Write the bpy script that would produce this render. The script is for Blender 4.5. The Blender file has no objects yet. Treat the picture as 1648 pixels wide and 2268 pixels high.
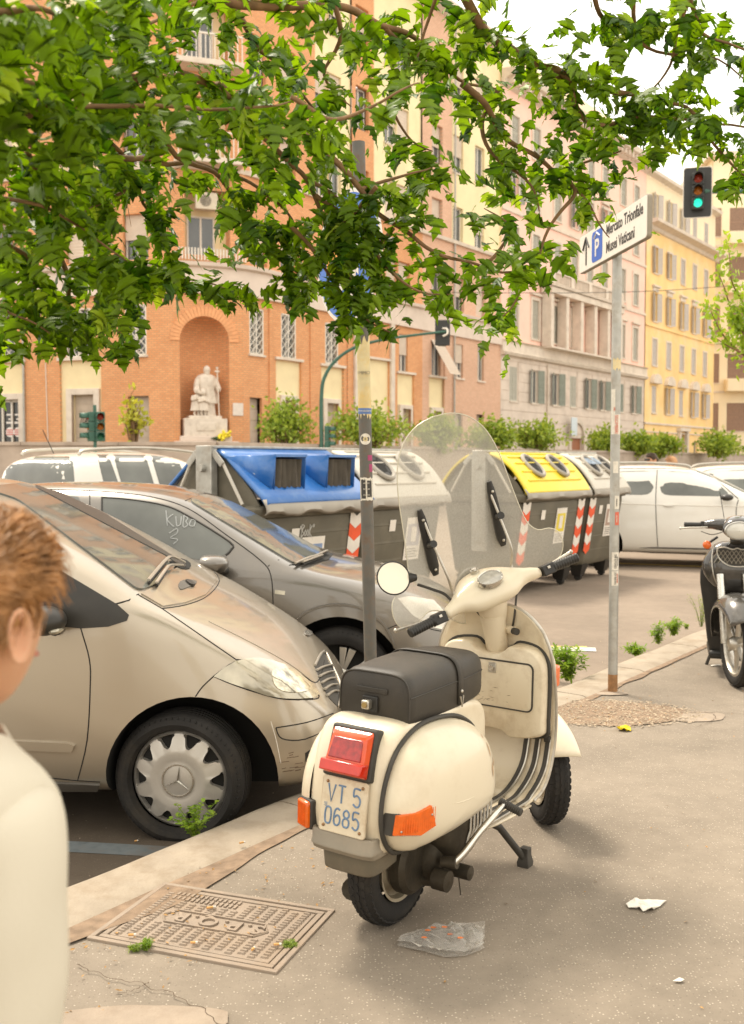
import bpy, bmesh, math, random
from math import sin, cos, pi, radians as RD
from mathutils import Vector as V, Matrix, noise
from mathutils.bvhtree import BVHTree
from mathutils.geometry import delaunay_2d_cdt
random.seed(7)
SC = bpy.context.scene
COL = SC.collection
# ------------------------------------------------------------------ camera
FPX, CX, CY, CAMH = 2300.0, 824.0, 1134.0, 1.5
PITCH = math.atan(110 / FPX)
cd = bpy.data.cameras.new('camera'); cam = bpy.data.objects.new('camera', cd); COL.objects.link(cam)
cam.location = (0, 0, CAMH); cam.rotation_euler = (pi / 2 - PITCH, 0, 0)
cd.sensor_fit = 'VERTICAL'; cd.sensor_height = 36.0; cd.lens = 36.0 * FPX / 2268.0
cd.clip_start = 0.05; cd.clip_end = 2000
cd.dof.use_dof = True; cd.dof.focus_distance = 3.9; cd.dof.aperture_fstop = 4.8
SC.camera = cam
# ------------------------------------------------------------------ world, sun, exposure
SUN_EL, SUN_AZ = RD(58), RD(-35)      # azimuth measured from +Y towards +X
w = bpy.data.worlds.new('World'); SC.world = w; w.use_nodes = True
nt = w.node_tree; nt.nodes.clear()
o = nt.nodes.new('ShaderNodeOutputWorld'); bg = nt.nodes.new('ShaderNodeBackground')
sky = nt.nodes.new('ShaderNodeTexSky'); sky.sky_type = 'NISHITA'; sky.sun_disc = False
sky.sun_elevation = SUN_EL; sky.sun_rotation = SUN_AZ; sky.dust_density = 3.0; sky.air_density = 1.0
# thin high cloud: the whole dome is veiled with a warm white, slightly uneven
tc = nt.nodes.new('ShaderNodeTexCoord'); ns = nt.nodes.new('ShaderNodeTexNoise'); ns.inputs['Scale'].default_value = 2.2
ns.inputs['Detail'].default_value = 5
rp = nt.nodes.new('ShaderNodeValToRGB')
rp.color_ramp.elements[0].position = 0.3; rp.color_ramp.elements[0].color = (9.6, 8.9, 7.7, 1)
rp.color_ramp.elements[1].position = 0.75; rp.color_ramp.elements[1].color = (11.6, 10.9, 9.7, 1)
mx = nt.nodes.new('ShaderNodeMix'); mx.data_type = 'RGBA'; mx.inputs[0].default_value = 0.86
nt.links.new(tc.outputs['Generated'], ns.inputs['Vector']); nt.links.new(ns.outputs['Fac'], rp.inputs['Fac'])
nt.links.new(sky.outputs[0], mx.inputs[6]); nt.links.new(rp.outputs['Color'], mx.inputs[7])
nt.links.new(mx.outputs[2], bg.inputs['Color']); bg.inputs['Strength'].default_value = 0.118
nt.links.new(bg.outputs[0], o.inputs['Surface'])
sl = bpy.data.lights.new('sun', 'SUN'); sl.energy = 2.1; sl.angle = RD(13); sl.color = (1.0, 0.90, 0.76)
so = bpy.data.objects.new('sun', sl); COL.objects.link(so)
sd = V((sin(SUN_AZ) * cos(SUN_EL), cos(SUN_AZ) * cos(SUN_EL), sin(SUN_EL)))
so.rotation_euler = sd.to_track_quat('Z', 'Y').to_euler(); so.location = (0, 0, 30)
SC.view_settings.view_transform = 'Standard'; SC.view_settings.look = 'None'
SC.view_settings.exposure = 0.86; SC.view_settings.gamma = 1.0
SC.render.engine = 'CYCLES'
SC.cycles.max_bounces = 8; SC.cycles.transparent_max_bounces = 12; SC.cycles.use_denoising = True
SC.cycles.caustics_reflective = False; SC.cycles.caustics_refractive = False
# ------------------------------------------------------------------ photo pixel -> place helpers (frame 1648 x 2268)
CAM = V((0, 0, CAMH))
def ray(px, py):
    a, b = (px - CX) / FPX, -(py - CY) / FPX
    return V((a, cos(PITCH) + b * sin(PITCH), -sin(PITCH) + b * cos(PITCH)))
def G(px, py, z=0.0):
    r = ray(px, py); return CAM + r * ((z - CAMH) / r.z)
def AT(px, py, D):
    r = ray(px, py); return CAM + r * (D / r.y)
ROAD = -0.15
U2 = V((0.5820, 0.8132, 0)); N2 = V((-0.8132, 0.5820, 0))   # along the kerb / from pavement to road
UANG = math.atan2(U2.y, U2.x)
# ------------------------------------------------------------------ naming
def tag(o, label=None, cat=None, group=None, kind=None):
    if label: o['label'] = label
    if cat: o['category'] = cat
    if group: o['group'] = group
    if kind: o['kind'] = kind
    return o
def root(name, label, cat, loc=(0, 0, 0), rz=0.0, group=None):
    o = bpy.data.objects.new(name, None); COL.objects.link(o)
    o.location = loc; o.rotation_euler = (0, 0, rz); o.empty_display_size = 0.2
    return tag(o, label, cat, group)
def mw(o):
    m = Matrix.LocRotScale(o.location, o.rotation_euler, o.scale)
    return m if o.parent is None else mw(o.parent) @ m
def link_mesh(name, me, mat=None, parent=None, angle=40):
    o = bpy.data.objects.new(name, me); COL.objects.link(o)
    if mat is not None:
        me.materials.clear()
        for m in (mat if isinstance(mat, (list, tuple)) else [mat]): me.materials.append(m)
    if parent is not None: o.parent = parent
    if angle is not None:
        me.shade_smooth()
        if angle < 179: me.set_sharp_from_angle(angle=RD(angle))
    return o
def dup(o, parent=None):
    c = o.copy(); COL.objects.link(c)
    if parent is not None: c.parent = parent
    for ch in list(o.children): dup(ch, c)
    return c
# ------------------------------------------------------------------ mesh builder
class MB:
    def __init__(s): s.v = []; s.f = []; s.m = []; s.cur = 0
    def add(s, vs, fs):
        b = len(s.v); s.v += [tuple(p) for p in vs]; s.f += [tuple(b + i for i in f) for f in fs]; s.m += [s.cur] * len(fs); return s
    def box(s, x0, x1, y0, y1, z0, z1, M=None):
        p = [V((x, y, z)) for z in (z0, z1) for y in (y0, y1) for x in (x0, x1)]
        if M: p = [M @ q for q in p]
        return s.add(p, [(0, 2, 3, 1), (4, 5, 7, 6), (0, 1, 5, 4), (2, 6, 7, 3), (0, 4, 6, 2), (1, 3, 7, 5)])
    def cbox(s, c, d, M=None):
        return s.box(c[0]-d[0]/2, c[0]+d[0]/2, c[1]-d[1]/2, c[1]+d[1]/2, c[2]-d[2]/2, c[2]+d[2]/2, M)
    def quad(s, a, b, c, d): return s.add([a, b, c, d], [(0, 1, 2, 3)])
    def rings(s, rings, closed=True, cap=True, flip=False):
        n = len(rings[0]); vs = [p for r in rings for p in r]; fs = []
        for i in range(len(rings) - 1):
            for j in range(n if closed else n - 1):
                k = (j + 1) % n
                f = (i*n+j, i*n+k, (i+1)*n+k, (i+1)*n+j); fs.append(f[::-1] if flip else f)
        if cap and closed:
            fs.append(tuple(range(n))[::-1] if not flip else tuple(range(n)))
            b = (len(rings) - 1) * n; fs.append(tuple(range(b, b + n)) if not flip else tuple(range(b, b + n))[::-1])
        return s.add(vs, fs)
    def tube(s, pts, r, n=10, cap=True, flat=1.0, up=None):
        pts = [V(p) for p in pts]; rs = r if isinstance(r, (list, tuple)) else [r] * len(pts)
        t0 = (pts[1] - pts[0]).normalized()
        a = V((0, 0, 1)) if abs(t0.z) < 0.9 else V((1, 0, 0))
        if up: a = V(up)
        nrm = (a - t0 * a.dot(t0)).normalized(); R = []
        for i, p in enumerate(pts):
            t = (pts[min(i+1, len(pts)-1)] - pts[max(i-1, 0)]).normalized()
            nrm = (nrm - t * nrm.dot(t)).normalized(); b = t.cross(nrm)
            R.append([p + (nrm * cos(2*pi*k/n) * flat + b * sin(2*pi*k/n)) * rs[i] for k in range(n)])
        return s.rings(R, True, cap)
    def lathe(s, prof, n=24, M=None, closed_prof=False):
        # prof: (r, h) about local Z
        M = M or Matrix()
        R = [[M @ V((max(r, 1e-5)*cos(2*pi*k/n), max(r, 1e-5)*sin(2*pi*k/n), h)) for k in range(n)] for r, h in prof]
        if closed_prof: R.append(R[0])
        return s.rings(R, True, False)
    def prism(s, poly, h0, h1, M=None):
        # poly (x, y) extruded in local Z
        M = M or Matrix(); n = len(poly)
        vs = [M @ V((x, y, h0)) for x, y in poly] + [M @ V((x, y, h1)) for x, y in poly]
        fs = [tuple(range(n))[::-1], tuple(range(n, 2*n))] + [(i, (i+1) % n, n+(i+1) % n, n+i) for i in range(n)]
        return s.add(vs, fs)
    def sphere(s, c, r, nu=12, nv=8, sc=(1, 1, 1), M=None):
        c = V(c); R = []
        for i in range(nv + 1):
            a = -pi/2 + pi*i/nv; rr = max(cos(a), 1e-4)
            R.append([c + V((rr*cos(2*pi*k/nu)*sc[0], rr*sin(2*pi*k/nu)*sc[1], sin(a)*sc[2])) * r for k in range(nu)])
        if M: R = [[M @ p for p in q] for q in R]
        return s.rings(R, True, False)
    def grid(s, rows):
        n = len(rows[0]); vs = [p for r in rows for p in r]
        return s.add(vs, [(i*n+j, i*n+j+1, (i+1)*n+j+1, (i+1)*n+j) for i in range(len(rows)-1) for j in range(n-1)])
    def mesh(s, name='m', merge=0.0):
        me = bpy.data.meshes.new(name); me.from_pydata(s.v, [], s.f); me.update()
        if any(s.m):
            me.polygons.foreach_set('material_index', s.m)
        if merge:
            b = bmesh.new(); b.from_mesh(me); bmesh.ops.remove_doubles(b, verts=b.verts, dist=merge)
            bmesh.ops.recalc_face_normals(b, faces=b.faces); b.to_mesh(me); b.free()
        return me
    def build(s, name, mat, parent=None, angle=40, bevel=0, sub=0, merge=0.0, fixn=False, segs=2):
        me = s.mesh(name, merge)
        if fixn:
            b = bmesh.new(); b.from_mesh(me); bmesh.ops.recalc_face_normals(b, faces=b.faces); b.to_mesh(me); b.free()
        o = link_mesh(name, me, mat, parent, angle)
        if bevel:
            m = o.modifiers.new('bevel', 'BEVEL'); m.width = bevel; m.segments = segs; m.limit_method = 'ANGLE'; m.angle_limit = RD(35)
        if sub:
            m = o.modifiers.new('sub', 'SUBSURF'); m.levels = sub; m.render_levels = sub
        return o
def bake(o):
    dg = bpy.context.evaluated_depsgraph_get(); me = bpy.data.meshes.new_from_object(o.evaluated_get(dg), depsgraph=dg)
    o.modifiers.clear(); o.data = me; return o
def inst(name, me, parent, loc=(0, 0, 0), rot=(0, 0, 0), sc=(1, 1, 1)):
    o = bpy.data.objects.new(name, me); COL.objects.link(o); o.location = loc; o.rotation_euler = rot; o.scale = sc
    if parent is not None: o.parent = parent
    return o
def cr(pts, n=6, closed=False):
    """Catmull-Rom through points (any dimension)"""
    P = [V(p) for p in pts]; out = []; L = len(P); rng = L if closed else L - 1
    for i in range(rng):
        p0, p1 = P[(i-1) % L] if closed or i > 0 else P[0], P[i]
        p2 = P[(i+1) % L]; p3 = P[(i+2) % L] if closed or i + 2 < L else P[-1]
        for k in range(n):
            t = k / n
            out.append(0.5*((2*p1)+(p2-p0)*t+(2*p0-5*p1+4*p2-p3)*t*t+(3*p1-p0-3*p2+p3)*t*t*t))
    if not closed: out.append(P[-1])
    return out
def lerp_table(T, x):
    if x <= T[0][0]: return T[0][1]
    for (a, b), (c, d) in zip(T, T[1:]):
        if x <= c: return b + (d - b) * (x - a) / (c - a)
    return T[-1][1]
def text_mesh(txt, size, depth=0.002, bold=0.0, spacing=1.0, width=1.0, align='CENTER'):
    c = bpy.data.curves.new('text', 'FONT'); c.body = txt; c.size = size; c.extrude = depth; c.offset = bold
    c.space_character = spacing; c.align_x = align; c.align_y = 'CENTER'; c.resolution_u = 3
    o = bpy.data.objects.new('text', c); COL.objects.link(o)
    dg = bpy.context.evaluated_depsgraph_get(); dg.update()
    me = bpy.data.meshes.new_from_object(o.evaluated_get(dg), depsgraph=dg)
    bpy.data.objects.remove(o)
    if width != 1.0:
        for v in me.vertices: v.co.x *= width
    return me
# ------------------------------------------------------------------ materials
MATS = {}
def mat(name, col, rough=0.6, metal=0.0, var=0.08, scale=8.0, bump=0.0, bscale=60.0, coat=0.0, spec=0.5, alpha=1.0,
        trans=0.0, emit=None, dirt=None, dirt_amt=0.0, dscale=3.0, sheen=0.0, aniso=0.0, ior=1.45, rvar=0.0):
    if name in MATS: return MATS[name]
    m = bpy.data.materials.new(name); m.use_nodes = True; t = m.node_tree; N = t.nodes; L = t.links
    b = N['Principled BSDF']; tc = N.new('ShaderNodeTexCoord')
    b.inputs['Roughness'].default_value = rough; b.inputs['Metallic'].default_value = metal
    b.inputs['Coat Weight'].default_value = coat; b.inputs['Coat Roughness'].default_value = 0.06
    b.inputs['Specular IOR Level'].default_value = spec; b.inputs['Alpha'].default_value = alpha
    b.inputs['Transmission Weight'].default_value = trans; b.inputs['IOR'].default_value = ior
    n = N.new('ShaderNodeTexNoise'); n.inputs['Scale'].default_value = scale; n.inputs['Detail'].default_value = 6
    L.new(tc.outputs['Object'], n.inputs['Vector'])
    r = N.new('ShaderNodeValToRGB'); r.color_ramp.elements[0].position = 0.3; r.color_ramp.elements[1].position = 0.7
    r.color_ramp.elements[0].color = (*[c * (1 - var) for c in col], 1); r.color_ramp.elements[1].color = (*[min(1, c * (1 + var)) for c in col], 1)
    L.new(n.outputs['Fac'], r.inputs['Fac']); last = r.outputs['Color']
    if dirt is not None:
        d = N.new('ShaderNodeTexNoise'); d.inputs['Scale'].default_value = dscale; d.inputs['Detail'].default_value = 9; d.inputs['Roughness'].default_value = 0.7
        L.new(tc.outputs['Object'], d.inputs['Vector'])
        dr = N.new('ShaderNodeValToRGB'); dr.color_ramp.elements[0].position = 0.48; dr.color_ramp.elements[1].position = 0.72
        dr.color_ramp.elements[0].color = (0, 0, 0, 1); dr.color_ramp.elements[1].color = (dirt_amt,) * 3 + (1,)
        L.new(d.outputs['Fac'], dr.inputs['Fac'])
        x = N.new('ShaderNodeMix'); x.data_type = 'RGBA'; L.new(dr.outputs['Color'], x.inputs[0]); L.new(last, x.inputs[6])
        x.inputs[7].default_value = (*dirt, 1); last = x.outputs[2]
        mr = N.new('ShaderNodeMath'); mr.operation = 'MULTIPLY_ADD'; L.new(dr.outputs['Color'], mr.inputs[0]); mr.inputs[1].default_value = 0.35; mr.inputs[2].default_value = rough
        L.new(mr.outputs[0], b.inputs['Roughness'])
    L.new(last, b.inputs['Base Color'])
    if bump:
        bn = N.new('ShaderNodeTexNoise'); bn.inputs['Scale'].default_value = bscale; bn.inputs['Detail'].default_value = 4
        L.new(tc.outputs['Object'], bn.inputs['Vector']); bp = N.new('ShaderNodeBump'); bp.inputs['Strength'].default_value = min(bump, 1.0)
        bp.inputs['Distance'].default_value = 0.004; L.new(bn.outputs['Fac'], bp.inputs['Height']); L.new(bp.outputs['Normal'], b.inputs['Normal'])
    if emit:
        b.inputs['Emission Color'].default_value = (*emit[:3], 1); b.inputs['Emission Strength'].default_value = emit[3]
    MATS[name] = m; return m
def brick_mat(name, c1, c2, mortar, bw=0.25, bh=0.065, axis='XZ'):
    if name in MATS: return MATS[name]
    m = bpy.data.materials.new(name); m.use_nodes = True; t = m.node_tree; N = t.nodes; L = t.links; b = N['Principled BSDF']
    tc = N.new('ShaderNodeTexCoord'); sp = N.new('ShaderNodeSeparateXYZ'); cb = N.new('ShaderNodeCombineXYZ')
    L.new(tc.outputs['Object'], sp.inputs[0]); L.new(sp.outputs['X'], cb.inputs['X']); L.new(sp.outputs['Z'], cb.inputs['Y'])
    br = N.new('ShaderNodeTexBrick'); br.inputs['Scale'].default_value = 1.0
    br.inputs['Brick Width'].default_value = bw; br.inputs['Row Height'].default_value = bh + 0.03; br.inputs['Mortar Size'].default_value = 0.013
    br.inputs['Color1'].default_value = (*c1, 1); br.inputs['Color2'].default_value = (*c2, 1); br.inputs['Mortar'].default_value = (*mortar, 1)
    L.new(cb.outputs[0], br.inputs['Vector'])
    n = N.new('ShaderNodeTexNoise'); n.inputs['Scale'].default_value = 0.5; n.inputs['Detail'].default_value = 8
    L.new(tc.outputs['Object'], n.inputs['Vector'])
    x = N.new('ShaderNodeMix'); x.data_type = 'RGBA'; x.blend_type = 'MULTIPLY'; x.inputs[0].default_value = 0.35
    L.new(br.outputs['Color'], x.inputs[6]); L.new(n.outputs['Color'], x.inputs[7])
    rr = N.new('ShaderNodeValToRGB'); rr.color_ramp.elements[0].position = 0.3; rr.color_ramp.elements[1].position = 0.65
    rr.color_ramp.elements[0].color = (0.72, 0.7, 0.68, 1); rr.color_ramp.elements[1].color = (1, 1, 1, 1)
    L.new(n.outputs['Fac'], rr.inputs['Fac']); L.new(rr.outputs['Color'], x.inputs[7])
    L.new(x.outputs[2], b.inputs['Base Color']); b.inputs['Roughness'].default_value = 0.9
    bp = N.new('ShaderNodeBump'); bp.inputs['Strength'].default_value = 0.6; bp.inputs['Distance'].default_value = 0.01; bp.invert = True
    L.new(br.outputs['Fac'], bp.inputs['Height']); L.new(bp.outputs['Normal'], b.inputs['Normal'])
    MATS[name] = m; return m
def asphalt_mat(name, base, speck, amt=0.5, sscale=160.0, patch=(0.8, 1.12), pscale=0.7):
    if name in MATS: return MATS[name]
    m = bpy.data.materials.new(name); m.use_nodes = True; t = m.node_tree; N = t.nodes; L = t.links; b = N['Principled BSDF']
    tc = N.new('ShaderNodeTexCoord')
    def nz(s, d=6, r=0.6):
        n = N.new('ShaderNodeTexNoise'); n.inputs['Scale'].default_value = s; n.inputs['Detail'].default_value = d; n.inputs['Roughness'].default_value = r
        L.new(tc.outputs['Object'], n.inputs['Vector']); return n
    def rmp(inp, p0, c0, p1, c1):
        r = N.new('ShaderNodeValToRGB'); r.color_ramp.elements[0].position = p0; r.color_ramp.elements[1].position = p1
        r.color_ramp.elements[0].color = (*c0, 1); r.color_ramp.elements[1].color = (*c1, 1); L.new(inp, r.inputs['Fac']); return r
    def mixc(f, a, c, mode='MIX'):
        x = N.new('ShaderNodeMix'); x.data_type = 'RGBA'; x.blend_type = mode
        if isinstance(f, float): x.inputs[0].default_value = f
        else: L.new(f, x.inputs[0])
        L.new(a, x.inputs[6])
        if isinstance(c, tuple): x.inputs[7].default_value = (*c, 1)
        else: L.new(c, x.inputs[7])
        return x.outputs[2]
    big = nz(pscale, 8, 0.65); c = rmp(big.outputs['Fac'], 0.32, tuple(k*patch[0] for k in base), 0.68, tuple(k*patch[1] for k in base)).outputs['Color']
    med = nz(9, 8, 0.7); c = mixc(0.6, c, rmp(med.outputs['Fac'], 0.3, (0.84, 0.83, 0.82), 0.7, (1.1, 1.1, 1.1)).outputs['Color'], 'MULTIPLY')
    vo = N.new('ShaderNodeTexVoronoi'); vo.inputs['Scale'].default_value = sscale; L.new(tc.outputs['Object'], vo.inputs['Vector'])
    cut = rmp(vo.outputs['Distance'], 0.16, (1, 1, 1), 0.30, (0, 0, 0)).outputs['Color']
    sel = N.new('ShaderNodeSeparateXYZ'); L.new(vo.outputs['Color'], sel.inputs[0])
    pk = rmp(sel.outputs['X'], 0.5, (0, 0, 0), 0.62, (amt, amt, amt)).outputs['Color']
    mask = N.new('ShaderNodeMix'); mask.data_type = 'RGBA'; mask.blend_type = 'MULTIPLY'; mask.inputs[0].default_value = 1.0
    L.new(cut, mask.inputs[6]); L.new(pk, mask.inputs[7])
    c = mixc(mask.outputs[2], c, speck)
    dk = rmp(sel.outputs['Y'], 0.6, (0, 0, 0), 0.8, (0.45, 0.45, 0.45)).outputs['Color']
    mask2 = N.new('ShaderNodeMix'); mask2.data_type = 'RGBA'; mask2.blend_type = 'MULTIPLY'; mask2.inputs[0].default_value = 1.0
    L.new(cut, mask2.inputs[6]); L.new(dk, mask2.inputs[7]); c = mixc(mask2.outputs[2], c, tuple(k*0.45 for k in base))
    L.new(c, b.inputs['Base Color']); b.inputs['Roughness'].default_value = 0.92; b.inputs['Specular IOR Level'].default_value = 0.25
    fine = nz(260, 3); ad = N.new('ShaderNodeMath'); ad.operation = 'ADD'; L.new(fine.outputs['Fac'], ad.inputs[0]); L.new(cut, ad.inputs[1])
    bp = N.new('ShaderNodeBump'); bp.inputs['Strength'].default_value = 0.5; bp.inputs['Distance'].default_value = 0.003
    L.new(ad.outputs[0], bp.inputs['Height']); L.new(bp.outputs['Normal'], b.inputs['Normal'])
    MATS[name] = m; return m
def leaf_mat(name, col, col2, tr=0.45, rough=0.45):
    if name in MATS: return MATS[name]
    m = bpy.data.materials.new(name); m.use_nodes = True; t = m.node_tree; N = t.nodes; L = t.links
    b = N['Principled BSDF']; out = N['Material Output']
    oi = N.new('ShaderNodeTexCoord'); n = N.new('ShaderNodeTexNoise'); n.inputs['Scale'].default_value = 4.0; n.inputs['Detail'].default_value = 5
    ge = N.new('ShaderNodeNewGeometry')
    ad = N.new('ShaderNodeMath'); ad.operation = 'MULTIPLY_ADD'; L.new(ge.outputs['Random Per Island'], ad.inputs[0]); ad.inputs[1].default_value = 0.75
    L.new(ge.outputs['Position'], n.inputs['Vector']); mm = N.new('ShaderNodeMath'); mm.operation = 'MULTIPLY'; mm.inputs[1].default_value = 0.35
    L.new(n.outputs['Fac'], mm.inputs[0]); L.new(mm.outputs[0], ad.inputs[2])
    r = N.new('ShaderNodeValToRGB'); r.color_ramp.elements[0].color = (*col, 1); r.color_ramp.elements[1].color = (*col2, 1)
    r.color_ramp.elements[0].position = 0.1; r.color_ramp.elements[1].position = 0.95
    L.new(ad.outputs[0], r.inputs['Fac']); L.new(r.outputs['Color'], b.inputs['Base Color']); b.inputs['Roughness'].default_value = rough
    b.inputs['Specular IOR Level'].default_value = 0.35
    tl = N.new('ShaderNodeBsdfTranslucent'); hs = N.new('ShaderNodeMix'); hs.data_type = 'RGBA'; hs.blend_type = 'MULTIPLY'; hs.inputs[0].default_value = 1.0
    hs.inputs[7].default_value = (1.5, 1.5, 0.5, 1); L.new(r.outputs['Color'], hs.inputs[6]); L.new(hs.outputs[2], tl.inputs['Color'])
    ms = N.new('ShaderNodeMixShader'); ms.inputs[0].default_value = tr; L.new(b.outputs[0], ms.inputs[1]); L.new(tl.outputs[0], ms.inputs[2])
    L.new(ms.outputs[0], out.inputs['Surface']); MATS[name] = m; return m
def clear_mat(name, tint=(1, 1, 1), alpha=0.12, rough=0.05):
    """thin clear sheet: mostly straight-through with a surface gloss and a dusty film"""
    if name in MATS: return MATS[name]
    m = bpy.data.materials.new(name); m.use_nodes = True; t = m.node_tree; N = t.nodes; L = t.links
    b = N['Principled BSDF']; out = N['Material Output']; tr = N.new('ShaderNodeBsdfTransparent'); tr.inputs['Color'].default_value = (*tint, 1)
    b.inputs['Base Color'].default_value = (0.82, 0.79, 0.72, 1); b.inputs['Roughness'].default_value = rough
    tc = N.new('ShaderNodeTexCoord'); n = N.new('ShaderNodeTexNoise'); n.inputs['Scale'].default_value = 140; n.inputs['Detail'].default_value = 6; n.inputs['Roughness'].default_value = 0.8
    L.new(tc.outputs['Object'], n.inputs['Vector'])
    fr = N.new('ShaderNodeFresnel'); fr.inputs['IOR'].default_value = 1.3
    r = N.new('ShaderNodeMapRange'); r.inputs['From Min'].default_value = 0.35; r.inputs['From Max'].default_value = 0.8
    r.inputs['To Min'].default_value = alpha * 0.9; r.inputs['To Max'].default_value = alpha * 1.25; L.new(n.outputs['Fac'], r.inputs['Value'])
    a = N.new('ShaderNodeMath'); a.operation = 'ADD'; a.use_clamp = True; L.new(r.outputs[0], a.inputs[0]); L.new(fr.outputs[0], a.inputs[1])
    ms = N.new('ShaderNodeMixShader'); L.new(a.outputs[0], ms.inputs[0]); L.new(tr.outputs[0], ms.inputs[1]); L.new(b.outputs[0], ms.inputs[2])
    L.new(ms.outputs[0], out.inputs['Surface']); MATS[name] = m; return m
# common
M_dark = mat('black_void', (0.012, 0.011, 0.010), 0.9)
M_glassw = mat('window_glass', (0.10, 0.11, 0.11), 0.08, spec=0.9, var=0.3, scale=0.8)
M_pole = mat('painted_pole', (0.13, 0.125, 0.11), 0.55, 0.2, 0.18, 14, 0.2, dirt=(0.17, 0.09, 0.045), dirt_amt=0.7, dscale=14)
M_galv = mat('galvanised_steel', (0.42, 0.41, 0.37), 0.5, 0.5, 0.14, 12, 0.1, dirt=(0.30, 0.24, 0.17), dirt_amt=0.6, dscale=9)
M_plastic = mat('black_plastic', (0.024, 0.022, 0.019), 0.45, 0, 0.2, 20, 0.15, 300)
M_rubber = mat('tyre_rubber', (0.017, 0.015, 0.013), 0.82, 0, 0.25, 9, 0.3, 150, dirt=(0.10, 0.08, 0.055), dirt_amt=0.35, dscale=5)
M_chrome = mat('chrome', (0.62, 0.60, 0.55), 0.22, 1.0, 0.1, 30, dirt=(0.25, 0.18, 0.11), dirt_amt=0.5, dscale=30)
# ------------------------------------------------------------------ ground
K0 = G(150, 1968); K0.z = 0
def KP(t, n, z=0.0): return K0 + U2 * t + N2 * n + V((0, 0, z))      # t along kerb, n towards the road
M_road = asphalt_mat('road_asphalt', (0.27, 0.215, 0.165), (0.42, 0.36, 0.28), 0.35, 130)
M_bay_shade = asphalt_mat('shaded_bay_asphalt', (0.125, 0.098, 0.072), (0.26, 0.21, 0.16), 0.4, 110)  # bay surface, with the shade around parked cars put into its colour
M_pave = asphalt_mat('pavement_asphalt', (0.265, 0.222, 0.172), (0.60, 0.53, 0.43), 0.68, 95, (0.74, 1.12), 0.9)
mb = MB()
rows = []
for i in range(0, 61):
    rows.append([KP(-300 + i * 12, 0.0 if j == 0 else (j / 30) ** 1.6 * 560, ROAD) for j in range(31)])
mb.grid(rows); mb.build('road', M_road, fixn=True, angle=180)['kind'] = 'structure'
mb = MB(); mb.grid([[KP(-8 + i*.9, .03 + j*.45 + .06*noise.noise(V((i*.7, j, 2))), ROAD + .003) for j in range(12)] for i in range(13)]); mb.build('shaded_parking_bay', M_bay_shade, angle=180)['kind'] = 'structure'  # sheet over the road, coloured darker for the shade by the parked cars
# pavement sheet with gentle settlement, kerb side at n=-0.27
mb = MB(); rows = []
def pz(t, n): return 0.0 + 0.004 * noise.noise(V((t * 0.9, n * 0.9, 3)))
ts = [-40, -25, -14, -8] + [-6 + i * 0.25 for i in range(97)] + [20, 24, 30, 40, 60, 90, 140]
ns_ = [-0.255 - 0.25 * i for i in range(32)] + [-10, -14, -20, -30, -45]
for t in ts: rows.append([KP(t, n, pz(t, n) if abs(t) < 19 and n > -8.5 else 0.0) for n in ns_])
mb.grid(rows); mb.build('pavement', M_pave, angle=180)['kind'] = 'structure'
M_kerb = mat('travertine_kerb', (0.355, 0.295, 0.222), 0.85, 0, 0.12, 6, 0.7, 90, dirt=(0.22, 0.16, 0.10), dirt_amt=0.6, dscale=5)
kerb = root('kerb', None, None, K0, UANG); kerb['kind'] = 'structure'
t = -6.3; rnd = random.Random(4); k = 0
while t < 60:
    L = rnd.uniform(0.85, 1.5)
    g = 0.006
    m2 = MB(); n = 10; topr = []
    for i in range(n + 1):
        x = t + g + (L - 2*g) * i / n; e = 0.012 * noise.noise(V((x * 2.5, 0, 7)))
        z = 0.012 + 0.006 * noise.noise(V((x * 1.3, 1, 2)))
        pr = [(0.02 + e, ROAD - 0.15), (0.02 + e, z - 0.035), (0.002 + e, z - 0.008), (-0.03, z), (-0.22, z - 0.004), (-0.262 + e * 0.5, z - 0.016), (-0.27 + e * 0.5, -0.2)]
        topr.append([V((x, y, zz)) for y, zz in pr])
    m2.rings(topr, True, True)
    m2.build('kerb_stone', M_kerb, kerb, angle=50, fixn=True); t += L; k += 1
# cracked strip of dirt and grit along the kerb joint and round the tree pit, joined
M_dirt = mat('dry_dirt', (0.25, 0.175, 0.115), 0.95, 0, 0.3, 18, 0.8, 200)
M_grit = mat('grit', (0.42, 0.335, 0.24), 0.9, 0, 0.4, 40)
def blob(cx, cy, rx, ry, rot, z, n=40, seed=0, h=0.0):
    out = []
    for i in range(n):
        a = 2*pi*i/n; r = 1 + 0.16 * noise.noise(V((cos(a)*1.5, sin(a)*1.5, seed))) + 0.06*noise.noise(V((cos(a)*6, sin(a)*6, seed)))
        out.append(V((cx, cy, z)) + Matrix.Rotation(rot, 3, 'Z') @ V((cos(a)*rx*r, sin(a)*ry*r, 0)))
    return out
pit = G(1345, 1580); PITR = (0.62, 0.36)
m1 = MB(); o1 = blob(pit.x - 0.02, pit.y, 0.50, 0.30, 0.05, 0.0045, 60, 5); mid = [p.lerp(V((pit.x, pit.y, 0.012)), 0.35) + V((0, 0, 0.002)) for p in o1]
c0 = V((pit.x, pit.y, 0.014)); m1.rings([o1, mid, [p.lerp(c0, 0.7) for p in mid]], True, False); m1.add([p.lerp(c0, 0.7) for p in mid], [tuple(range(60))])
m1.build('tree_pit_soil', M_dirt, angle=180, fixn=True)['kind'] = 'structure'
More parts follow.
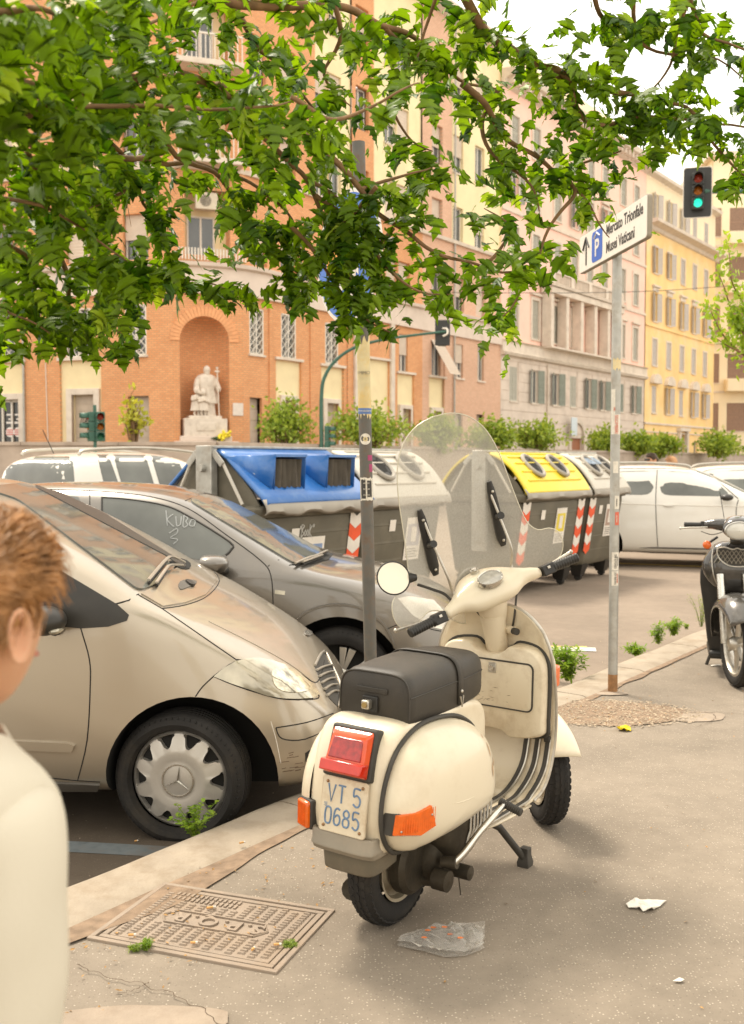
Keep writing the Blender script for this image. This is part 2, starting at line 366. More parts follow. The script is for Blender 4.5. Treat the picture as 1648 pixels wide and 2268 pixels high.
# grey mortar repair patch beside it and at the bottom left
M_patch = mat('mortar_patch', (0.335, 0.27, 0.205), 0.9, 0, 0.12, 9, 0.5, 120, dirt=(.24, .18, .13), dirt_amt=.6, dscale=8)
for i, (px, py, rx, ry) in enumerate([(1535, 1588, 0.19, 0.13), (250, 2275, 0.30, 0.10), (1357, 1538, 0.11, 0.05)]):
    p = G(px, py); m1 = MB(); q = blob(p.x, p.y, rx, ry, 0.1, 0.0055 + i*0.001, 36, i + 11); m1.add([V((a.x, a.y, a.z)) for a in q], [tuple(range(36))]); m1.build('mortar_patch', M_patch, angle=None)['kind'] = 'structure'
# gravel in the pit
def pebbles(name, centre_fn, n, smin, smax, mt, seed, lift=0.0):
    r = random.Random(seed); m = MB()
    for i in range(n):
        p = centre_fn(r); s = r.uniform(smin, smax) * (0.5 + r.random())
        R = Matrix.Rotation(r.uniform(0, 6.28), 3, 'Z') @ Matrix.Rotation(r.uniform(-.5, .5), 3, 'X')
        vs = [p + V((0, 0, lift)) + R @ V(q) * s for q in ((1, 0, 0), (0.2, .7, .1), (-.9, .2, 0), (-.1, -.8, 0), (.1, .1, .5))]
        m.add(vs, [(0, 1, 4), (1, 2, 4), (2, 3, 4), (3, 0, 4), (3, 2, 1, 0)])
    o = m.build(name, mt, angle=None); o['kind'] = 'stuff'; return o
def inpit(r):
    a = r.uniform(0, 6.28); q = math.sqrt(r.random()) * 1.10 + abs(r.gauss(0, .04))
    return V((pit.x + cos(a)*q*0.50, pit.y + sin(a)*q*0.30, 0.006 + 0.012 * max(0, 1 - q)))
pebbles('pit_gravel', inpit, 2600, 0.003, 0.009, M_grit, 3)
def kerbside(r):
    t = r.uniform(-0.5, 12); return KP(t, -0.285 + r.gauss(0, 0.018), 0.003)
pebbles('kerb_grit', kerbside, 900, 0.001, 0.005, M_dirt, 5)
def anywhere(r):
    return KP(r.uniform(-1.5, 9), -0.3 - abs(r.gauss(0, 1.6)), 0.004)
pebbles('pavement_grit', anywhere, 900, 0.001, 0.004, M_grit, 8)
def roadside(r): return KP(r.uniform(-1, 9), 0.03 + abs(r.gauss(0, 0.5)), ROAD + 0.002)
pebbles('road_grit', roadside, 500, 0.002, 0.006, M_grit, 9)
# dirt seam along the kerb joint
m = MB(); rr = []
for i in range(260):
    t = -2.5 + i * 0.06; a = 0.012 + 0.012 * (1 + noise.noise(V((t * 3, 0, 0)))) ; b = 0.008 + 0.02 * (1 + noise.noise(V((t * 4, 5, 0)))) + 0.10*math.exp(-((t - .15)/.45)**2)
    rr.append([KP(t, -0.272 + a * 0.3, 0.006), KP(t, -0.285 - b, 0.0065)])
m.grid(rr); m.build('joint_dirt', M_dirt, angle=None)['kind'] = 'structure'
# cracks in the pavement (thin dark sunk lines)
M_crack = mat('crack', (0.10, 0.07, 0.045), 0.95)
def crack(pts, w, seed, name='pavement_crack', z=0.007):
    P = cr([G(*p) for p in pts], 10); m = MB(); rr = []
    for i, p in enumerate(P):
        t = (P[min(i+1, len(P)-1)] - P[max(i-1, 0)]).normalized(); s = V((-t.y, t.x, 0))
        o = noise.noise(V((i * 0.9, seed, 0))) * 0.012 + noise.noise(V((i*0.31, seed, 4))) * 0.02; ww = w * (0.35 + 0.9 * abs(noise.noise(V((i * 0.6, seed, 9)))))
        rr.append([p + s * (o - ww) + V((0, 0, z)), p + s * (o + ww) + V((0, 0, z))])
    m.grid(rr); o = m.build(name, M_crack, angle=None); o['kind'] = 'structure'
crack([(1500, 1581), (1560, 1580), (1630, 1582), (1660, 1583)], 0.004, 1)
crack([(1540, 1612), (1575, 1600), (1585, 1588), (1560, 1578)], 0.003, 2)
crack([(170, 2140), (230, 2165), (330, 2190), (420, 2225), (480, 2268), (500, 2300)], 0.003, 3)
crack([(262, 2208), (300, 2195), (330, 2180)], 0.003, 4)
crack([(850, 1905), (800, 1912), (780, 1925)], 0.002, 6)
# yellow kerb line and pale crossing bars far off, blue parking line near
M_blue = mat('worn_blue_paint', (0.15, 0.17, 0.175), 0.9, 0, 0.2, 20, dirt=(0.13, 0.10, 0.075), dirt_amt=1.0, dscale=5)
M_wline = mat('road_white_paint', (0.62, 0.60, 0.54), 0.8, 0, 0.1, 20, dirt=(0.2, 0.17, 0.14), dirt_amt=0.8, dscale=9)
M_yline = mat('road_yellow_paint', (0.66, 0.48, 0.14), 0.8, 0, 0.1, 20)
p = G(300, 1885, ROAD); d = V((0.99, -0.14, 0)); s_ = V((0.14, 0.99, 0)); m = MB()
m.quad(*[p + d*a + s_*b + V((0, 0, 0.005)) for a, b in ((-0.7, -.06), (0.42, -.06), (0.42, .06), (-0.7, .06))])
o_ = m.build('blue_parking_line', M_blue, angle=None); o_['kind'] = 'structure'
def strip(a, b, wd, mt, name):
    a, b = G(*a, ROAD), G(*b, ROAD); t = (b - a).normalized(); s = V((-t.y, t.x, 0)) * wd / 2; m = MB()
    m.quad(*[q + V((0, 0, 0.006)) for q in (a - s, b - s, b + s, a + s)]); m.build(name, mt, angle=None)['kind'] = 'structure'
strip((1180, 1436), (1320, 1440), 0.18, M_wline, 'white_bay_line')
strip((1340, 1247), (1720, 1262), 0.16, M_yline, 'yellow_bay_line')
strip((1150, 1432), (1300, 1434), 0.05, M_yline, 'yellow_bay_edge')
# ------------------------------------------------------------------ manhole cover
M_iron = mat('worn_cast_iron', (0.315, 0.25, 0.19), 0.72, 0.15, 0.15, 10, 0.5, 150, dirt=(0.30, 0.22, 0.15), dirt_amt=0.8, dscale=5)
cA, cB, cC, cD = G(180, 2074), G(408, 1968), G(755, 2030), G(560, 2137)   # left, back, right, front corners
ex = ((cD - cA) + (cC - cB)) / 2; ey = ((cB - cA) + (cC - cD)) / 2
LX, LY = ex.length*1.10, ey.length*1.06; mo = (cA + cB + cC + cD) / 4; ang = math.atan2(ex.y, ex.x)
man = root('manhole_cover', 'rectangular cast iron manhole cover with raised pads and lettering in the pavement', 'manhole cover', (mo.x, mo.y, -0.001), ang)
hx, hy = LX / 2, LY / 2
m = MB()
for i, (a, b) in enumerate(((0.0, 0.018), (0.026, 0.045))):
    for s in (-1, 1):
        m.box(-hx + a, hx - a, s*(hy - a) if s < 0 else hy - b, -hy + b if s < 0 else hy - a, -0.02, 0.0085 - 0.002*i)
        m.box(-hx + a if s < 0 else hx - b, -hx + b if s < 0 else hx - a, -hy + b, hy - b, -0.02, 0.0085 - 0.002*i)
m.build('frame', M_iron, man, bevel=0.002)
m = MB(); m.box(-hx + 0.05, hx - 0.05, -hy + 0.05, hy - 0.05, -0.02, 0.005); m.build('plate', M_iron, man, bevel=0.002)
m = MB(); nx, ny = int(LX / 0.045), int(LY / 0.024)
pad = 0
for i in range(nx):
    for j in range(ny):
        x = -hx + 0.075 + i * (LX - 0.15) / (nx - 1); y = -hy + 0.07 + j * (LY - 0.14) / (ny - 1) + (0.006 if i % 2 else -0.006)
        if abs(x) < 0.19 and abs(y) < 0.055: continue
        if x < 0.02 and x > -0.25 and y > hy - 0.12: continue
        z = 0.005
        m.add([(x-.013, y-.006, z), (x+.013, y-.006, z), (x+.013, y+.006, z), (x-.013, y+.006, z), (x-.009, y-.0035, z+.0055), (x+.009, y-.0035, z+.0055), (x+.009, y+.0035, z+.0055), (x-.009, y+.0035, z+.0055)],
              [(4, 5, 6, 7), (0, 1, 5, 4), (1, 2, 6, 5), (2, 3, 7, 6), (3, 0, 4, 7)])
o_ = m.build('tread_pads', M_iron, man, angle=None); o_['kind'] = 'stuff'
m = MB()
for s in (-1, 1): m.box(-0.16, 0.16, s*0.045 - 0.003, s*0.045 + 0.003, 0.005, 0.011)
for s in (-1, 1):
    m.tube([(s*0.16, 0.045, 0.007), (s*0.19, 0, 0.007), (s*0.16, -0.045, 0.007)], 0.004, 4)
m.build('name_frame', M_iron, man, angle=None)
o_ = link_mesh('raised_lettering', text_mesh('S.P.Q.R.', 0.085, 0.004, 0.0012, 1.25), M_iron, man, None); o_.location = (0, 0, 0.008); o_.rotation_euler = (0, 0, pi)
m = MB()
for i in range(14): m.box(-0.23 + i*0.018, -0.222 + i*0.018, hy - 0.112, hy - 0.088, 0.005, 0.010); m.box(-0.23 + i*0.018, -0.222 + i*0.018, hy - 0.08, hy - 0.058, 0.005, 0.010)
m.build('maker_mark', M_iron, man, angle=None)
# ------------------------------------------------------------------ buildings
M_brick = brick_mat('brick_orange', (0.80, 0.385, 0.175), (0.71, 0.31, 0.13), (0.52, 0.31, 0.17))
M_brickp = brick_mat('brick_pale', (0.77, 0.47, 0.32), (0.70, 0.41, 0.27), (0.56, 0.39, 0.28))
M_cream = mat('cream_render', (0.82, 0.69, 0.42), 0.9, 0, 0.05, 1.2, dirt=(0.62, 0.46, 0.26), dirt_amt=0.35, dscale=0.7)
M_band = mat('grey_plaster_band', (0.68, 0.57, 0.48), 0.9, 0, 0.05, 1.5, dirt=(0.42, 0.34, 0.27), dirt_amt=0.4, dscale=0.8)
M_stone = mat('pale_stone_trim', (0.68, 0.59, 0.49), 0.85, 0, 0.08, 2, dirt=(0.38, 0.30, 0.23), dirt_amt=0.4, dscale=1.5)
M_pink = mat('pink_render', (0.88, 0.57, 0.46), 0.9, 0, 0.06, 1.2, dirt=(0.80, 0.62, 0.50), dirt_amt=0.5, dscale=0.8)
M_rust = mat('grey_rusticated_plaster', (0.66, 0.56, 0.47), 0.9, 0, 0.07, 1.4, dirt=(0.40, 0.31, 0.24), dirt_amt=0.5, dscale=0.9)
M_yell = mat('ochre_render', (0.86, 0.59, 0.26), 0.9, 0, 0.10, 0.5, dirt=(0.82, 0.66, 0.42), dirt_amt=0.9, dscale=0.45)
M_pale = mat('pale_yellow_render', (0.83, 0.71, 0.50), 0.9, 0, 0.05, 1, dirt=(0.66, 0.5, 0.3), dirt_amt=0.3, dscale=0.5)
M_shut_g = mat('green_grey_shutter', (0.25, 0.27, 0.22), 0.7, 0, 0.12, 6)
M_shut_gr = mat('grey_shutter', (0.42, 0.40, 0.33), 0.7, 0, 0.10, 6)
M_shut_w = mat('white_shutter', (0.52, 0.47, 0.43), 0.7, 0, 0.08, 6)
M_shut_b = mat('brown_shutter', (0.30, 0.19, 0.13), 0.7, 0, 0.12, 6)
M_wframe = mat('white_window_frame', (0.72, 0.66, 0.57), 0.6, 0, 0.05, 6)
M_roll = mat('beige_roller_blind', (0.60, 0.50, 0.40), 0.75, 0, 0.05, 6)
M_roof = mat('dark_roof_edge', (0.16, 0.12, 0.09), 0.9)
TZ = 1.9
class Face:
    def __init__(s, bld, o, ang): # o world origin, ang world angle of x axis
        s.b = bld; s.o = V(o); s.ang = ang; s.x = V((cos(ang), sin(ang), 0)); s.y = V((-sin(ang), cos(ang), 0))
    def hit(s, px, py, y=0.0):
        r = ray(px, py); t = (y - (CAM - s.o).dot(s.y)) / r.dot(s.y); q = CAM + r * t - s.o
        return q.dot(s.x), q.z + s.o.z * 0
    def X(s, px, y=0.0): return s.hit(px, 1000, y)[0]
    def put(s, o, x=0, y=0, z=0):
        p = s.o + s.x * x + s.y * y; p.z = z
        br = s.b.rotation_euler[2]; q = Matrix.Rotation(-br, 3, 'Z') @ (p - s.b.location)
        o.location = q; o.rotation_euler = (0, 0, s.ang - br); o.parent = s.b; return o
    def part(s, mb, name, mt, bevel=0, angle=40, x=0, y=0, z=0, **k):
        o = mb.build(name, mt, None, angle=angle, bevel=bevel, **k); return s.put(o, x, y, z)
def wall(mb, x0, x1, z0, z1, ops, depth=0.28, y=0.0, courses=0.0):
    xs = sorted({x0, x1, *[a for o in ops for a in o[:2] if x0 < a < x1]}); zs = sorted({z0, z1, *[a for o in ops for a in o[2:4] if z0 < a < z1]})
    for xa, xb in zip(xs, xs[1:]):
        for za, zb in zip(zs, zs[1:]):
            cx, cz = (xa + xb) / 2, (za + zb) / 2
            if any(o[0] <= cx <= o[1] and o[2] <= cz <= o[3] for o in ops): continue
            mb.quad((xa, y, za), (xb, y, za), (xb, y, zb), (xa, y, zb))
    for a, b, c, d in [o[:4] for o in ops]:
        if b <= x0 or a >= x1 or d <= z0 or c >= z1: continue
        mb.quad((a, y, c), (a, y, d), (a, y+depth, d), (a, y+depth, c)); mb.quad((b, y, d), (b, y, c), (b, y+depth, c), (b, y+depth, d))
        mb.quad((a, y, d), (b, y, d), (b, y+depth, d), (a, y+depth, d)); mb.quad((b, y, c), (a, y, c), (a, y+depth, c), (b, y+depth, c))
WC = {}
def wmesh(key, fn):
    if key not in WC: WC[key] = fn()
    return WC[key]
def shutter_mesh(w, h, m):
    b = MB(); t = 0.05; b.box(0, w, 0, .04, 0, t); b.box(0, w, 0, .04, h-t, h); b.box(0, t, 0, .04, t, h-t); b.box(w-t, w, 0, .04, t, h-t); b.box(t, w-t, 0, .04, h*.5-.03, h*.5+.03)
    n = max(6, int(h / 0.14))
    for i in range(n):
        z = t + (h-2*t) * (i + .5) / n; s = (h-2*t)/n*.5
        b.add([(t, .0, z-s), (w-t, .0, z-s), (w-t, .035, z+s), (t, .035, z+s)], [(0, 1, 2, 3)])
    me = b.mesh('shutter'); me.materials.append(m); return me
def window(F, x0, x1, z0, z1, style, y=0.0, sill=True):
    w, h = x1 - x0, z1 - z0; key = (round(w, 2), round(h, 2), style)
    fm = {'lattice': M_wframe}.get(style, M_wframe)
    def frame():
        b = MB(); t = 0.07
        b.box(0, w, .16, .22, 0, t); b.box(0, w, .16, .22, h-t, h); b.box(0, t, .16, .22, t, h-t); b.box(w-t, w, .16, .22, t, h-t); b.box(w/2-.04, w/2+.04, .16, .22, t, h-t)
        if style == 'lattice':
            n = 7; ss = w/2/ (h/n)
            for hx0, hx1 in ((t, w/2-.04), (w/2+.04, w-t)):
                ww = hx1 - hx0; k = int(h/ww) + 1
                for i in range(-1, k + 1):
                    for d in (1, -1):
                        za = i*ww if d > 0 else (i+1)*ww; zb = (i+1)*ww if d > 0 else i*ww
                        def cl(xa, za_, xb, zb_):
                            pts = []
                            for q in range(2):
                                X_, Z_ = (xa, za_) if q == 0 else (xb, zb_)
                                X2, Z2 = (xb, zb_) if q == 0 else (xa, za_)
                                if Z_ < 0: f = (0-Z_)/(Z2-Z_); X_ += (X2-X_)*f; Z_ = 0
                                if Z_ > h: f = (h-Z_)/(Z2-Z_); X_ += (X2-X_)*f; Z_ = h
                                pts.append((X_, Z_))
                            return pts
                        if max(za, zb) <= 0 or min(za, zb) >= h: continue
                        (xa, z_a), (xb, z_b) = cl(hx0, za, hx1, zb)
                        b.tube([(xa, .02, z_a), (xb, .02, z_b)], 0.022, 4)
            for xx in (0.03, w/2, w-.03): b.box(xx-.03, xx+.03, 0, .05, 0, h)
            b.box(0, w, 0, .05, 0, .05); b.box(0, w, 0, .05, h-.05, h)
        me = b.mesh('frame'); me.materials.append(fm); return me
    def pane():
        b = MB(); b.quad((.05, .19, .05), (w-.05, .19, .05), (w-.05, .19, h-.05), (.05, .19, h-.05)); b.quad((0, .28, 0), (w, .28, 0), (w, .28, h), (0, .28, h)); me = b.mesh('pane'); me.materials.append(M_glassw); return me
    f = inst('window', wmesh(('f',)+key, frame), None); F.put(f, x0, y, z0)
    inst('pane', wmesh(('p',)+key, pane), f)
    if sill:
        def sm():
            b = MB(); b.box(-.08, w+.08, -.09, .15, -.09, -.001); me = b.mesh('sill'); me.materials.append(M_stone); return me
        inst('sill', wmesh(('s', key[0]), sm), f)
    if style in ('shut', 'shutw', 'shutb', 'shutgr'):
        sm_ = {'shut': M_shut_g, 'shutw': M_shut_w, 'shutb': M_shut_b, 'shutgr': M_shut_gr}[style]
        me = wmesh(('sh', round(w/2, 2), round(h, 2), style), lambda: shutter_mesh(w/2, h, sm_))
        for k in range(2): inst('shutter', me, f, (k*w/2, 0.02, 0))
    if style in ('open', 'openw'):
        sm_ = M_shut_g if style == 'open' else M_shut_w
        me = wmesh(('sh', round(w/2, 2), round(h, 2), style), lambda: shutter_mesh(w/2, h, sm_))
        inst('shutter', me, f, (0, -.02, 0), (0, 0, RD(180 + 28))); inst('shutter', me, f, (w, -.02, 0), (0, 0, RD(-28)))
    if style in ('roll', 'rollfull'):
        q = 0.45 if style == 'roll' else 0.02
        def rm():
            b = MB(); n = 14; z0_ = h*q
            for i in range(n):
                a, c = z0_ + (h-z0_)*i/n, z0_ + (h-z0_)*(i+1)/n
                b.add([(.02, .09, a), (w-.02, .09, a), (w-.02, .075, (a+c)/2), (.02, .075, (a+c)/2), (w-.02, .09, c), (.02, .09, c)], [(0, 1, 2, 3), (3, 2, 4, 5)])
            me = b.mesh('blind'); me.materials.append(M_roll); return me
        inst('roller_blind', wmesh(('r',)+key, rm), f)
    return f
def cornice(mb, x0, x1, z, prof, y0=0.0):
    # prof list of (out, dz)
    r = [[V((x, y0 - o, z + dz)) for o, dz in prof] for x in (x0, x1)]
    mb.rings(r, True, True)
# -------- brick corner building
FO = AT(540, 1000, 45.4); FO.z = 0
bb = root('brick_corner_building', 'orange brick corner building with a statue niche, pale plaster band and cream bays', 'building', (FO.x, FO.y, TZ), UANG)
bb.location.z = 0
FR = Face(bb, FO, UANG)
pA = AT(385, 1000, 44.4); pA.z = 0
FN = Face(bb, pA, math.atan2(FO.y - pA.y, FO.x - pA.x)); NW = (FO - pA).length
LD = V((-0.96, 0.28, 0)).normalized(); pL = pA + LD * 26
FL = Face(bb, pL, math.atan2(-LD.y, -LD.x)); LW = 26.0
ZB0, ZB1, ZTOP = 8.7, 10.0, 26.5
ZW = [(10.15, 12.1), (14.1, 16.1), (18.0, 20.1), (22.0, 24.0)]
# right face lower: openings from the photograph
low = [(554, 585, 6.25, 8.25, 'lattice'), (624, 656, 6.25, 8.25, 'lattice'), (721, 749, 6.25, 8.2, 'lattice'), (884, 903, 6.3, 8.3, 'roll'), (956, 976, 6.3, 8.3, 'awning'), (1009, 1025, 6.35, 8.3, 'roll'), (1057, 1071, 6.35, 8.35, 'win')]
doors = [(554, 581), (632, 655), (725, 750), (892, 910), (960, 978), (1009, 1025), (1055, 1071)]
ops = [(FR.X(a), FR.X(b), c, d, s) for a, b, c, d, s in low]
dops = [(FR.X(a), FR.X(b), TZ, 4.35, 'door') for a, b in doors]
tE = FR.X(1108)
panels = [(612, 668, TZ, 6.15), (712, 762, TZ, 6.1), (793, 863, TZ, 6.75), (880, 917, TZ, 6.2), (950, 985, TZ, 6.2)]
pan = [(FR.X(a), FR.X(b), c, d) for a, b, c, d in panels]
mb = MB()
wall(mb, 0.0, FR.X(935), TZ - 1.5, ZB0, [o for o in ops] + [(a, b, c, d) for a, b, c, d in pan] + dops, 0.14)
FR.part(mb, 'brick_wall', M_brick, angle=None)
mb = MB(); wall(mb, FR.X(935), tE, TZ - 1.5, ZB0, [o for o in ops if o[0] > FR.X(935)] + [q for q in pan if q[0] > FR.X(935)] + dops, 0.14); FR.part(mb, 'brick_wall', M_brickp, angle=None)
for a, b, c, d in pan:
    mb = MB(); wall(mb, a, b, c, d, [o for o in dops if a <= (o[0]+o[1])/2 <= b], 0.25, y=0.12); FR.part(mb, 'cream_panel', M_cream, angle=None)
    mb = MB(); mb.box(a - .08, b + .08, -.10, 0.11, d + .002, d + 0.12); FR.part(mb, 'sill', M_stone)
for o in ops:
    if o[4] != 'awning': window(FR, *o[:4], o[4])
    else:
        f = window(FR, *o[:4], 'win'); h = o[3]-o[2]; w_ = o[1]-o[0]
        def aw():
            b = MB(); n = 12
            for i in range(n):
                a0, a1 = i/n, (i+1)/n; b.add([(-.1, -1.25*a0, h - h*.98*a0), (w_+.1, -1.25*a0, h - h*.98*a0), (w_+.1, -1.25*a1 - .02, h - h*.98*a1), (-.1, -1.25*a1 - .02, h - h*.98*a1)], [(0, 3, 2, 1)])
            me = b.mesh('awning_blind'); me.materials.append(M_roll); return me
        inst('roller_blind', aw(), f)
M_door = mat('beige_metal_door', (0.50, 0.41, 0.32), 0.6, 0.1, 0.08, 5)
for i, o in enumerate(dops):
    mb = MB(); a, b, c, d = o[:4]; yy = 0.3
    n = 5
    for k in range(n): mb.box(a, b, yy - .02*(k % 2), yy + .05, c + (d-c)*k/n, c + (d-c)*(k+1)/n - .01)
    FR.part(mb, 'door', M_door, angle=None)
    if i in (1, 2, 3, 4):
        mb = MB(); f = 0.28; mb.box(a - f, a, -.04, .2, c, d + f*.8); mb.box(b, b + f*.6, -.04, .2, c, d + f*.8); mb.box(a, b, -.04, .2, d, d + f*.8); FR.part(mb, 'door_surround', M_stone, bevel=.02)
for a, b in ((783, 793), (863, 871)):
    mb = MB(); mb.box(FR.X(a), FR.X(b), -.12, -.002, TZ - 1.5, ZB0); FR.part(mb, 'pilaster', M_stone)
for px in (600, 690, 772, 985):   # brick piers step the wall
    mb = MB(); x = FR.X(px); mb.box(x - .12, x + .12, -.06, -.002, TZ - 1.5, ZB0); FR.part(mb, 'brick_pier', M_brick if px < 900 else M_brickp, angle=None)
for px in (1003,):
    mb = MB(); x = FR.X(px); mb.tube([(x, -.1, TZ), (x, -.1, ZTOP)], .05, 8); FR.part(mb, 'drainpipe', M_galv)
# upper floors, right face: brick / cream zones
zones = [(540, 700, 'b'), (700, 780, 'c'), (780, 828, 'b'), (828, 934, 'c'), (934, 999, 'b'), (999, 1108, 'c')]
cols = [575, 640, 718, 745, 803, 868, 895, 967, 1016, 1063]
upw = [(FR.X(p) - 0.55, FR.X(p) + 0.55, a, b) for p in cols for a, b in ZW]
mb = MB(); wall(mb, 0, FR.X(935), ZB1, 13.95, upw, 0.2); FR.part(mb, 'brick_wall', M_brick, angle=None)
mb = MB(); wall(mb, FR.X(935), tE, ZB1, 13.95, upw, 0.2); FR.part(mb, 'brick_wall', M_brickp, angle=None)
for a, b, c in zones:
    mb = MB(); wall(mb, FR.X(a), FR.X(b), 13.95, ZTOP, upw, 0.2, y=0.0 if c == 'b' else 0.10); FR.part(mb, 'brick_wall' if c == 'b' else 'cream_wall', (M_brick if a < 900 else M_brickp) if c == 'b' else M_cream, angle=None)
for i, (a, b, c, d) in enumerate(upw): window(FR, a, b, c, d, ['roll', 'rollfull', 'roll', 'win', 'roll'][i % 5], y=0.12, sill=True)
# niche face
def arch_face(mb, w, xa, xb, zs, z0, z1, n=24):
    r = (xb - xa) / 2; c = (xa + xb) / 2
    mb.quad((0, 0, z0), (xa, 0, z0), (xa, 0, z1), (0, 0, z1)); mb.quad((xb, 0, z0), (w, 0, z0), (w, 0, z1), (xb, 0, z1))
    pts = [(c - r*cos(pi*i/n), zs + r*sin(pi*i/n)) for i in range(n+1)]
    for p, q in zip(pts, pts[1:]): mb.quad((p[0], 0, p[1]), (q[0], 0, q[1]), (q[0], 0, z1), (p[0], 0, z1))
    return c, r
nxa, nxb = FN.X(400), FN.X(509); zsp = FN.hit(454, 756)[1]
mb = MB(); nc, nr = arch_face(mb, NW, nxa, nxb, zsp, TZ - 1.5, ZB0); FN.part(mb, 'brick_wall', M_brick, angle=None)
mb = MB(); rows = []; n = 24
for z in (TZ - 1.5, TZ, 3, 4, 5, 6, zsp): rows.append([V((nc - nr*cos(pi*i/n), nr*1.05*sin(pi*i/n), z)) for i in range(n+1)])
for j in range(1, 10):
    a = pi/2*j/9; rows.append([V((nc - nr*cos(a)*cos(pi*i/n), nr*1.05*cos(a)*sin(pi*i/n), zsp + nr*sin(a))) for i in range(n+1)])
mb.grid(rows); FN.part(mb, 'niche_wall', M_brick, angle=180)
me = None
for i in range(26):     # voussoirs, each brick of the arch its own part
    a0, a1 = pi*i/26 + .006, pi*(i+1)/26 - .006; b = MB()
    b.prism([(nc - nr*cos(a0), zsp + nr*sin(a0)), (nc - (nr+.42)*cos(a0), zsp + (nr+.42)*sin(a0)), (nc - (nr+.42)*cos(a1), zsp + (nr+.42)*sin(a1)), (nc - nr*cos(a1), zsp + nr*sin(a1))], 0.002, 0.05, Matrix(((1, 0, 0, 0), (0, 0, -1, 0), (0, 1, 0, 0), (0, 0, 0, 1))))
    FN.part(b, 'arch_brick', mat('arch_brick', (0.74, 0.36, 0.17), 0.9, var=0.15, scale=3), angle=None)
mb = MB(); mb.box(FN.X(516), FN.X(551) if FN.X(551) < NW else NW - .02, -.05, -.003, FN.hit(530, 921)[1], FN.hit(530, 893)[1]); FN.part(mb, 'plaque', mat('pale_plaque', (0.68, 0.60, 0.52), 0.6), bevel=.01)
# niche face above
bx0, bx1 = NW*0.18, NW*0.82
opn = [(bx0, bx1, 10.35, 13.1), (bx0, bx1, 14.3, 17.0), (bx0, bx1, 18.3, 21.0), (bx0, bx1, 22.3, 25.0)]
mb = MB(); wall(mb, 0, NW, ZB1, ZTOP, opn, 0.9); FN.part(mb, 'brick_wall', M_brick, angle=None)
for i, (a, b, c, d) in enumerate(opn):
    mb = MB(); mb.quad((a, .9, c), (b, .9, c), (b, .9, d), (a, .9, d)); FN.part(mb, 'loggia_wall', M_cream, angle=None)
    window(FN, (a+b)/2 - .75, (a+b)/2 + .45, c, d - .95 if i == 0 else d - .4, 'win', y=0.66, sill=False)
    if i > 0:
        mb = MB(); mb.box(a - .45, b + .45, -1.0, -.003, c - .3, c - .05); cx_ = (a+b)/2
        FN.part(mb, 'balcony_slab', M_stone, bevel=.03)
        for k in range(15):
            mb = MB(); x = a - .38 + (b - a + .76)*k/14; mb.box(x-.02, x+.02, -.95, -.91, c - .05, c + .95); FN.part(mb, 'baluster', M_wframe, angle=None)
        mb = MB(); mb.box(a - .42, b + .42, -.97, -.89, c + .95, c + 1.02); FN.part(mb, 'railing', M_wframe)
    else:
        for k in range(22):
            mb = MB(); x = a - .3 + (b - a + .9)*k/21; mb.box(x-.03, x+.03, -.35, -.31, c - .28, c + .22); FN.part(mb, 'baluster', M_wframe, angle=None)
mb = MB(); aa = opn[0]; xx = (aa[0]+aa[1])/2; mb.box(xx - .5, xx + .45, -.05, .35, aa[3] - .82, aa[3] - .1)
ac = FN.part(mb, 'air_conditioner', mat('cream_ac', (0.62, 0.54, 0.42), 0.6), bevel=.03)
mb = MB(); mb.lathe([(0, -.01), (.24, -.01), (.24, .012), (.2, .012)], 24, Matrix.Translation((xx - .08, -.06, aa[3] - .46)) @ Matrix.Rotation(pi/2, 4, 'X')); FN.part(mb, 'fan_grille', mat('ac_grille', (0.30, 0.26, 0.20), .7))
mb = MB()
for px, cc in ((0, 0),):
    pass
# left face
lowL = [(281, 327, 6.1, 8.25, 'lattice'), (150, 205, 6.1, 8.2, 'lattice'), (-20, 38, 6.1, 8.2, 'lattice'), (-150, -100, 6.1, 8.2, 'lattice')]
opl = [(FL.X(a), FL.X(b), c, d, s) for a, b, c, d, s in lowL]
panl = [(FL.X(-60), FL.X(56), TZ, 5.95), (FL.X(135), FL.X(226), TZ, 5.95)]
dl = [(FL.X(285), FL.X(331), TZ, 4.35), (FL.X(160), FL.X(208), TZ, 4.45), (FL.X(-40), FL.X(42), TZ, 4.3)]
mb = MB(); wall(mb, 0, LW, TZ - 1.5, ZB0, opl + panl + dl, 0.14); FL.part(mb, 'brick_wall', M_brick, angle=None)
for a, b, c, d in panl:
    mb = MB(); wall(mb, a, b, c, d, dl, .25, y=.12); FL.part(mb, 'cream_panel', M_cream, angle=None)
    mb = MB(); mb.box(a - .1, b + .1, -.1, .11, d + .002, d + .14); FL.part(mb, 'sill', M_stone)
for o in opl: window(FL, *o[:4], o[4], sill=True)
for i, (a, b, c, d) in enumerate(dl):
    if i < 2:
        mb = MB(); mb.box(a, b, .3, .35, c, d)
        for k in range(8): mb.box(a + .05, b - .05, .285, .3, c + .1 + (d-c-.2)*k/8, c + (d-c-.2)*(k+1)/8 + .06)
        FL.part(mb, 'door', M_door, angle=None)
    if i >= 1:
        mb = MB(); f = .28; mb.box(a - f, a, -.02, .2, c, d + f); mb.box(b, b + f, -.02, .2, c, d + f); mb.box(a, b, -.02, .2, d, d + f); FL.part(mb, 'door_surround', M_stone, bevel=.02)
a, b, c, d = dl[2]
mb = MB(); mb.box(a, b, .3, .33, c, d); FL.part(mb, 'shop_window', mat('dark_glass', (0.03, 0.03, 0.028), .1, spec=.8))
mb = MB()
for k in range(5):
    x = a + (b-a)*k/4; mb.box(x - .04, x + .04, .2, .29, c, d)
mb.box(a, b, .2, .29, d - .1, d - .001); FL.part(mb, 'shop_frame', M_wframe)
M_rwb = mat('red_decal', (0.6, .1, .08), .6); M_wd = mat('white_decal', (.75, .7, .65), .6)
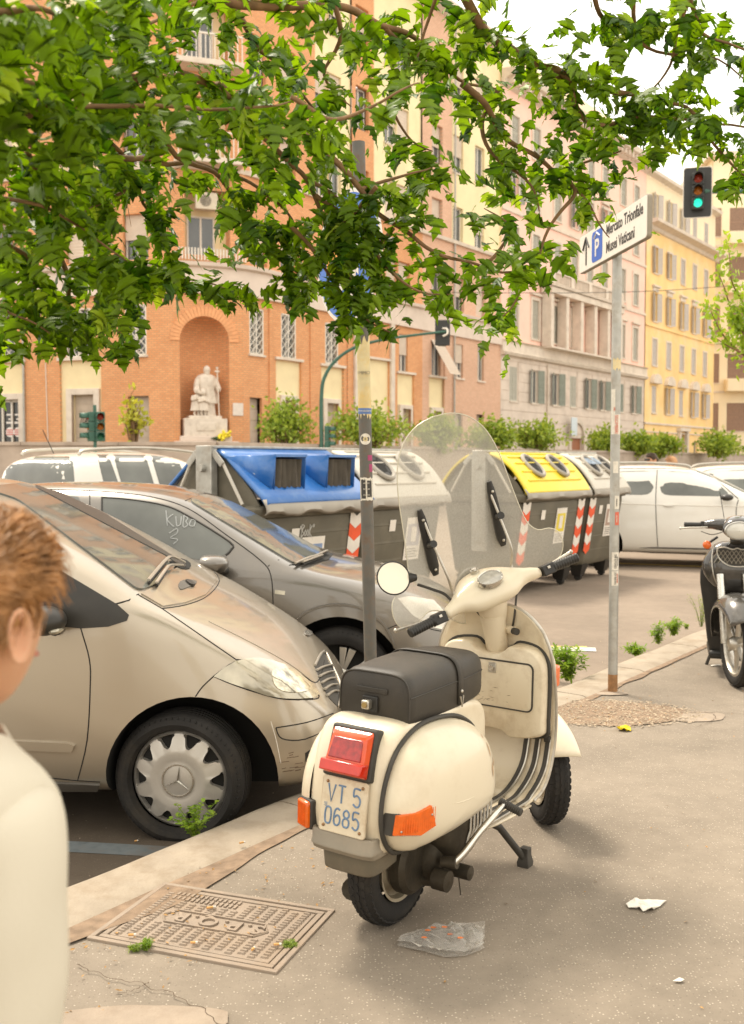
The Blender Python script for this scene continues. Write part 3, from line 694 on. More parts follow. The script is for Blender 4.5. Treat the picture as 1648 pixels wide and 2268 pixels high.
for k, xx in enumerate((FL.X(17), FL.X(35))):
    mb = MB(); R_ = Matrix.Translation((xx, .19, FL.hit(17, 957)[1])) @ Matrix.Rotation(pi/2, 4, 'X')
    mb.lathe([(0, .0), (.22, .0), (.22, -.01)], 20, R_); FL.part(mb, 'round_sticker', M_wd)
    mb = MB()
    for q in range(3): mb.box(xx - .17, xx + .17, .175, .185, FL.hit(17, 957)[1] - .12 + q*.1, FL.hit(17, 957)[1] - .08 + q*.1)
    FL.part(mb, 'sticker_stripes', M_rwb)
    for r_, (zz, ln, hh) in enumerate(((FL.hit(17, 920)[1], .3, .07), (FL.hit(17, 930)[1], .12, .07), (FL.hit(17, 938)[1], .34, .08))):
        mb = MB(); mb.box(xx - ln/2, xx + ln/2, .18, .185, zz, zz + hh); FL.part(mb, 'shop_lettering', M_wd)
# graffiti on the shutter
mb = MB(); gx = FL.X(172); gz = FL.hit(172, 935)[1]; pts = cr([(0, 0), (.1, .25), (.2, .3), (.12, -.05), (.25, .05), (.35, .3), (.3, -.1), (.45, .05), (.5, .32), (.42, -.1), (.62, .1), (.7, .2)], 5)
mb.tube([(gx + p[0]*.9, .275, gz + p[1]*.9) for p in pts], .018, 4); FL.part(mb, 'graffiti', mat('black_spray', (.05, .045, .04), .8), angle=None)
mb = MB(); x = FL.X(108); mb.tube([(x, -.03, TZ), (x - .08, -.03, 5.9)], .02, 6); FL.part(mb, 'cable', M_wframe)
mb = MB(); x = FL.X(57); mb.tube([(x, -.08, TZ), (x, -.08, 8.6)], .05, 8); FL.part(mb, 'drainpipe', M_galv)
colL = [FL.X(p) for p in (-120, 10, 178, 305)]
upl = [(x - .6, x + .6, a, b) for x in colL for a, b in ZW]
mb = MB(); wall(mb, 0, LW, ZB1, 13.95, upl, .2); FL.part(mb, 'brick_wall', M_brick, angle=None)
zl = [(0, FL.X(60), 'c'), (FL.X(60), FL.X(130), 'b'), (FL.X(130), FL.X(225), 'c'), (FL.X(225), LW, 'b')]
for a, b, c in zl:
    mb = MB(); wall(mb, a, b, 13.95, ZTOP, upl, .2, y=0.0 if c == 'b' else .1); FL.part(mb, 'brick_wall' if c == 'b' else 'cream_wall', M_brick if c == 'b' else M_cream, angle=None)
for i, o in enumerate(upl): window(FL, *o, ['roll', 'win', 'rollfull'][i % 3], y=.12)
# plaster band with top ledge, wrapping the corner; roof slab
def loop_pts(off):   # building outline pushed outwards by off
    a = FL.o - FL.y*off; b = pA + (-(FL.y) - FN.y).normalized()*off*1.03; c = FO + (-(FN.y) - FR.y).normalized()*off*1.05; d = FO + FR.x*tE - FR.y*off
    cb = [b.lerp(a, .03), b, c, c.lerp(d, .03)]
    m1 = cr([a.lerp(b, .9), b.lerp(a, .035), b.lerp(c, .2), c.lerp(b, .2), c.lerp(d, .035), d.lerp(c, .9)], 8)
    return [a] + m1 + [d]
br = Matrix.Rotation(-UANG, 3, 'Z')
def band(z, prof, name, mt):
    rr = []
    L_ = [loop_pts(o_) for o_, _ in prof]
    for i in range(len(L_[0])): rr.append([br @ (V((L_[j][i].x, L_[j][i].y, z + prof[j][1])) - V((FO.x, FO.y, 0))) for j in range(len(prof))])
    mb = MB(); mb.rings(rr, True, True, flip=True); o = mb.build(name, mt, bb, angle=35, fixn=True); return o
band(ZB0, [(-.1, 0), (.14, 0), (.14, 1.08), (.32, 1.14), (.36, 1.30), (-.1, 1.34)], 'plaster_band', M_band)
band(13.9, [(-.1, 0), (.16, 0), (.2, .18), (-.1, .2)], 'string_course', M_stone)
band(ZTOP - .3, [(-.1, 0), (.5, .2), (.7, .35), (.7, .6), (-.1, .62)], 'roof_cornice', M_stone)
mb = MB(); pts = [FL.o, pA, FO, FO + FR.x*tE, FO + FR.x*tE + FR.y*14, FL.o + FL.y*14 + FL.x*0]
q = [br @ (V((p.x, p.y, 0)) - V((FO.x, FO.y, 0))) for p in pts]
mb.prism([(p.x, p.y) for p in q], ZTOP + .1, ZTOP + .25); mb.build('roof', M_roof, bb)
mb = MB()
for i in range(3, 6):
    a, b = q[i], q[(i+1) % 6]; 
    if i < 5 or True: mb.quad((a.x, a.y, .4), (b.x, b.y, .4), (b.x, b.y, ZTOP), (a.x, a.y, ZTOP))
mb.build('rear_wall', M_cream, bb, angle=None)
# -------- pink building
x0 = tE; x1 = FR.X(1425); PO = FO + FR.x * (x0 + .02)
pk = root('pink_building', 'pink rendered palazzo with grey rusticated ground floor and white loggia bay', 'building', (PO.x, PO.y, 0), UANG)
FP = Face(pk, PO, UANG); W = x1 - x0 - .04; PT = 24.4
c1 = [1137, 1184, 1231, 1269, 1303, 1335, 1375, 1404]
st1 = ['shutgr', 'open', 'open', 'shutgr', 'open', 'open', 'shut', 'open']
rowsP = [(5.35, 7.5), (9.5, 12.0), (13.8, 16.2), (17.7, 20.0), (21.0, 23.0)]
opp = [(FP.X(p) - .5, FP.X(p) + .5, a, b) for a, b in rowsP for p in c1]
arch = [(FP.X(1262), FP.X(1290), 1.0, 3.2)]
mb = MB(); ops1 = [o for o in opp if o[2] < 8] + arch
wall(mb, 0, W, .5, 8.1, ops1, .22, y=0.04)
FP.part(mb, 'ground_floor_wall', M_rust, angle=None)
# rusticated courses: blocks proud of the wall, split by the openings
zc = 1.0; kk = 0
while zc < 8.0:
    zt = min(zc + .62, 8.1); xs = [0.0]
    seg = [(0.0, W)]
    for o in ops1:
        if o[2] < zt - .05 and o[3] > zc + .05:
            seg = [s for a, b in seg for s in ((a, min(b, o[0] - .12)), (max(a, o[1] + .12), b)) if s[1] - s[0] > .08] if True else seg
    for a, b in sorted(set(seg)):
        mb = MB(); mb.box(a, b, 0.0, .035, zc + .035, zt - .0); FP.part(mb, 'rusticated_block', M_rust, angle=None)
    zc += .62; kk += 1
mb = MB(); wall(mb, 0, W, 8.1, PT, [o for o in opp if o[2] > 8], .22, y=0.02); FP.part(mb, 'pink_wall', M_pink, angle=None)
for i, o in enumerate(opp):
    r, c = divmod(i, len(c1)); st = st1[c] if r == 0 else ('open' if (r == 3 and c in (0, 3, 5)) else 'shutgr')
    window(FP, *o, st, y=0.02)
    if r > 0:
        a, b, c_, d = o; mb = MB(); f = .2; mb.box(a - f, a, -.05, .018, c_ - .1, d + f); mb.box(b, b + f, -.05, .018, c_ - .1, d + f); mb.box(a, b, -.05, .018, d, d + f)
        if r in (1, 3): mb.box(a - f - .1, b + f + .1, -.18, .015, d + f + .1, d + f + .25)
        FP.part(mb, 'window_surround', M_stone, angle=40)
mb = MB(); cornice(mb, -.1, W + .15, 8.1, [(-.02, 0), (.25, .05), (.35, .22), (.2, .3), (.18, .85), (.34, .95), (-.02, 1.0)]); FP.part(mb, 'ledge', M_stone)
mb = MB(); cornice(mb, -.1, W + .3, PT, [(-.02, 0), (.2, .1), (.3, .4), (.85, .6), (.95, .95), (-.02, 1.0)]); FP.part(mb, 'roof_cornice', M_stone)
for k in range(34):
    mb = MB(); x = .3 + (W - .6)*k/33; mb.box(x - .1, x + .1, -.7, -.2, PT + .12, PT + .5); FP.part(mb, 'bracket', M_stone, angle=None)
for z in (13.2, 17.0):
    mb = MB(); mb.box(0, W, -.08, .018, z, z + .18); FP.part(mb, 'string_course', M_stone)
# loggia bay
lb0, lb1 = FP.X(1199), FP.X(1353)
for i in range(6):
    x = lb0 + (lb1 - lb0)*i/5; mb = MB(); mb.box(x - .22, x + .22, -.75, -.06, 9.12, 12.55); FP.part(mb, 'bay_pilaster', M_stone, bevel=.02)
mb = MB(); mb.box(lb0 - .3, lb1 + .3, -.85, -.06, 12.55, 12.95); cornice(mb, lb0 - .4, lb1 + .4, 12.951, [(.06, 0), (.95, .05), (1.0, .22), (.06, .24)]); FP.part(mb, 'bay_entablature', M_stone)
mb = MB(); mb.box(lb0 - .2, lb1 + .2, -.8, -.06, 9.0, 9.115); FP.part(mb, 'bay_floor', M_stone)
for i in range(40):
    mb = MB(); x = lb0 + (lb1 - lb0)*(i+.5)/40; mb.box(x - .06, x + .06, -.75, -.6, 13.2, 13.9); FP.part(mb, 'baluster', M_stone, angle=None)
mb = MB(); mb.box(lb0 - .2, lb1 + .2, -.8, -.55, 13.9, 14.05); FP.part(mb, 'balustrade_rail', M_stone)
for i in range(5):
    mb = MB(); x = lb0 + (lb1 - lb0)*i/4; mb.box(x - .2, x + .2, -.82, -.53, 13.18, 13.899); FP.part(mb, 'balustrade_post', M_stone)
# portal
a, b = arch[0][:2]; cc = (a+b)/2; rr_ = (b-a)/2
mb = MB(); mb.quad((a, .2, 1), (b, .2, 1), (b, .2, 3.2), (a, .2, 3.2)); FP.part(mb, 'door', mat('red_brown_door', (0.33, .13, .06), .6), angle=None)
n = 12
for i in range(n):
    a0, a1 = pi*i/n + .01, pi*(i+1)/n - .01; mb = MB()
    mb.prism([(cc - rr_*cos(a0), 3.2 - rr_*.0 + rr_*sin(a0)), (cc - (rr_+.35)*cos(a0), 3.2 + (rr_+.35)*sin(a0)), (cc - (rr_+.35)*cos(a1), 3.2 + (rr_+.35)*sin(a1)), (cc - rr_*cos(a1), 3.2 + rr_*sin(a1))], -.035, .15, Matrix(((1, 0, 0, 0), (0, 0, -1, 0), (0, 1, 0, 0), (0, 0, 0, 1)))); FP.part(mb, 'arch_stone', M_stone, angle=None)
for s in (-1, 1):
    mb = MB(); mb.box(cc + s*(rr_+.18) - .17, cc + s*(rr_+.18) + .17, -.15, -.002, 1, 3.18); FP.part(mb, 'portal_jamb', M_stone)
mb = MB(); x = FP.X(1259); mb.box(x - .55, x + .35, -.5, -.42, 3.35, 4.6); FP.part(mb, 'wall_sign', mat('pale_blue_sign', (.55, .62, .66), .4), bevel=.03)
mb = MB(); mb.box(0, W, .3, 12, .5, PT + .9); FP.part(mb, 'building_core', M_pink, angle=None)
mb = MB(); mb.box(W*.1, W*.95, 2, 11, PT + .95, PT + 4); FP.part(mb, 'roof_storey', M_pale, angle=None)
mb = MB(); x = .35; mb.tube([(FP.X(1210), -.1, 1), (FP.X(1210), -.1, 8.0)], .06, 6); FP.part(mb, 'drainpipe', M_stone)
# -------- yellow building
x0 = FR.X(1426); x1 = FR.X(1578); YO = FO + FR.x*x0
yb = root('yellow_building', 'weathered ochre yellow apartment building with white shutters and small pediments', 'building', (YO.x, YO.y, 0), UANG)
FY = Face(yb, YO, UANG); W = x1 - x0
cy_ = [1447, 1478, 1507, 1533, 1558]
ry = [(5.55, 7.75), (9.4, 11.55), (13.0, 15.3), (16.9, 19.0), (21.2, 23.3)]
sty = ['shutw', 'openw', 'shutw', 'openw', 'openw', 'shutw', 'shutw', 'shutw', 'shutw', 'shutw', 'openw', 'openw', 'openw', 'openw', 'openw', 'openw', 'openw', 'shutw', 'shutw', 'shutw', 'openw', 'openw', 'openw', 'shutw', 'shutw']
opy = [(FY.X(p) - .5, FY.X(p) + .5, a, b) for a, b in ry for p in cy_]
mb = MB(); wall(mb, 0, W, 4.6, 20.2, opy, .22); FY.part(mb, 'ochre_wall', M_yell, angle=None)
mb = MB(); wall(mb, 0, W, 0.5, 4.6, [(FY.X(1447)-.5, FY.X(1447)+.5, 2.2, 3.4), (FY.X(1507)-.6, FY.X(1507)+1.0, .5, 3.9), (FY.X(1540)-.5, FY.X(1540)+.5, 1.4, 3.4)], .22, y=-.02); FY.part(mb, 'ground_floor_wall', M_yell, angle=None)
for px, a, b in ((1447, 2.2, 3.4), (1540, 1.4, 3.4)): window(FY, FY.X(px)-.5, FY.X(px)+.5, a, b, 'win')
mb = MB(); x = FY.X(1507); mb.box(x-.6, x+1.0, .15, .2, .5, 3.9); FY.part(mb, 'door', mat('portal_door', (.28, .22, .15), .7), angle=None)
mb = MB(); mb.box(x-.95, x-.6, -.3, -.022, .5, 4.2); mb.box(x+1.0, x+1.35, -.3, -.022, .5, 4.2); mb.box(x-1.1, x+1.5, -.4, -.022, 4.2, 4.5); FY.part(mb, 'door_surround', M_stone)
mb = MB(); wall(mb, 0, W, 20.9, 24.4, opy, .22, y=.05); FY.part(mb, 'attic_wall', M_pale, angle=None)
for i, o in enumerate(opy):
    window(FY, *o, sty[i]); a, b, c, d = o; r = i // 5; mb = MB()
    if r == 0:
        cx_ = (a+b)/2; pr = [(cx_ - .95*cos(pi*k/8)*1.0, d + .35 + .62*sin(pi*k/8)) for k in range(9)]
        mb.prism([(cx_ - 1.0, d + .2)] + pr + [(cx_ + 1.0, d + .2)], 0.002, .35, Matrix(((1, 0, 0, 0), (0, 0, -1, 0), (0, 1, 0, 0), (0, 0, 0, 1)))); FY.part(mb, 'window_pediment', M_stone)
    elif r in (2,): mb.box(a - .3, b + .3, -.22, -.002, d + .45, d + .6); mb.box(a - .15, b + .15, -.08, -.002, d + .1, d + .45); FY.part(mb, 'window_hood', M_stone)
    elif r in (1, 3): mb.box(a - .15, a, -.04, -.002, c, d + .15); mb.box(b, b + .15, -.04, -.002, c, d + .15); mb.box(a, b, -.04, -.002, d, d + .15); FY.part(mb, 'window_surround', M_stone)
mb = MB(); mb.box(0, W, -.12, -.003, 4.6, 4.75); mb.box(0, W, -.1, -.003, 3.95, 4.05); FY.part(mb, 'string_course', M_stone)
mb = MB(); mb.box(0, W, -.1, -.003, 12.5, 12.62); FY.part(mb, 'string_course', M_yell)
mb = MB(); cornice(mb, -.05, W + .6, 20.2, [(-.02, 0), (.15, .05), (.3, .3), (.95, .45), (1.0, .68), (-.02, .7)]); FY.part(mb, 'cornice', M_stone)
mb = MB(); cornice(mb, -.05, W + .3, 24.4, [(-.02, 0), (.5, .15), (.55, .4), (-.02, .42)]); FY.part(mb, 'roof_cornice', M_stone)
mb = MB(); mb.box(0, W, .3, 12, .5, 24.6); FY.part(mb, 'building_core', M_yell, angle=None)
# -------- cream block facing us at the far right
d0 = 104.0; CO = AT(1570, 1000, d0); CO.z = 0
cb = root('cream_apartment_block', 'cream apartment block with brown roller shutters and solid balconies at the far right', 'building', (CO.x, CO.y, 0), RD(-4))
FC = Face(cb, CO, RD(-4)); W = 26; CT = 31.5
rz_ = [(4.6, 7.4), (9.4, 12.3), (14.2, 17.0), (19.0, 21.8), (23.8, 26.6)]
wx = [(FC.X(1580) - .3, FC.X(1590)), (FC.X(1608), FC.X(1608) + 4.2), (FC.X(1608) + 8, FC.X(1608) + 12)]
opc = [(a, b, c, d) for a, b in wx for c, d in rz_]
mb = MB(); wall(mb, 0, W, .5, CT, opc, .3); FC.part(mb, 'cream_wall', M_pale, angle=None)
for i, o in enumerate(opc): window(FC, *o, 'shutb')
for k, (c, d) in enumerate(rz_):
    a = FC.X(1602)
    if k > 0: mb = MB(); mb.box(a, a + 7.5, -1.2, -.003, c - .9, c + .35 if k < 4 else c + .3); FC.part(mb, 'balcony', M_pale, bevel=.05)
    mb = MB(); mb.box(0, a - .01, -.1, -.003, c - 1.0, c - .8); FC.part(mb, 'string_course', M_stone)
mb = MB(); mb.box(-.6, W + .5, -.6, 13, CT, CT + .5); FC.part(mb, 'roof_slab', M_stone)
mb = MB(); mb.box(0, W, .35, 12, .5, CT); FC.part(mb, 'building_core', M_pale, angle=None)
# pale block between, behind the yellow one
BO = AT(1290, 1000, 125); BO.z = 0
pb = root('pale_distant_block', 'pale distant apartment block rising behind the yellow building', 'building', (BO.x, BO.y, 0), UANG)
FB = Face(pb, BO, UANG); mb = MB(); opb = [(x, x + 1.3, z, z + 1.9) for x in range(3, 60, 5) for z in (27, 31, 35)]
mb = MB(); wall(mb, 0, 62, .5, 38.5, opb, .25); FB.part(mb, 'cream_wall', M_pale, angle=None)
for o in opb: window(FB, *o, 'shutgr')
mb = MB(); mb.box(-.5, 62.5, -.5, 12, 38.5, 39); FB.part(mb, 'roof_slab', M_stone)
mb = MB(); mb.box(0, 62, .3, 12, .5, 38.5); FB.part(mb, 'building_core', M_pale, angle=None)
# -------- terrace and its parapet wall
Wc = AT(480, 1000, 32); Wc.z = 0
tr = MB(); far = 160
a = Wc + V((-60, 0, 0)); b = Wc; c = Wc + U2*far
P = [a, b, c, c + N2*60, a + V((0, 60, 0))]
tr.add([V((p.x, p.y, TZ)) for p in P], [(0, 1, 2, 3, 4)]); tr.build('terrace_ground', M_pave, angle=None)['kind'] = 'structure'
M_par = mat('grey_parapet', (0.44, 0.36, 0.29), 0.9, 0, 0.1, 2, .4, 30, dirt=(0.22, 0.17, 0.13), dirt_amt=0.5, dscale=1.2)
pw = root('parapet_wall', 'long grey plastered parapet wall in front of the brick building and shrubs', 'wall', (Wc.x, Wc.y, 0), 0)
mb = MB(); mb.box(-60, 0.0, 0, .35, ROAD - .1, 2.02); mb.build('wall_body', M_par, pw)
mb = MB(); mb.box(0, far, 0, .35, ROAD - .1, 2.02, Matrix.Rotation(UANG, 4, 'Z')); mb.build('wall_body', M_par, pw)
mb = MB()
for i in range(20): mb.box(-60 + i*3, -60.01 + i*3 + 3 - .01, -.06, .41, 2.022, 2.13)
mb.build('coping', M_par, pw)
mb = MB()
for i in range(50): mb.box(.05 + i*3.0, i*3.0 + 3.03, -.06, .41, 2.022, 2.13, Matrix.Rotation(UANG, 4, 'Z'))
mb.build('coping', M_par, pw)
# -------- statue group in the niche
M_marble = mat('weathered_marble', (0.70, 0.61, 0.51), 0.75, 0, 0.06, 5, .4, 30, dirt=(0.42, 0.34, 0.26), dirt_amt=0.6, dscale=4)
SB = FN.o + FN.x*nc + FN.y*0.35; SB.z = TZ
stt = root('saint_statue', 'pale marble statue of a robed saint with staff and two children in the brick niche', 'statue', SB, FN.ang)
def robe(mb, cx, cy, z0, h, rb, rt, folds=9, seed=0, M=None, lean=0.0, amp=0.11):
    R = []; n = 40
    for i in range(15):
        f = i/14; z = z0 + h*f
        r = lerp_table([(0, rb), (.12, rb*.93), (.5, rb*.80), (.72, rt*1.0), (.86, rt*1.02), (.95, rt*.72), (1, rt*.30)], f)
        A = amp*(1 - f)**.7
        R.append([V((cx + lean*f + cos(2*pi*k/n)*r*(1 + A*sin(folds*2*pi*k/n + seed + f*1.5)), cy + sin(2*pi*k/n)*r*.72*(1 + A*sin(folds*2*pi*k/n + seed + f*1.5)), z)) for k in range(n)])
    mb.rings(R, True, True)
mb = MB(); mb.box(-1.35, 1.35, -.95, .6, 0, .5); mb.build('pedestal_step', M_band, stt, bevel=.03)
mb = MB(); mb.box(-1.1, 1.1, -.75, .5, .502, .72); mb.build('pedestal_step', M_band, stt, bevel=.03)
ZP = FN.hit(454, 921)[1] - TZ
mb = MB(); mb.box(-.92, .92, -.6, .45, .722, ZP - .12); mb.box(-.7, .7, -.52, .4, ZP - .12, ZP); mb.box(-.42, .42, -.63, -.601, .95, ZP - .3); mb.build('pedestal', M_marble, stt, bevel=.02)
mb = MB(); robe(mb, .12, 0, ZP, 1.83, .40, .41, 11, 0)
robe(mb, .12, 0.03, ZP + .55, 1.30, .50, .43, 9, 2, amp=.14)
mb.sphere((.14, -.06, ZP + 1.98), .17, 16, 12, (.92, 1, 1.18)); mb.sphere((.14, -.2, ZP + 1.97), .045, 8, 6)
mb.sphere((.14, -.1, ZP + 1.85), .12, 12, 8, (1, 1, 1.1)); mb.tube([(.14, 0, ZP + 1.7), (.14, -.02, ZP + 1.9)], [.13, .1], 12)
mb.tube(cr([(.48, -.02, ZP + 1.55), (.60, -.1, ZP + 1.3), (.62, -.28, ZP + 1.12), (.60, -.4, ZP + 1.22)], 4), [.15, .14, .13, .125, .12, .115, .11, .1, .09, .075, .06, .05, .05], 12)
mb.tube(cr([(-.22, -.02, ZP + 1.55), (-.33, -.15, ZP + 1.25), (-.28, -.35, ZP + 1.02), (-.15, -.42, ZP + .95)], 4), [.16, .15, .14, .13, .125, .12, .11, .1, .09, .08, .07, .06, .05], 12)
mb.build('saint_figure', M_marble, stt, angle=60)
mb = MB(); mb.tube([(.60, -.42, ZP), (.52, -.42, ZP + 2.0)], .028, 8); mb.box(.45, .59, -.45, -.39, ZP + 1.88, ZP + 1.94); mb.sphere((.515, -.42, ZP + 2.05), .06, 8, 6); mb.sphere((.44, -.42, ZP + 1.91), .04, 8, 6); mb.sphere((.60, -.42, ZP + 1.91), .04, 8, 6); mb.build('staff', M_marble, stt)
for k, (x, y, h) in enumerate(((-.36, -.28, 1.05), (-.08, -.38, .98))):
    mb = MB(); robe(mb, x, y, ZP + .22, h - .35, .25, .17, 8, k); mb.sphere((x, y - .03, ZP + h + .02), .12, 14, 10, (.95, 1, 1.12)); mb.sphere((x, y + .02, ZP + h + .06), .125, 12, 8)
    for s in (-1, 1): mb.tube([(x + s*.08, y, ZP + .3), (x + s*.08, y, ZP + .06), (x + s*.08, y - .1, ZP + .03)], [.065, .05, .045], 8); mb.tube(cr([(x + s*.15, y, ZP + h - .2), (x + s*.2, y - .1, ZP + h - .38), (x + s*.02, y - .2, ZP + h - .32)], 4), .05, 8)
    mb.build('child_figure', M_marble, stt, angle=60)
fl = root('flower_bouquet', 'small bouquet of yellow flowers left on the pedestal step of the statue', 'flowers', SB + FN.x*.72 - FN.y*.85 + V((0, 0, .5)), FN.ang)
mb = MB(); rn = random.Random(3)
for i in range(26): mb.sphere((rn.gauss(0, .12), rn.gauss(0, .08), .25 + rn.gauss(0, .1)), .07, 8, 5)
mb.build('blooms', mat('yellow_petals', (.85, .70, .05), .7), fl)
mb = MB()
for i in range(12): mb.tube([(rn.gauss(-.1, .05), 0, .22), (rn.gauss(-.35, .15), rn.gauss(-.05, .1), .02 + rn.random()*.15)], .03, 5)
mb.build('stems', mat('dark_stem', (.05, .09, .03), .8), fl)
# ------------------------------------------------------------------ shrubs on the terrace edge
LM_bush = leaf_mat('bush_leaf', (0.13, 0.22, 0.025), (0.42, 0.50, 0.08), .35, .55)
LM_yel = leaf_mat('yellow_shrub_leaf', (0.28, 0.30, 0.03), (0.52, 0.50, 0.07), .3)
M_twig = mat('twig_bark', (0.20, 0.12, 0.06), .9, 0, .3, 30)
def leafquads(mb, pts, size, rnd, up=0.3):
    for p in pts:
        a = V((rnd.gauss(0, 1), rnd.gauss(0, 1), rnd.gauss(up, 1))).normalized(); s = V((rnd.gauss(0, 1), rnd.gauss(0, 1), rnd.gauss(0, 1)))
        s = (s - a*s.dot(a)).normalized(); L = size*rnd.uniform(.6, 1.3); w_ = L*.30
        mb.add([p, p + a*L*.5 + s*w_, p + a*L, p + a*L*.5 - s*w_], [(0, 1, 2, 3)])
def bush(name, label, loc, rx, h, n, lm, seed, group, lsize=.16, sparse=False):
    r = random.Random(seed); b = root(name, label, 'shrub', loc, 0, group); st = MB(); lf = MB(); tips = []
    for i in range(int(14 + rx*10)):
        a = r.uniform(0, 6.28); q = r.random()**.6; top = V((cos(a)*rx*q, sin(a)*rx*q*.8, h*(1 - .5*q*q)*r.uniform(.6, 1.08)))
        P = cr([V((cos(a)*.1, sin(a)*.1, 0)), top*.4 + V((r.gauss(0, .08), r.gauss(0, .08), h*.12)), top*.75 + V((r.gauss(0, .1), r.gauss(0, .1), h*.04)), top], 4); st.tube(P, [.035*(1 - .85*k/(len(P)-1)) for k in range(len(P))], 5)
        for k in range(int(n/(14 + rx*10))):
            f = (r.random()**.75); j = min(int(f*(len(P)-1)), len(P)-2); p = P[j].lerp(P[j+1], r.random())
            if f < .2 and r.random() < .7: continue
            sp = (.10 if sparse else .22)*min(1.0, h/1.4)
            tips.append(p + V((r.gauss(0, sp), r.gauss(0, sp), r.gauss(0, sp*.9))))
    leafquads(lf, tips, lsize, r); st.build('stems', M_twig, b); o = lf.build('foliage', lm, b, angle=None); o['kind'] = 'stuff'
    return b
bl = [(636, 888, 988, 46, 36.5, 'rounded green shrub left of the curved traffic light mast'), (815, 912, 992, 74, 38.5, 'wide yellow-green shrub behind the leaning sign pole'),
      (968, 922, 994, 42, 42.5, 'green shrub seen through the top of the scooter windscreen'), (1085, 930, 1000, 50, 45.5, 'dense green shrub just right of the windscreen top'), (1196, 942, 1004, 52, 50, 'pale green shrub in front of the pink building ground floor'),
      (1340, 960, 1010, 42, 57, 'green shrub directly left of the parking sign pole'), (1412, 957, 1016, 36, 60, 'green shrub directly right of the parking sign pole'), (1468, 968, 1018, 36, 62, 'small green shrub behind the people past the white car'), (1590, 966, 1020, 56, 68, 'green shrub furthest right, before the cream block')]
for i, (px, yt, yb_, hw, D, lab) in enumerate(bl):
    p = AT(px, 1000, D); z1 = AT(px, yt, D).z; z0 = TZ; w_ = hw/FPX*D*(1.2 + .12*sin(i*2.1)); z1 += .12 + .12*sin(i*1.7)
    bush('shrub', lab, (p.x, p.y, z0), w_, max(z1 - z0, .9), 2600 if hw > 60 else 2000, LM_bush, 40 + i, 'shrubs along the parapet', .17 + .003*(D-36))
p = AT(295, 1000, 34.5); z1 = AT(295, 858, 34.5).z
bush('young_shrub', 'spindly yellow-leaved young shrub before the brick wall left of the niche', (p.x, p.y, TZ), .55, z1 - TZ, 330, LM_yel, 77, None, .22, True)
# ------------------------------------------------------------------ traffic lights
M_tgreen = mat('traffic_green_paint', (0.045, 0.12, 0.085), .5, 0, .12, 8)
M_tblack = mat('traffic_black', (0.03, 0.03, 0.027), .5)
M_lr = mat('red_lens_off', (0.28, .03, .015), .25); M_la = mat('amber_lens_off', (0.38, .12, .015), .25)
M_lg = mat('green_lens_off', (0.03, .16, .09), .25); M_lgon = mat('green_lens_lit', (.02, .35, .22), .3, emit=(.03, .75, .48, .8))
def signal_head(parent, M, s=1.0, lit=False, board=False, body=None):
    body = body or M_tgreen
    for i in range(3):
        z = (1 - i)*.30*s; b = MB(); b.box(-.14*s, .14*s, -.02*s, .16*s, z - .145*s, z + .145*s, M); b.build('lamp_housing', body, parent, bevel=.015*s)
        b = MB(); b.lathe([(.105*s, 0), (.105*s, -.01*s), (.07*s, -.035*s), (0, -.045*s)], 18, M @ Matrix.Translation((0, -.02*s, z)) @ Matrix.Rotation(-pi/2, 4, 'X'))
        b.build('lens', [M_lr, M_la, M_lgon if lit else M_lg][i], parent, fixn=True)
        b = MB(); R = []
        for y, rr in ((0, .125), (-.24, .115)):
            R.append([M @ V((cos(a)*rr*s, y*s - .02*s, z + sin(a)*rr*s)) for a in [RD(-20 + 220*k/14) for k in range(15)]])
        b.grid(R); o = b.build('visor', body, parent, angle=60); q = o.modifiers.new('sol', 'SOLIDIFY'); q.thickness = .008
    if board:
        b = MB(); pts = []
        w_, h_, r_ = .34*s, .62*s, .07*s
        for cxx, czz, a0 in ((w_-r_, h_-r_, 0), (-w_+r_, h_-r_, 90), (-w_+r_, -h_+r_, 180), (w_-r_, -h_+r_, 270)):
            pts += [(cxx + r_*cos(RD(a0 + 18*k)), czz + r_*sin(RD(a0 + 18*k))) for k in range(6)]
        b.prism(pts, -.18*s, -.165*s, M @ Matrix.Rotation(pi/2, 4, 'X')); b.build('backing_board', M_tblack, parent)
        b = MB(); b.tube([M @ V((x*1.0, .165*s, z)) for x, z in pts + [pts[0], pts[1]]], .012*s, 6); b.build('board_edge', M_wframe, parent)
def rz(a): return Matrix.Rotation(a, 4, 'Z')
# paired lights at the left
p = AT(211, 1000, 30); zc = AT(211, 945, 30).z
tl = root('traffic_light', 'dark green pair of traffic lights on one post behind the white estate car roof', 'traffic light', (p.x, p.y, ROAD))
mb = MB(); mb.tube([(0, 0, 0), (0, 0, zc - ROAD + .62)], .05, 12); mb.build('post', M_tgreen, tl)
signal_head(tl, Matrix.Translation((.17, -.05, zc - ROAD)) @ rz(RD(18)), .95); signal_head(tl, Matrix.Translation((-.17, -.02, zc - ROAD)) @ rz(RD(-62)), .95)
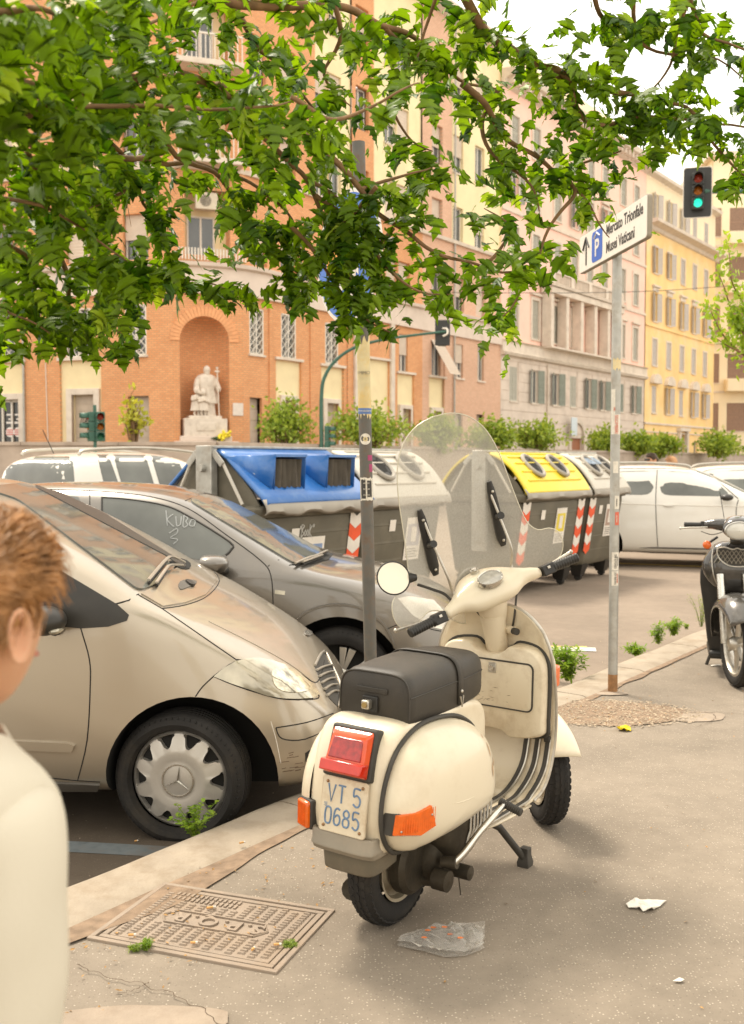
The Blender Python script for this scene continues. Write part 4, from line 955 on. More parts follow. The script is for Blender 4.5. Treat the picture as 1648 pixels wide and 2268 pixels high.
# curved mast
D = 36; p = AT(713, 1000, D); ms = root('curved_traffic_mast', 'green curved traffic mast arching over the road with signals seen from behind', 'traffic mast', (p.x, p.y, ROAD))
def L(px, py, d=D):
    q = AT(px, py, d) - V((p.x, p.y, ROAD)); return q
arc = cr([(0, 0, 0), L(712, 960), L(712, 880, D), L(718, 838), L(742, 800), L(785, 770), L(850, 752), L(920, 742), L(990, 734)], 5)
mb = MB(); mb.tube(arc, [.075 - .035*i/(len(arc)-1) for i in range(len(arc))], 10); mb.build('curved_arm', M_tgreen, ms)
q = L(981, 737); Mh = Matrix.Translation(q + V((0, -.12, 0))) @ rz(pi)
mb = MB(); mb.box(-.26, .26, -.02, .02, -.42, .46, Matrix.Translation(q + V((0, .16, 0)))); mb.build('backing_board', M_tblack, ms, bevel=.03)
mb = MB(); mb.box(-.14, .14, -.0, .2, -.42, .42, Matrix.Translation(q + V((0, .18, 0)))); mb.build('lamp_housing', M_tblack, ms)
mb = MB(); mb.tube(cr([q + V((0, .1, .16)), q + V((.14, -.05, .12)), q + V((.14, -.1, -.05)), q + V((0, -.05, -.12))], 4), .035, 8); mb.build('clamp', M_wframe, ms)
signal_head(ms, Matrix.Translation(L(729, 968) + V((0, .0, 0))) @ rz(RD(75)), .85, body=M_tgreen)
# overhead signal at right edge
D = 22; p = AT(1700, 1000, D); oh = root('overhead_traffic_light', 'black backed overhead traffic light showing green, at the top right', 'traffic light', (p.x, p.y, ROAD))
def L(px, py, d=D): return AT(px, py, d) - V((p.x, p.y, ROAD))
mb = MB(); mb.tube(cr([(0, 0, 0), (0, 0, 4), L(1696, 470), L(1680, 428), L(1640, 424), L(1560, 424)], 6), .05, 10); mb.build('curved_arm', M_tgreen, oh)
signal_head(oh, Matrix.Translation(L(1542, 426) + V((0, -.12, 0))) @ rz(RD(-14)), .84, lit=True, board=True, body=M_tblack)
# ------------------------------------------------------------------ the cream scooter
def xf(mb, M):
    mb.v = [tuple(M @ V(p)) for p in mb.v]; return mb
SO = V((0.06208, 3.3317, 0)); SH = RD(56.5)
M_cr = mat('cream_scooter_paint', (0.71, 0.625, 0.465), 0.34, 0, 0.035, 3, coat=0.35, dirt=(0.44, 0.31, 0.17), dirt_amt=0.38, dscale=3.2)
M_crs = mat('cream_leg_shield_paint', (0.67, 0.58, 0.425), 0.42, 0, 0.04, 3, coat=0.2, dirt=(0.36, 0.24, 0.12), dirt_amt=0.55, dscale=7)
M_seat = mat('black_vinyl', (0.038, 0.033, 0.026), 0.5, 0, 0.15, 5, .25, 260, dirt=(0.13, 0.10, 0.07), dirt_amt=.3, dscale=4)
M_trim = mat('rubber_trim', (0.045, 0.040, 0.032), 0.6, 0, 0.2, 12)
M_red = mat('red_tail_lens', (0.50, 0.022, 0.006), 0.12, var=.1, scale=30, coat=.6)
M_red2 = mat('orange_red_lens', (0.66, 0.070, 0.008), 0.12, var=.08, scale=30, coat=.6)
M_amb = mat('amber_indicator_lens', (0.72, 0.125, 0.008), 0.15, var=.12, scale=60, coat=.6)
M_plate = mat('number_plate_white', (0.66, 0.57, 0.42), 0.5, 0, .05, 20, dirt=(0.40, 0.26, 0.12), dirt_amt=.6, dscale=14)
M_blue_l = mat('plate_blue_letters', (0.13, 0.21, 0.33), 0.5, 0, .2, 60)
M_greyp = mat('grey_bumper_plastic', (0.27, 0.235, 0.18), 0.6, 0, .1, 8, dirt=(.4, .32, .22), dirt_amt=.4, dscale=6)
M_greyd = mat('olive_grey_plastic', (0.125, 0.105, 0.072), 0.7, 0, .15, 8, dirt=(.25, .19, .12), dirt_amt=.4, dscale=9)
M_eng = mat('oily_engine_metal', (0.060, 0.05, 0.035), 0.55, 0.6, .3, 14, .4, 60, dirt=(0.05, 0.035, 0.02), dirt_amt=.8, dscale=9)
M_rimc = mat('rim_cream_grey', (0.42, 0.36, 0.26), 0.5, .3, .1, 9, dirt=(.2, .13, .07), dirt_amt=.7, dscale=12)
M_alu = mat('scooter_alu', (0.52, 0.49, 0.43), 0.38, .9, .1, 20, dirt=(.3, .22, .13), dirt_amt=.6, dscale=14)
M_scr = clear_mat('scooter_windscreen', (.95, .94, .90), .36, .20)
sc = root('white_scooter', 'cream vintage scooter on its centre stand with tall clear windscreen and black seat', 'scooter', SO, SH)
sc.rotation_euler = (RD(1.3), 0, SH)
def tyre(name, parent, M, R=.21, W=.047, blocks=44, rim=.127, tread=True):
    """M maps local (axis = Y) to the parent's frame"""
    t = MB(); prof = []
    for i in range(21):
        a = -pi*0.5 + pi*i/20 ; 
        rr = rim + (R - rim) * (0.5 + 0.5*cos(a*1.0)) ** .55 if abs(a) < 1.5 else rim
        prof.append((rr, W * sin(a) ** 1 if abs(a) < 1.57 else W*sin(a)))
    prof = [(rim, -W*.62), (rim+.006, -W*.75), (rim + (R-rim)*.25, -W*.97), (rim + (R-rim)*.55, -W), (R - .018, -W*.86), (R - .006, -W*.62), (R - .001, -W*.3), (R, 0), (R - .001, W*.3), (R - .006, W*.62), (R - .018, W*.86), (rim + (R-rim)*.55, W), (rim + (R-rim)*.25, W*.97), (rim+.006, W*.75), (rim, W*.62)]
    if tread: prof = [(r_ - (.004 if abs(h_) < W*.9 and r_ > R - .02 else 0), h_) for r_, h_ in prof]
    t.lathe(prof, 56, M @ Matrix.Rotation(pi/2, 4, 'X'))
    o = t.build(name, M_rubber, parent, angle=50, fixn=True)
    if tread:
        b = MB(); rnd_ = random.Random(2)
        lanes = [(-.80, .30, .012), (-.42, .30, .004), (0, .26, .001), (.42, .30, .004), (.80, .30, .012)]
        for k in range(blocks):
            for li, (c, w_, dr) in enumerate(lanes):
                a0 = 2*pi*(k + (.5 if li % 2 else 0))/blocks; da = 2*pi/blocks*.43
                sh = .10*(1 if k % 2 else -1)
                ring = []
                for (ua, uy) in ((-1, -.6), (-.5, -1), (.5, -1), (1, -.3), (1, .6), (.4, 1), (-.5, 1), (-1, .4)):
                    a = a0 + ua*da; y = (c + uy*w_*.5)*W
                    ring.append((a, y))
                base = []; top = []
                for a, y in ring:
                    rs = R - dr*(1 if abs(c) < .7 else .6 + .9*(abs(y)/W)) 
                    base.append(M @ V((sin(a)*(rs-.006), y, cos(a)*(rs-.006)))); top.append(M @ V((sin(a)*rs, y, cos(a)*rs)))
                b.rings([base, top], True, False); b.add(top, [tuple(range(8))])
        o2 = b.build('tread_blocks', M_rubber, parent if parent.type == 'EMPTY' and parent.parent is None else o, angle=None, fixn=False); o2['kind'] = 'stuff'
        if o2.parent is not o: o2.parent = o
    return o
def rim10(parent, M, name='wheel_rim'):
    b = MB(); b.lathe([(.128, -.042), (.118, -.040), (.112, -.02), (.10, -.012), (.085, -.03), (.06, -.034), (.05, -.02), (.0, -.02)], 36, M @ Matrix.Rotation(pi/2, 4, 'X')); b.lathe([(.128, .042), (.118, .040), (.112, .02), (.10, .012), (.085, .03), (.06, .034), (.05, .02), (.0, .02)], 36, M @ Matrix.Rotation(pi/2, 4, 'X'))
    o = b.build(name, M_rimc, parent, angle=35, fixn=True)
    for k in range(5):
        c = MB(); a = 2*pi*k/5
        for s in (-1, 1): c.lathe([(0, s*.045), (.008, s*.045), (.008, s*.028)], 6, M @ Matrix.Translation((cos(a)*.055, 0, sin(a)*.055)) @ Matrix.Rotation(-pi/2, 4, 'X'))
        c.build('wheel_nut', M_alu, o, angle=30)
    return o
# rear wheel, engine
MR = Matrix.Translation((0, 0, .21)); tyre('rear_tyre', sc, MR); rim10(sc, MR, 'rear_rim')
b = MB()
b.lathe([(0, -.10), (.085, -.10), (.10, -.085), (.10, -.05), (.09, -.045)], 30, Matrix.Translation((0.0, -.0, .215)) @ Matrix.Rotation(-pi/2, 4, 'X') @ Matrix.Scale(1, 4)); xf(b, Matrix())
b.build('brake_drum', M_eng, sc, fixn=True)
b = MB(); out = cr([(.03, .16), (.02, .22), (.05, .30), (.12, .33), (.22, .32), (.25, .24), (.22, .17), (.14, .135), (.07, .135)], 5, True)
def pillow(mb, out, y0, y1, ex=2.4, n=9, cx=None, cz=None, sgn=-1, shrink=1.0):
    """closed outline in (x, z) puffed from y0 to y1"""
    cx = sum(p[0] for p in out)/len(out) if cx is None else cx; cz = sum(p[1] for p in out)/len(out) if cz is None else cz
    R = []
    for i in range(n + 1):
        f = i/n; a = f*pi/2; s = cos(a)**(2/ex) if f < 1 else 0.0; h = sin(a)**(2/ex)
        s = max(s, .002)
        R.append([V((cx + (p[0]-cx)*s*shrink, y0 + (y1 - y0)*h, cz + (p[1]-cz)*s*shrink)) for p in out])
    mb.rings(R, True, False)
    return mb
pillow(b, out, -.055, -.155, 4); b.build('crankcase', M_eng, sc, fixn=True)
b = MB(); out = cr([(.04, .27), (.06, .38), (.16, .42), (.27, .38), (.30, .30), (.24, .22), (.12, .20)], 5, True); pillow(b, out, -.05, -.195, 5); b.build('flywheel_cover', M_eng, sc, fixn=True)
for k in range(7):
    b = MB(); x = .125 + k*.024; b.tube([(x, -.196, .235 + k*.006), (x + .035, -.2, .30), (x + .045, -.196, .36)], .0045, 6); b.build('cooling_fin', M_alu, sc)
b = MB(); b.lathe([(.03, 0), (.034, .0), (.034, .05), (0, .055)], 16, Matrix.Translation((.02, -.15, .175)) @ Matrix.Rotation(pi/2, 4, 'X')); b.lathe([(.02, 0), (.024, .0), (.024, .06), (0, .065)], 12, Matrix.Translation((.13, -.16, .17)) @ Matrix.Rotation(pi/2, 4, 'X'))
b.tube(cr([(.0, -.06, .16), (.06, -.10, .145), (.14, -.12, .12), (.2, -.10, .14)], 5), .022, 10); b.build('gearbox_boss', M_eng, sc)
b = MB(); b.tube(cr([(-.14, .06, .14), (-.05, .1, .12), (.1, .11, .14), (.3, .05, .2)], 5), .035, 12); b.build('exhaust', M_eng, sc)
b = MB(); b.tube([(-.02, -.10, .33), (-.1, -.07, .42)], .02, 8); b.build('shock_absorber', M_eng, sc)
b = MB(); b.tube([(.14, -.17, .15), (.15, -.175, .08)], .002, 5); b.build('breather_hose', M_eng, sc)
# central body shell: side profile swept across with rounded shoulders
side = cr([(-.262, .330), (-.288, .40), (-.290, .47), (-.276, .56), (-.245, .65), (-.195, .702), (-.08, .712), (.12, .712), (.30, .705), (.385, .66), (.40, .55), (.385, .42), (.36, .31), (.20, .30), (.0, .32), (-.12, .33)], 4, True)
def hull(mb, side, w, ex=5, n=8, shr=.05):
    R = []; cx = .04; cz = .5
    for i in range(-n, n + 1):
        f = i/n; h = (abs(sin(f*pi/2)) ** (2/ex)) * (1 if f >= 0 else -1); s = 1 - shr*(1 - cos(f*pi/2)**(2/ex))*1.0
        R.append([V((cx + (p[0]-cx)*s, w*h, cz + (p[1]-cz)*s)) for p in side])
    mb.rings(R, True, True)
    return mb
b = MB(); hull(b, side, .138, 3.6, 9, .14); o = b.build('body_shell', M_cr, sc, angle=60, fixn=True)
# lower rear skirt dark gap is the underside; bumper and mudflap
def plan_ring(pts, z0, z1, t=0):
    return pts
b = MB(); bp_ = cr([(-.16, -.128), (-.27, -.122), (-.300, -.098), (-.304, 0), (-.300, .090), (-.27, .105), (-.16, .112)], 5)
R = []
for off, z in ((-.010, .395), (.004, .393), (.010, .385), (.010, .352), (.016, .347), (.016, .338), (.008, .335), (.002, .322), (-.02, .315)):
    R.append([V((p[0]*1.0 - off*.6 if p[0] < -.2 else p[0], p[1]*(1 + off*1.5), (z - .355)*.85 + .352 - (p[0] + .3)*(-.12))) for p in bp_])
b.grid(R); o = b.build('rear_bumper', M_greyp, sc, angle=50); m_ = o.modifiers.new('s', 'SOLIDIFY'); m_.thickness = .004
b = MB(); fp = cr([(-.13, -.10), (-.22, -.105), (-.275, -.088), (-.283, 0), (-.275, .078), (-.22, .09), (-.13, .09)], 5); R = []
for s_, z in ((1.0, .335), (.985, .30), (.96, .262), (.95, .258)): R.append([V((p[0]*(1 - (1-s_)*.4), p[1]*s_, z - (p[0] + .28)*(-.05))) for p in fp])
b.grid(R); o = b.build('mud_flap', M_greyd, sc, angle=50); m_ = o.modifiers.new('s', 'SOLIDIFY'); m_.thickness = .005
# side cowls
cowl = [(-.215, .338), (-.270, .40), (-.282, .48), (-.255, .570), (-.19, .645), (-.08, .684), (.06, .682), (.18, .655), (.275, .595), (.325, .50), (.335, .41), (.29, .355), (.16, .335), (-.0, .325), (-.12, .328)]
co = cr(cowl, 5, True)
for s in (-1, 1):
    b = MB(); R = []; n = 16
    for i in range(n + 1):
        f = i/n; a = f*pi/2; sh = cos(a)**.86 if f < 1 else .002; h = sin(a)**.80
        row = []
        for p in co:
            cx, cz = .05, .45
            bul = 1 - .30*max(0, (p[0]-cx)/.30)**2 * (1 - f*.5)
            x = cx + (p[0]-cx)*sh; z = cz + (p[1]-cz)*sh
            row.append(V((x, s*(.130 + (.138 if s < 0 else .100)*h - .02*max(0, (.40 - z)/.1)*(1 if h > .5 else h)), z)))
        R.append(row)
    b.rings(R, True, False); b.build('side_cowl', M_cr, sc, angle=180, fixn=True)
    if s > 0: continue
    b = MB(); i0, i1 = 0, 42; P = [V((p[0], s*.141, p[1])) for p in (co[-6:] + co[:43])]
    P = [V((.045 + (p.x-.045)*1.035, p.y, .46 + (p.z-.46)*1.035)) for p in P]
    b.tube(P, .0075, 8); b.build('cowl_seam_rubber', M_trim, sc)
    CP = [V((-.25, s*.165, .50)), V((-.18, s*.232, .492)), V((-.05, s*.262, .462)), V((.10, s*.262, .455)), V((.22, s*.238, .475)), V((.31, s*.175, .51))]
    if s < 0: b = MB(); b.tube(cr([tuple(q) for q in CP], 5), .0035, 6); b.build('cowl_crease', M_cr, sc)
# indicators on the cowls
def lens_box(name, parent, pts, y, d, mt, base):
    """pts outline in xz on plane y; bulges outward"""
    b = MB(); c = V((sum(p[0] for p in pts)/len(pts), 0, sum(p[1] for p in pts)/len(pts)))
    s = 1 if y > 0 else -1
    f = lambda k, yy: [V((c.x + (p[0]-c.x)*k, yy, c.z + (p[1]-c.z)*k)) for p in pts]
    yb = lambda p: p
    b.rings([f(1.06, y - s*.03), f(1.06, y + s*.004), f(1.0, y + s*.006)], True, True); o = b.build(base, M_trim, parent, fixn=True)
    b = MB(); b.rings([f(.985, y), f(.985, y + s*d*.8), f(.94, y + s*d)], True, True); b.build(name, mt, parent, angle=30, fixn=True, bevel=.002)
R_ind = [(-.265, .405), (-.262, .480), (-.225, .489), (-.185, .483), (-.120, .486), (-.100, .415), (-.15, .400), (-.22, .385)]
def ind_side(s):
    b = MB(); pts = [(-.284, .412), (-.278, .472), (-.230, .474), (-.180, .488), (-.165, .424), (-.215, .402)]
    # follow the cowl: outer at rear is closer in
    def yy(x, z): return s*((.140 if s < 0 else .120) + (.108 if s < 0 else .085)*min(1, max(0, (x + .30)/.16))**.6)
    cx = sum(p[0] for p in pts)/6; cz = sum(p[1] for p in pts)/6
    f = lambda k, o_: [V((cx + (p[0]-cx)*k, yy(cx + (p[0]-cx)*k, 0) + s*o_, cz + (p[1]-cz)*k)) for p in pts]
    b.rings([f(1.06, -.03), f(1.06, .006), f(1.0, .008)], True, True); b.build('indicator_base', M_trim, sc, fixn=True)
    b = MB(); b.rings([f(.99, .004), f(.99, .016), f(.93, .021)], True, True); b.build('indicator_lens', M_amb, sc, angle=30, fixn=True)
    # ribs
    for k in range(16):
        t = k/15; b = MB(); x = -.274 + .100*t; b.tube([(x, yy(x, 0) + s*.0208, .412 + .022*t*.6), (x + .003, yy(x, 0) + s*.0208, .468 + .016*t)], .0011, 4); b.build('lens_rib', M_amb, sc, angle=None)
    for q in ((-.272, .424), (-.183, .462)):
        b = MB(); b.sphere((q[0], yy(q[0], 0) + s*.021, q[1]), .0035, 8, 6); b.build('lens_screw', M_alu, sc)
ind_side(-1)
ML = Matrix.Translation((-.262, .128, .415)) @ Matrix.Rotation(RD(-22), 4, 'Z')
b = MB(); b.cbox((0, 0, 0), (.060, .066, .092), ML); b.build('indicator_base', M_trim, sc, bevel=.006)
b = MB(); b.cbox((-.020, .002, 0), (.044, .058, .082), ML); b.build('indicator_lens', M_amb, sc, bevel=.006)
for k in range(9): b = MB(); b.tube([ML @ V((-.0425, -.020 + k*.0055, -.036)), ML @ V((-.0425, -.020 + k*.0055, .036))], .0011, 4); b.build('lens_rib', M_amb, sc, angle=None)
# tail light
b = MB(); nrm = V((-.96, 0, .26)).normalized(); upv = V((.26, 0, .96)).normalized()
TLc = V((-.262, -.012, .622)); 
def TF(y, u, o_): return TLc + V((0, y, 0)) + upv*u + nrm*o_
def tring(w0, w1, u0, u1, o0, o1): return [TF(-w0, u0, o0), TF(w0, u0, o0), TF(w1, u1, o1), TF(-w1, u1, o1)]
b.rings([[TF(-.088, -.075, -.05), TF(.088, -.075, -.05), TF(.082, .082, -.05), TF(-.082, .082, -.05)], [TF(-.088, -.075, .014), TF(.088, -.075, .014), TF(.082, .082, .006), TF(-.082, .082, .006)]], True, True)
b.build('tail_light_base', M_trim, sc, bevel=.008, fixn=True)
b = MB(); b.rings([[TF(-.076, -.068, .01), TF(.076, -.068, .01), TF(.076, .074, .006), TF(-.076, .074, .006)], [TF(-.073, -.062, .040), TF(.073, -.062, .040), TF(.060, .050, .030), TF(-.060, .050, .030)]], True, True)
b.build('tail_lens', M_red2, sc, bevel=.006, fixn=True)
b = MB(); b.rings([[TF(-.060, -.020, .030), TF(.060, -.020, .030), TF(.054, .046, .026), TF(-.054, .046, .026)], [TF(-.058, -.018, .0415), TF(.058, -.018, .0415), TF(.052, .042, .034), TF(-.052, .042, .034)]], True, True)
b.build('brake_lens', mat('brake_lens', (.33, .012, .008), .1, var=.35, scale=60, coat=.8), sc, bevel=.002, fixn=True)
b = MB(); b.rings([[TF(-.078, -.064, .02), TF(.078, -.064, .02), TF(.078, -.022, .02), TF(-.078, -.022, .02)], [TF(-.074, -.058, .056), TF(.074, -.058, .056), TF(.076, -.026, .052), TF(-.076, -.026, .052)]], True, True)
b.build('reflector_lens', M_red, sc, bevel=.003, fixn=True)
# number plate
PLc = V((-.297, -.010, .468)); pn = V((-.985, 0, .12)).normalized(); pu = V((.12, 0, .985)).normalized()
b = MB(); hw, hh, r_ = .084, .083, .010; pp = []
for cx_, cz_, a0 in ((hw-r_, hh-r_, 0), (-hw+r_, hh-r_, 90), (-hw+r_, -hh+r_, 180), (hw-r_, -hh+r_, 270)): pp += [(cx_ + r_*cos(RD(a0+22.5*k)), cz_ + r_*sin(RD(a0+22.5*k))) for k in range(5)]
MP = Matrix(((0, pu.x, pn.x, PLc.x), (-1, pu.y, pn.y, PLc.y), (0, pu.z, pn.z, PLc.z), (0, 0, 0, 1)))   # local x -> viewer's right (= -y), y -> up, z -> out
b.prism(pp, -.004, .0035, MP); pl_ = b.build('number_plate', M_plate, sc, bevel=.0008)
b = MB(); b.tube([MP @ V((x*.965, y*.965, .0035)) for x, y in pp + pp[:1]], .0012, 5); b.build('plate_edge', M_plate, pl_)
def glyph(parent, ch, cx, cz, w, h, M, mt, r=.0031, zoff=.0035):
    S_ = {'V': [[(0, 1), (.5, 0), (1, 1)]], 'T': [[(0, 1), (1, 1)], [(.5, 1), (.5, 0)]],
          '5': [[(.95, 1), (.12, 1), (.06, .56), (.45, .64), (.85, .52), (.97, .30), (.82, .06), (.45, -.01), (.03, .12)]],
          '0': [[(.5, 1), (.14, .9), (.03, .5), (.14, .1), (.5, 0), (.86, .1), (.97, .5), (.86, .9), (.5, 1)]],
          '6': [[(.9, .93), (.5, 1), (.14, .84), (.03, .4), (.14, .08), (.5, 0), (.86, .1), (.97, .32), (.84, .54), (.5, .6), (.1, .42)]],
          '8': [[(.5, .54), (.14, .64), (.1, .84), (.5, 1), (.9, .84), (.86, .64), (.5, .54), (.1, .42), (.03, .2), (.2, .03), (.5, 0), (.8, .03), (.97, .2), (.9, .42), (.5, .54)]]}
    b = MB(); L_ = MB()
    for st in S_[ch]:
        P = [((x-.5)*w, (y-.5)*h) for x, y in st]
        if len(P) > 3: P = [(q[0], q[1]) for q in cr([(x, y) for x, y in P], 4)]
        b.tube([M @ V((cx + x, cz + y, zoff)) for x, y in P], r, 6, up=tuple(M.to_3x3() @ V((0, 0, 1))))
    return b.build('plate_letter' if ch in 'VT' else 'plate_digit', mt, parent)
for ch, x in (('V', -.045), ('T', -.008), ('5', .047)): glyph(pl_, ch, x, .034, .026, .052, MP, M_blue_l)
for ch, x in (('0', -.052), ('6', -.019), ('8', .014), ('5', .049)): glyph(pl_, ch, x, -.034, .0235, .050, MP, M_blue_l)
for x, y in ((-.062, .066), (.066, .066), (-.066, -.066), (.066, -.066)):
    b = MB(); b.sphere((0, 0, 0), .0052, 10, 8, (1, 1, .7), MP @ Matrix.Translation((x, y, .005))); b.build('plate_bolt', mat('rusty_bolt', (.30, .17, .08), .5, .7), pl_)
b = MB()
for k in range(5): b.box(-.0705 + (.004 if k in (0, 2) else 0), -.058, .002 + k*.0028 - .012, .0032 + k*.0028 - .012, .0036, .0042, MP)
b.build('tiny_sticker', M_blue_l, pl_, angle=None)
# seat
def seat_sec(x, w, zb, zt, n=22, ex=5.0):
    pts = []
    for k in range(n + 1):
        a = pi*k/n; c, s_ = cos(a), sin(a); pts.append(V((x, w*(abs(c)**(2/ex))*(1 if c >= 0 else -1), zb + (zt-zb)*(abs(s_)**(2/ex)))))
    pts.append(V((x, -w*.93, zb - .012))); pts.append(V((x, w*.93, zb - .012))); return pts
st = [(-.128, .124, .712, .838), (-.122, .130, .704, .848), (-.09, .133, .700, .854), (.02, .136, .698, .860), (.12, .137, .700, .862), (.22, .136, .702, .860), (.30, .128, .706, .856), (.375, .112, .708, .848), (.425, .090, .712, .832), (.452, .066, .716, .805), (.462, .05, .718, .77)]
b = MB(); b.rings([seat_sec(*s_) for s_ in st], True, True); b.build('seat', M_seat, sc, angle=60, fixn=True)
b = MB(); b.tube([V((-.126, p.y*1.005, p.z)) for p in seat_sec(-.126, .129, .712, .846)[:-2]], .0028, 6); b.build('seat_piping', M_seat, sc)
for s in (-1, 1):
    b = MB(); P = [V((x, s*w*1.003, zb + (zt-zb)*.52)) for x, w, zb, zt in st[1:-1]]; b.tube(cr(P, 4), .0022, 5); b.build('seat_seam', M_seat, sc)
b = MB()
for w_, zz0 in ((1.02, 0),):
    s0 = [p for p in seat_sec(.165, .1365*1.015, .704, .864)[:-2]]; s1 = [p + V((.032, 0, 0)) for p in s0]
    b.grid([s0, s1])
o = b.build('seat_strap', M_seat, sc); m_ = o.modifiers.new('s', 'SOLIDIFY'); m_.thickness = .004; m_.offset = 1
for s in (-1, 1):
    b = MB(); b.sphere((.18, s*.145, .75), .006, 8, 6); b.tube([(.17, s*.145, .735), (.18, s*.147, .70), (.19, s*.145, .735)], .0035, 6); b.build('strap_buckle', M_alu, sc)
RX = lambda y, z, o_=0: V((-.160 - o_, y, z))
b = MB(); b.cbox((-.130, .005, .790), (.010, .115, .018)); b.build('seat_pull_tab', M_seat, sc, bevel=.003)
b = MB(); b.cbox((-.132, 0.01, .745), (.012, .056, .052)); b.build('lock_plate', M_plastic, sc, bevel=.004)
b = MB(); b.cbox((-.146, 0.014, .746), (.026, .028, .028)); b.build('lock_housing', M_alu, sc, bevel=.004)
b = MB(); b.lathe([(0, .0), (.009, 0), (.009, .004), (0, .004)], 14, Matrix.Translation((-.163, .014, .746)) @ Matrix.Rotation(pi/2, 4, 'Y')); b.build('key_slot', mat('brass_lock', (.45, .33, .14), .4, .8), sc)
# leg shield
LS = [(.275, .585, .222), (.285, .64, .228), (.305, .70, .234), (.345, .745, .238), (.41, .775, .242), (.50, .79, .246), (.62, .785, .247), (.74, .765, .242), (.82, .748, .228), (.88, .733, .200), (.92, .722, .160), (.95, .714, .112), (.965, .710, .06), (.970, .709, .01)]
def lsx(x, y, w): return x - .055*(abs(y)/.235)**2.4
R = []
for z, x, w_ in LS: R.append([V((lsx(x, w_*k/12, w_), w_*k/12, z)) for k in range(-12, 13)])
b = MB(); b.grid(R); o = b.build('leg_shield', M_crs, sc, angle=180); m_ = o.modifiers.new('s', 'SOLIDIFY'); m_.thickness = .006
edge = [V((lsx(x, -w_, w_), -w_, z)) for z, x, w_ in LS] + [V((lsx(x, w_, w_), w_, z)) for z, x, w_ in reversed(LS)]
b = MB(); b.tube(cr(edge[1:-1], 4), .0062, 8); b.build('leg_shield_trim', M_alu, sc)
# floor
R = []
for x, z, w_ in ((.24, .285, .205), (.32, .282, .216), (.45, .277, .222), (.585, .275, .222)):
    R.append([V((x, w_*k/12, z + .018*max(0, 1 - abs(k)/3.2)**.5 * (1 if abs(k) < 3 else 0) - .012*(abs(k)/12)**6)) for k in range(-12, 13)])
b = MB(); b.grid(R); o = b.build('floor_board', M_crs, sc, angle=50); m_ = o.modifiers.new('s', 'SOLIDIFY'); m_.thickness = .006
for s in (-1, 1):
    for yy_, x0 in ((.205, .25), (.155, .26), (.105, .30)):
        P = [(x0, s*yy_, .289), (.42, s*yy_, .285), (.56, s*yy_, .283), (.64, s*yy_, .295), (.70, s*(yy_+.004), .328), (.742, s*(yy_+.008), .375), (.762, s*(yy_+.010), .44), (.768, s*(yy_+.011), .475)]
        P = [(p[0] - .055*(yy_/.235)**2.4*(1 if p[0] > .6 else 0), p[1], p[2] + .004) for p in P]
        b = MB(); b.tube(cr(P, 5), .0085, 8, flat=.6); b.build('floor_rubber_strip', M_trim, sc)
        b = MB(); b.tube([V(q) + V((0, s*.011, -.001)) for q in cr(P, 5)], .004, 6); b.build('strip_edging', M_alu, sc)
        b = MB(); e = P[-1]; b.cbox((e[0]-.004, e[1], e[2]), (.016, .024, .024)); b.build('strip_end_cap', M_trim, sc, bevel=.004); b = MB(); e = P[0]; b.cbox(e, (.024, .026, .014)); b.build('strip_end_cap', M_trim, sc, bevel=.004)
b = MB(); b.tube(cr([(.56, -.045, .285), (.57, -.05, .33), (.555, -.055, .362)], 4), .008, 8); b.build('brake_pedal_arm', M_alu, sc)
b = MB(); b.cbox((.535, -.052, .372), (.05, .05, .018), Matrix.Translation((.535, -.052, .372)) @ Matrix.Rotation(RD(-35), 4, 'Y') @ Matrix.Translation((-.535, .052, -.372))); b.build('brake_pedal', M_trim, sc, bevel=.006)
b = MB(); b.cbox((.60, .02, .33), (.09, .07, .03), Matrix.Translation((.6, .02, .33)) @ Matrix.Rotation(RD(-30), 4, 'Y') @ Matrix.Translation((-.6, -.02, -.33))); b.build('floor_mat_pad', M_trim, sc, bevel=.006)
# glove box
gb = [(-.215, .50), (-.226, .56), (-.226, .72), (-.212, .78), (-.170, .815), (-.09, .822), (-.06, .80), (-.02, .785), (.02, .785), (.06, .80), (.09, .822), (.165, .815), (.20, .78), (.212, .72), (.212, .56), (.205, .50), (.10, .478), (.06, .50), (-.06, .50), (-.10, .478)]
go = cr(gb, 3, True)
b = MB(); R = []
for x, k in ((.80, 1.02), (.69, 1.0), (.664, .995), (.655, .975), (.652, .95)): R.append([V((x - (.05*(abs(p[0])/.235)**2.4 if x > .7 else .0), p[0]*k, .65 + (p[1]-.65)*k)) for p in go])
b.rings(R, True, True); b.build('glove_box', M_crs, sc, angle=60, fixn=True)
b = MB(); b.tube([V((.742 - .052*(abs(p[0])/.235)**2.4, p[0]*1.025, .65 + (p[1]-.65)*1.03)) for p in go + go[:1]], .0075, 8); b.build('glove_box_trim', M_trim, sc)
dd = []; w_, h0, h1, r_ = .182, .590, .762, .022
for cy, cz, a0 in ((w_-r_, h1-r_, 0), (-w_+r_, h1-r_, 90), (-w_+r_, h0+r_, 180), (w_-r_, h0+r_, 270)): dd += [(cy + r_*cos(RD(a0+18*k)), cz + r_*sin(RD(a0+18*k))) for k in range(6)]
b = MB(); b.rings([[V((.6535, p[0], p[1])) for p in dd], [V((.6485, p[0], p[1])) for p in dd], [V((.6475, p[0]*.99, .676 + (p[1]-.676)*.985)) for p in dd]], True, True); b.build('glove_box_lid', M_crs, sc, fixn=True)
b = MB(); b.tube([V((.6485, p[0]*1.014, .676 + (p[1]-.676)*1.022)) for p in dd + dd[:1]], .0036, 5); b.build('lid_gap', M_trim, sc)
b = MB(); b.cbox((.646, -.02, .735), (.006, .030, .038)); b.build('latch_plate', M_alu, sc, bevel=.002)
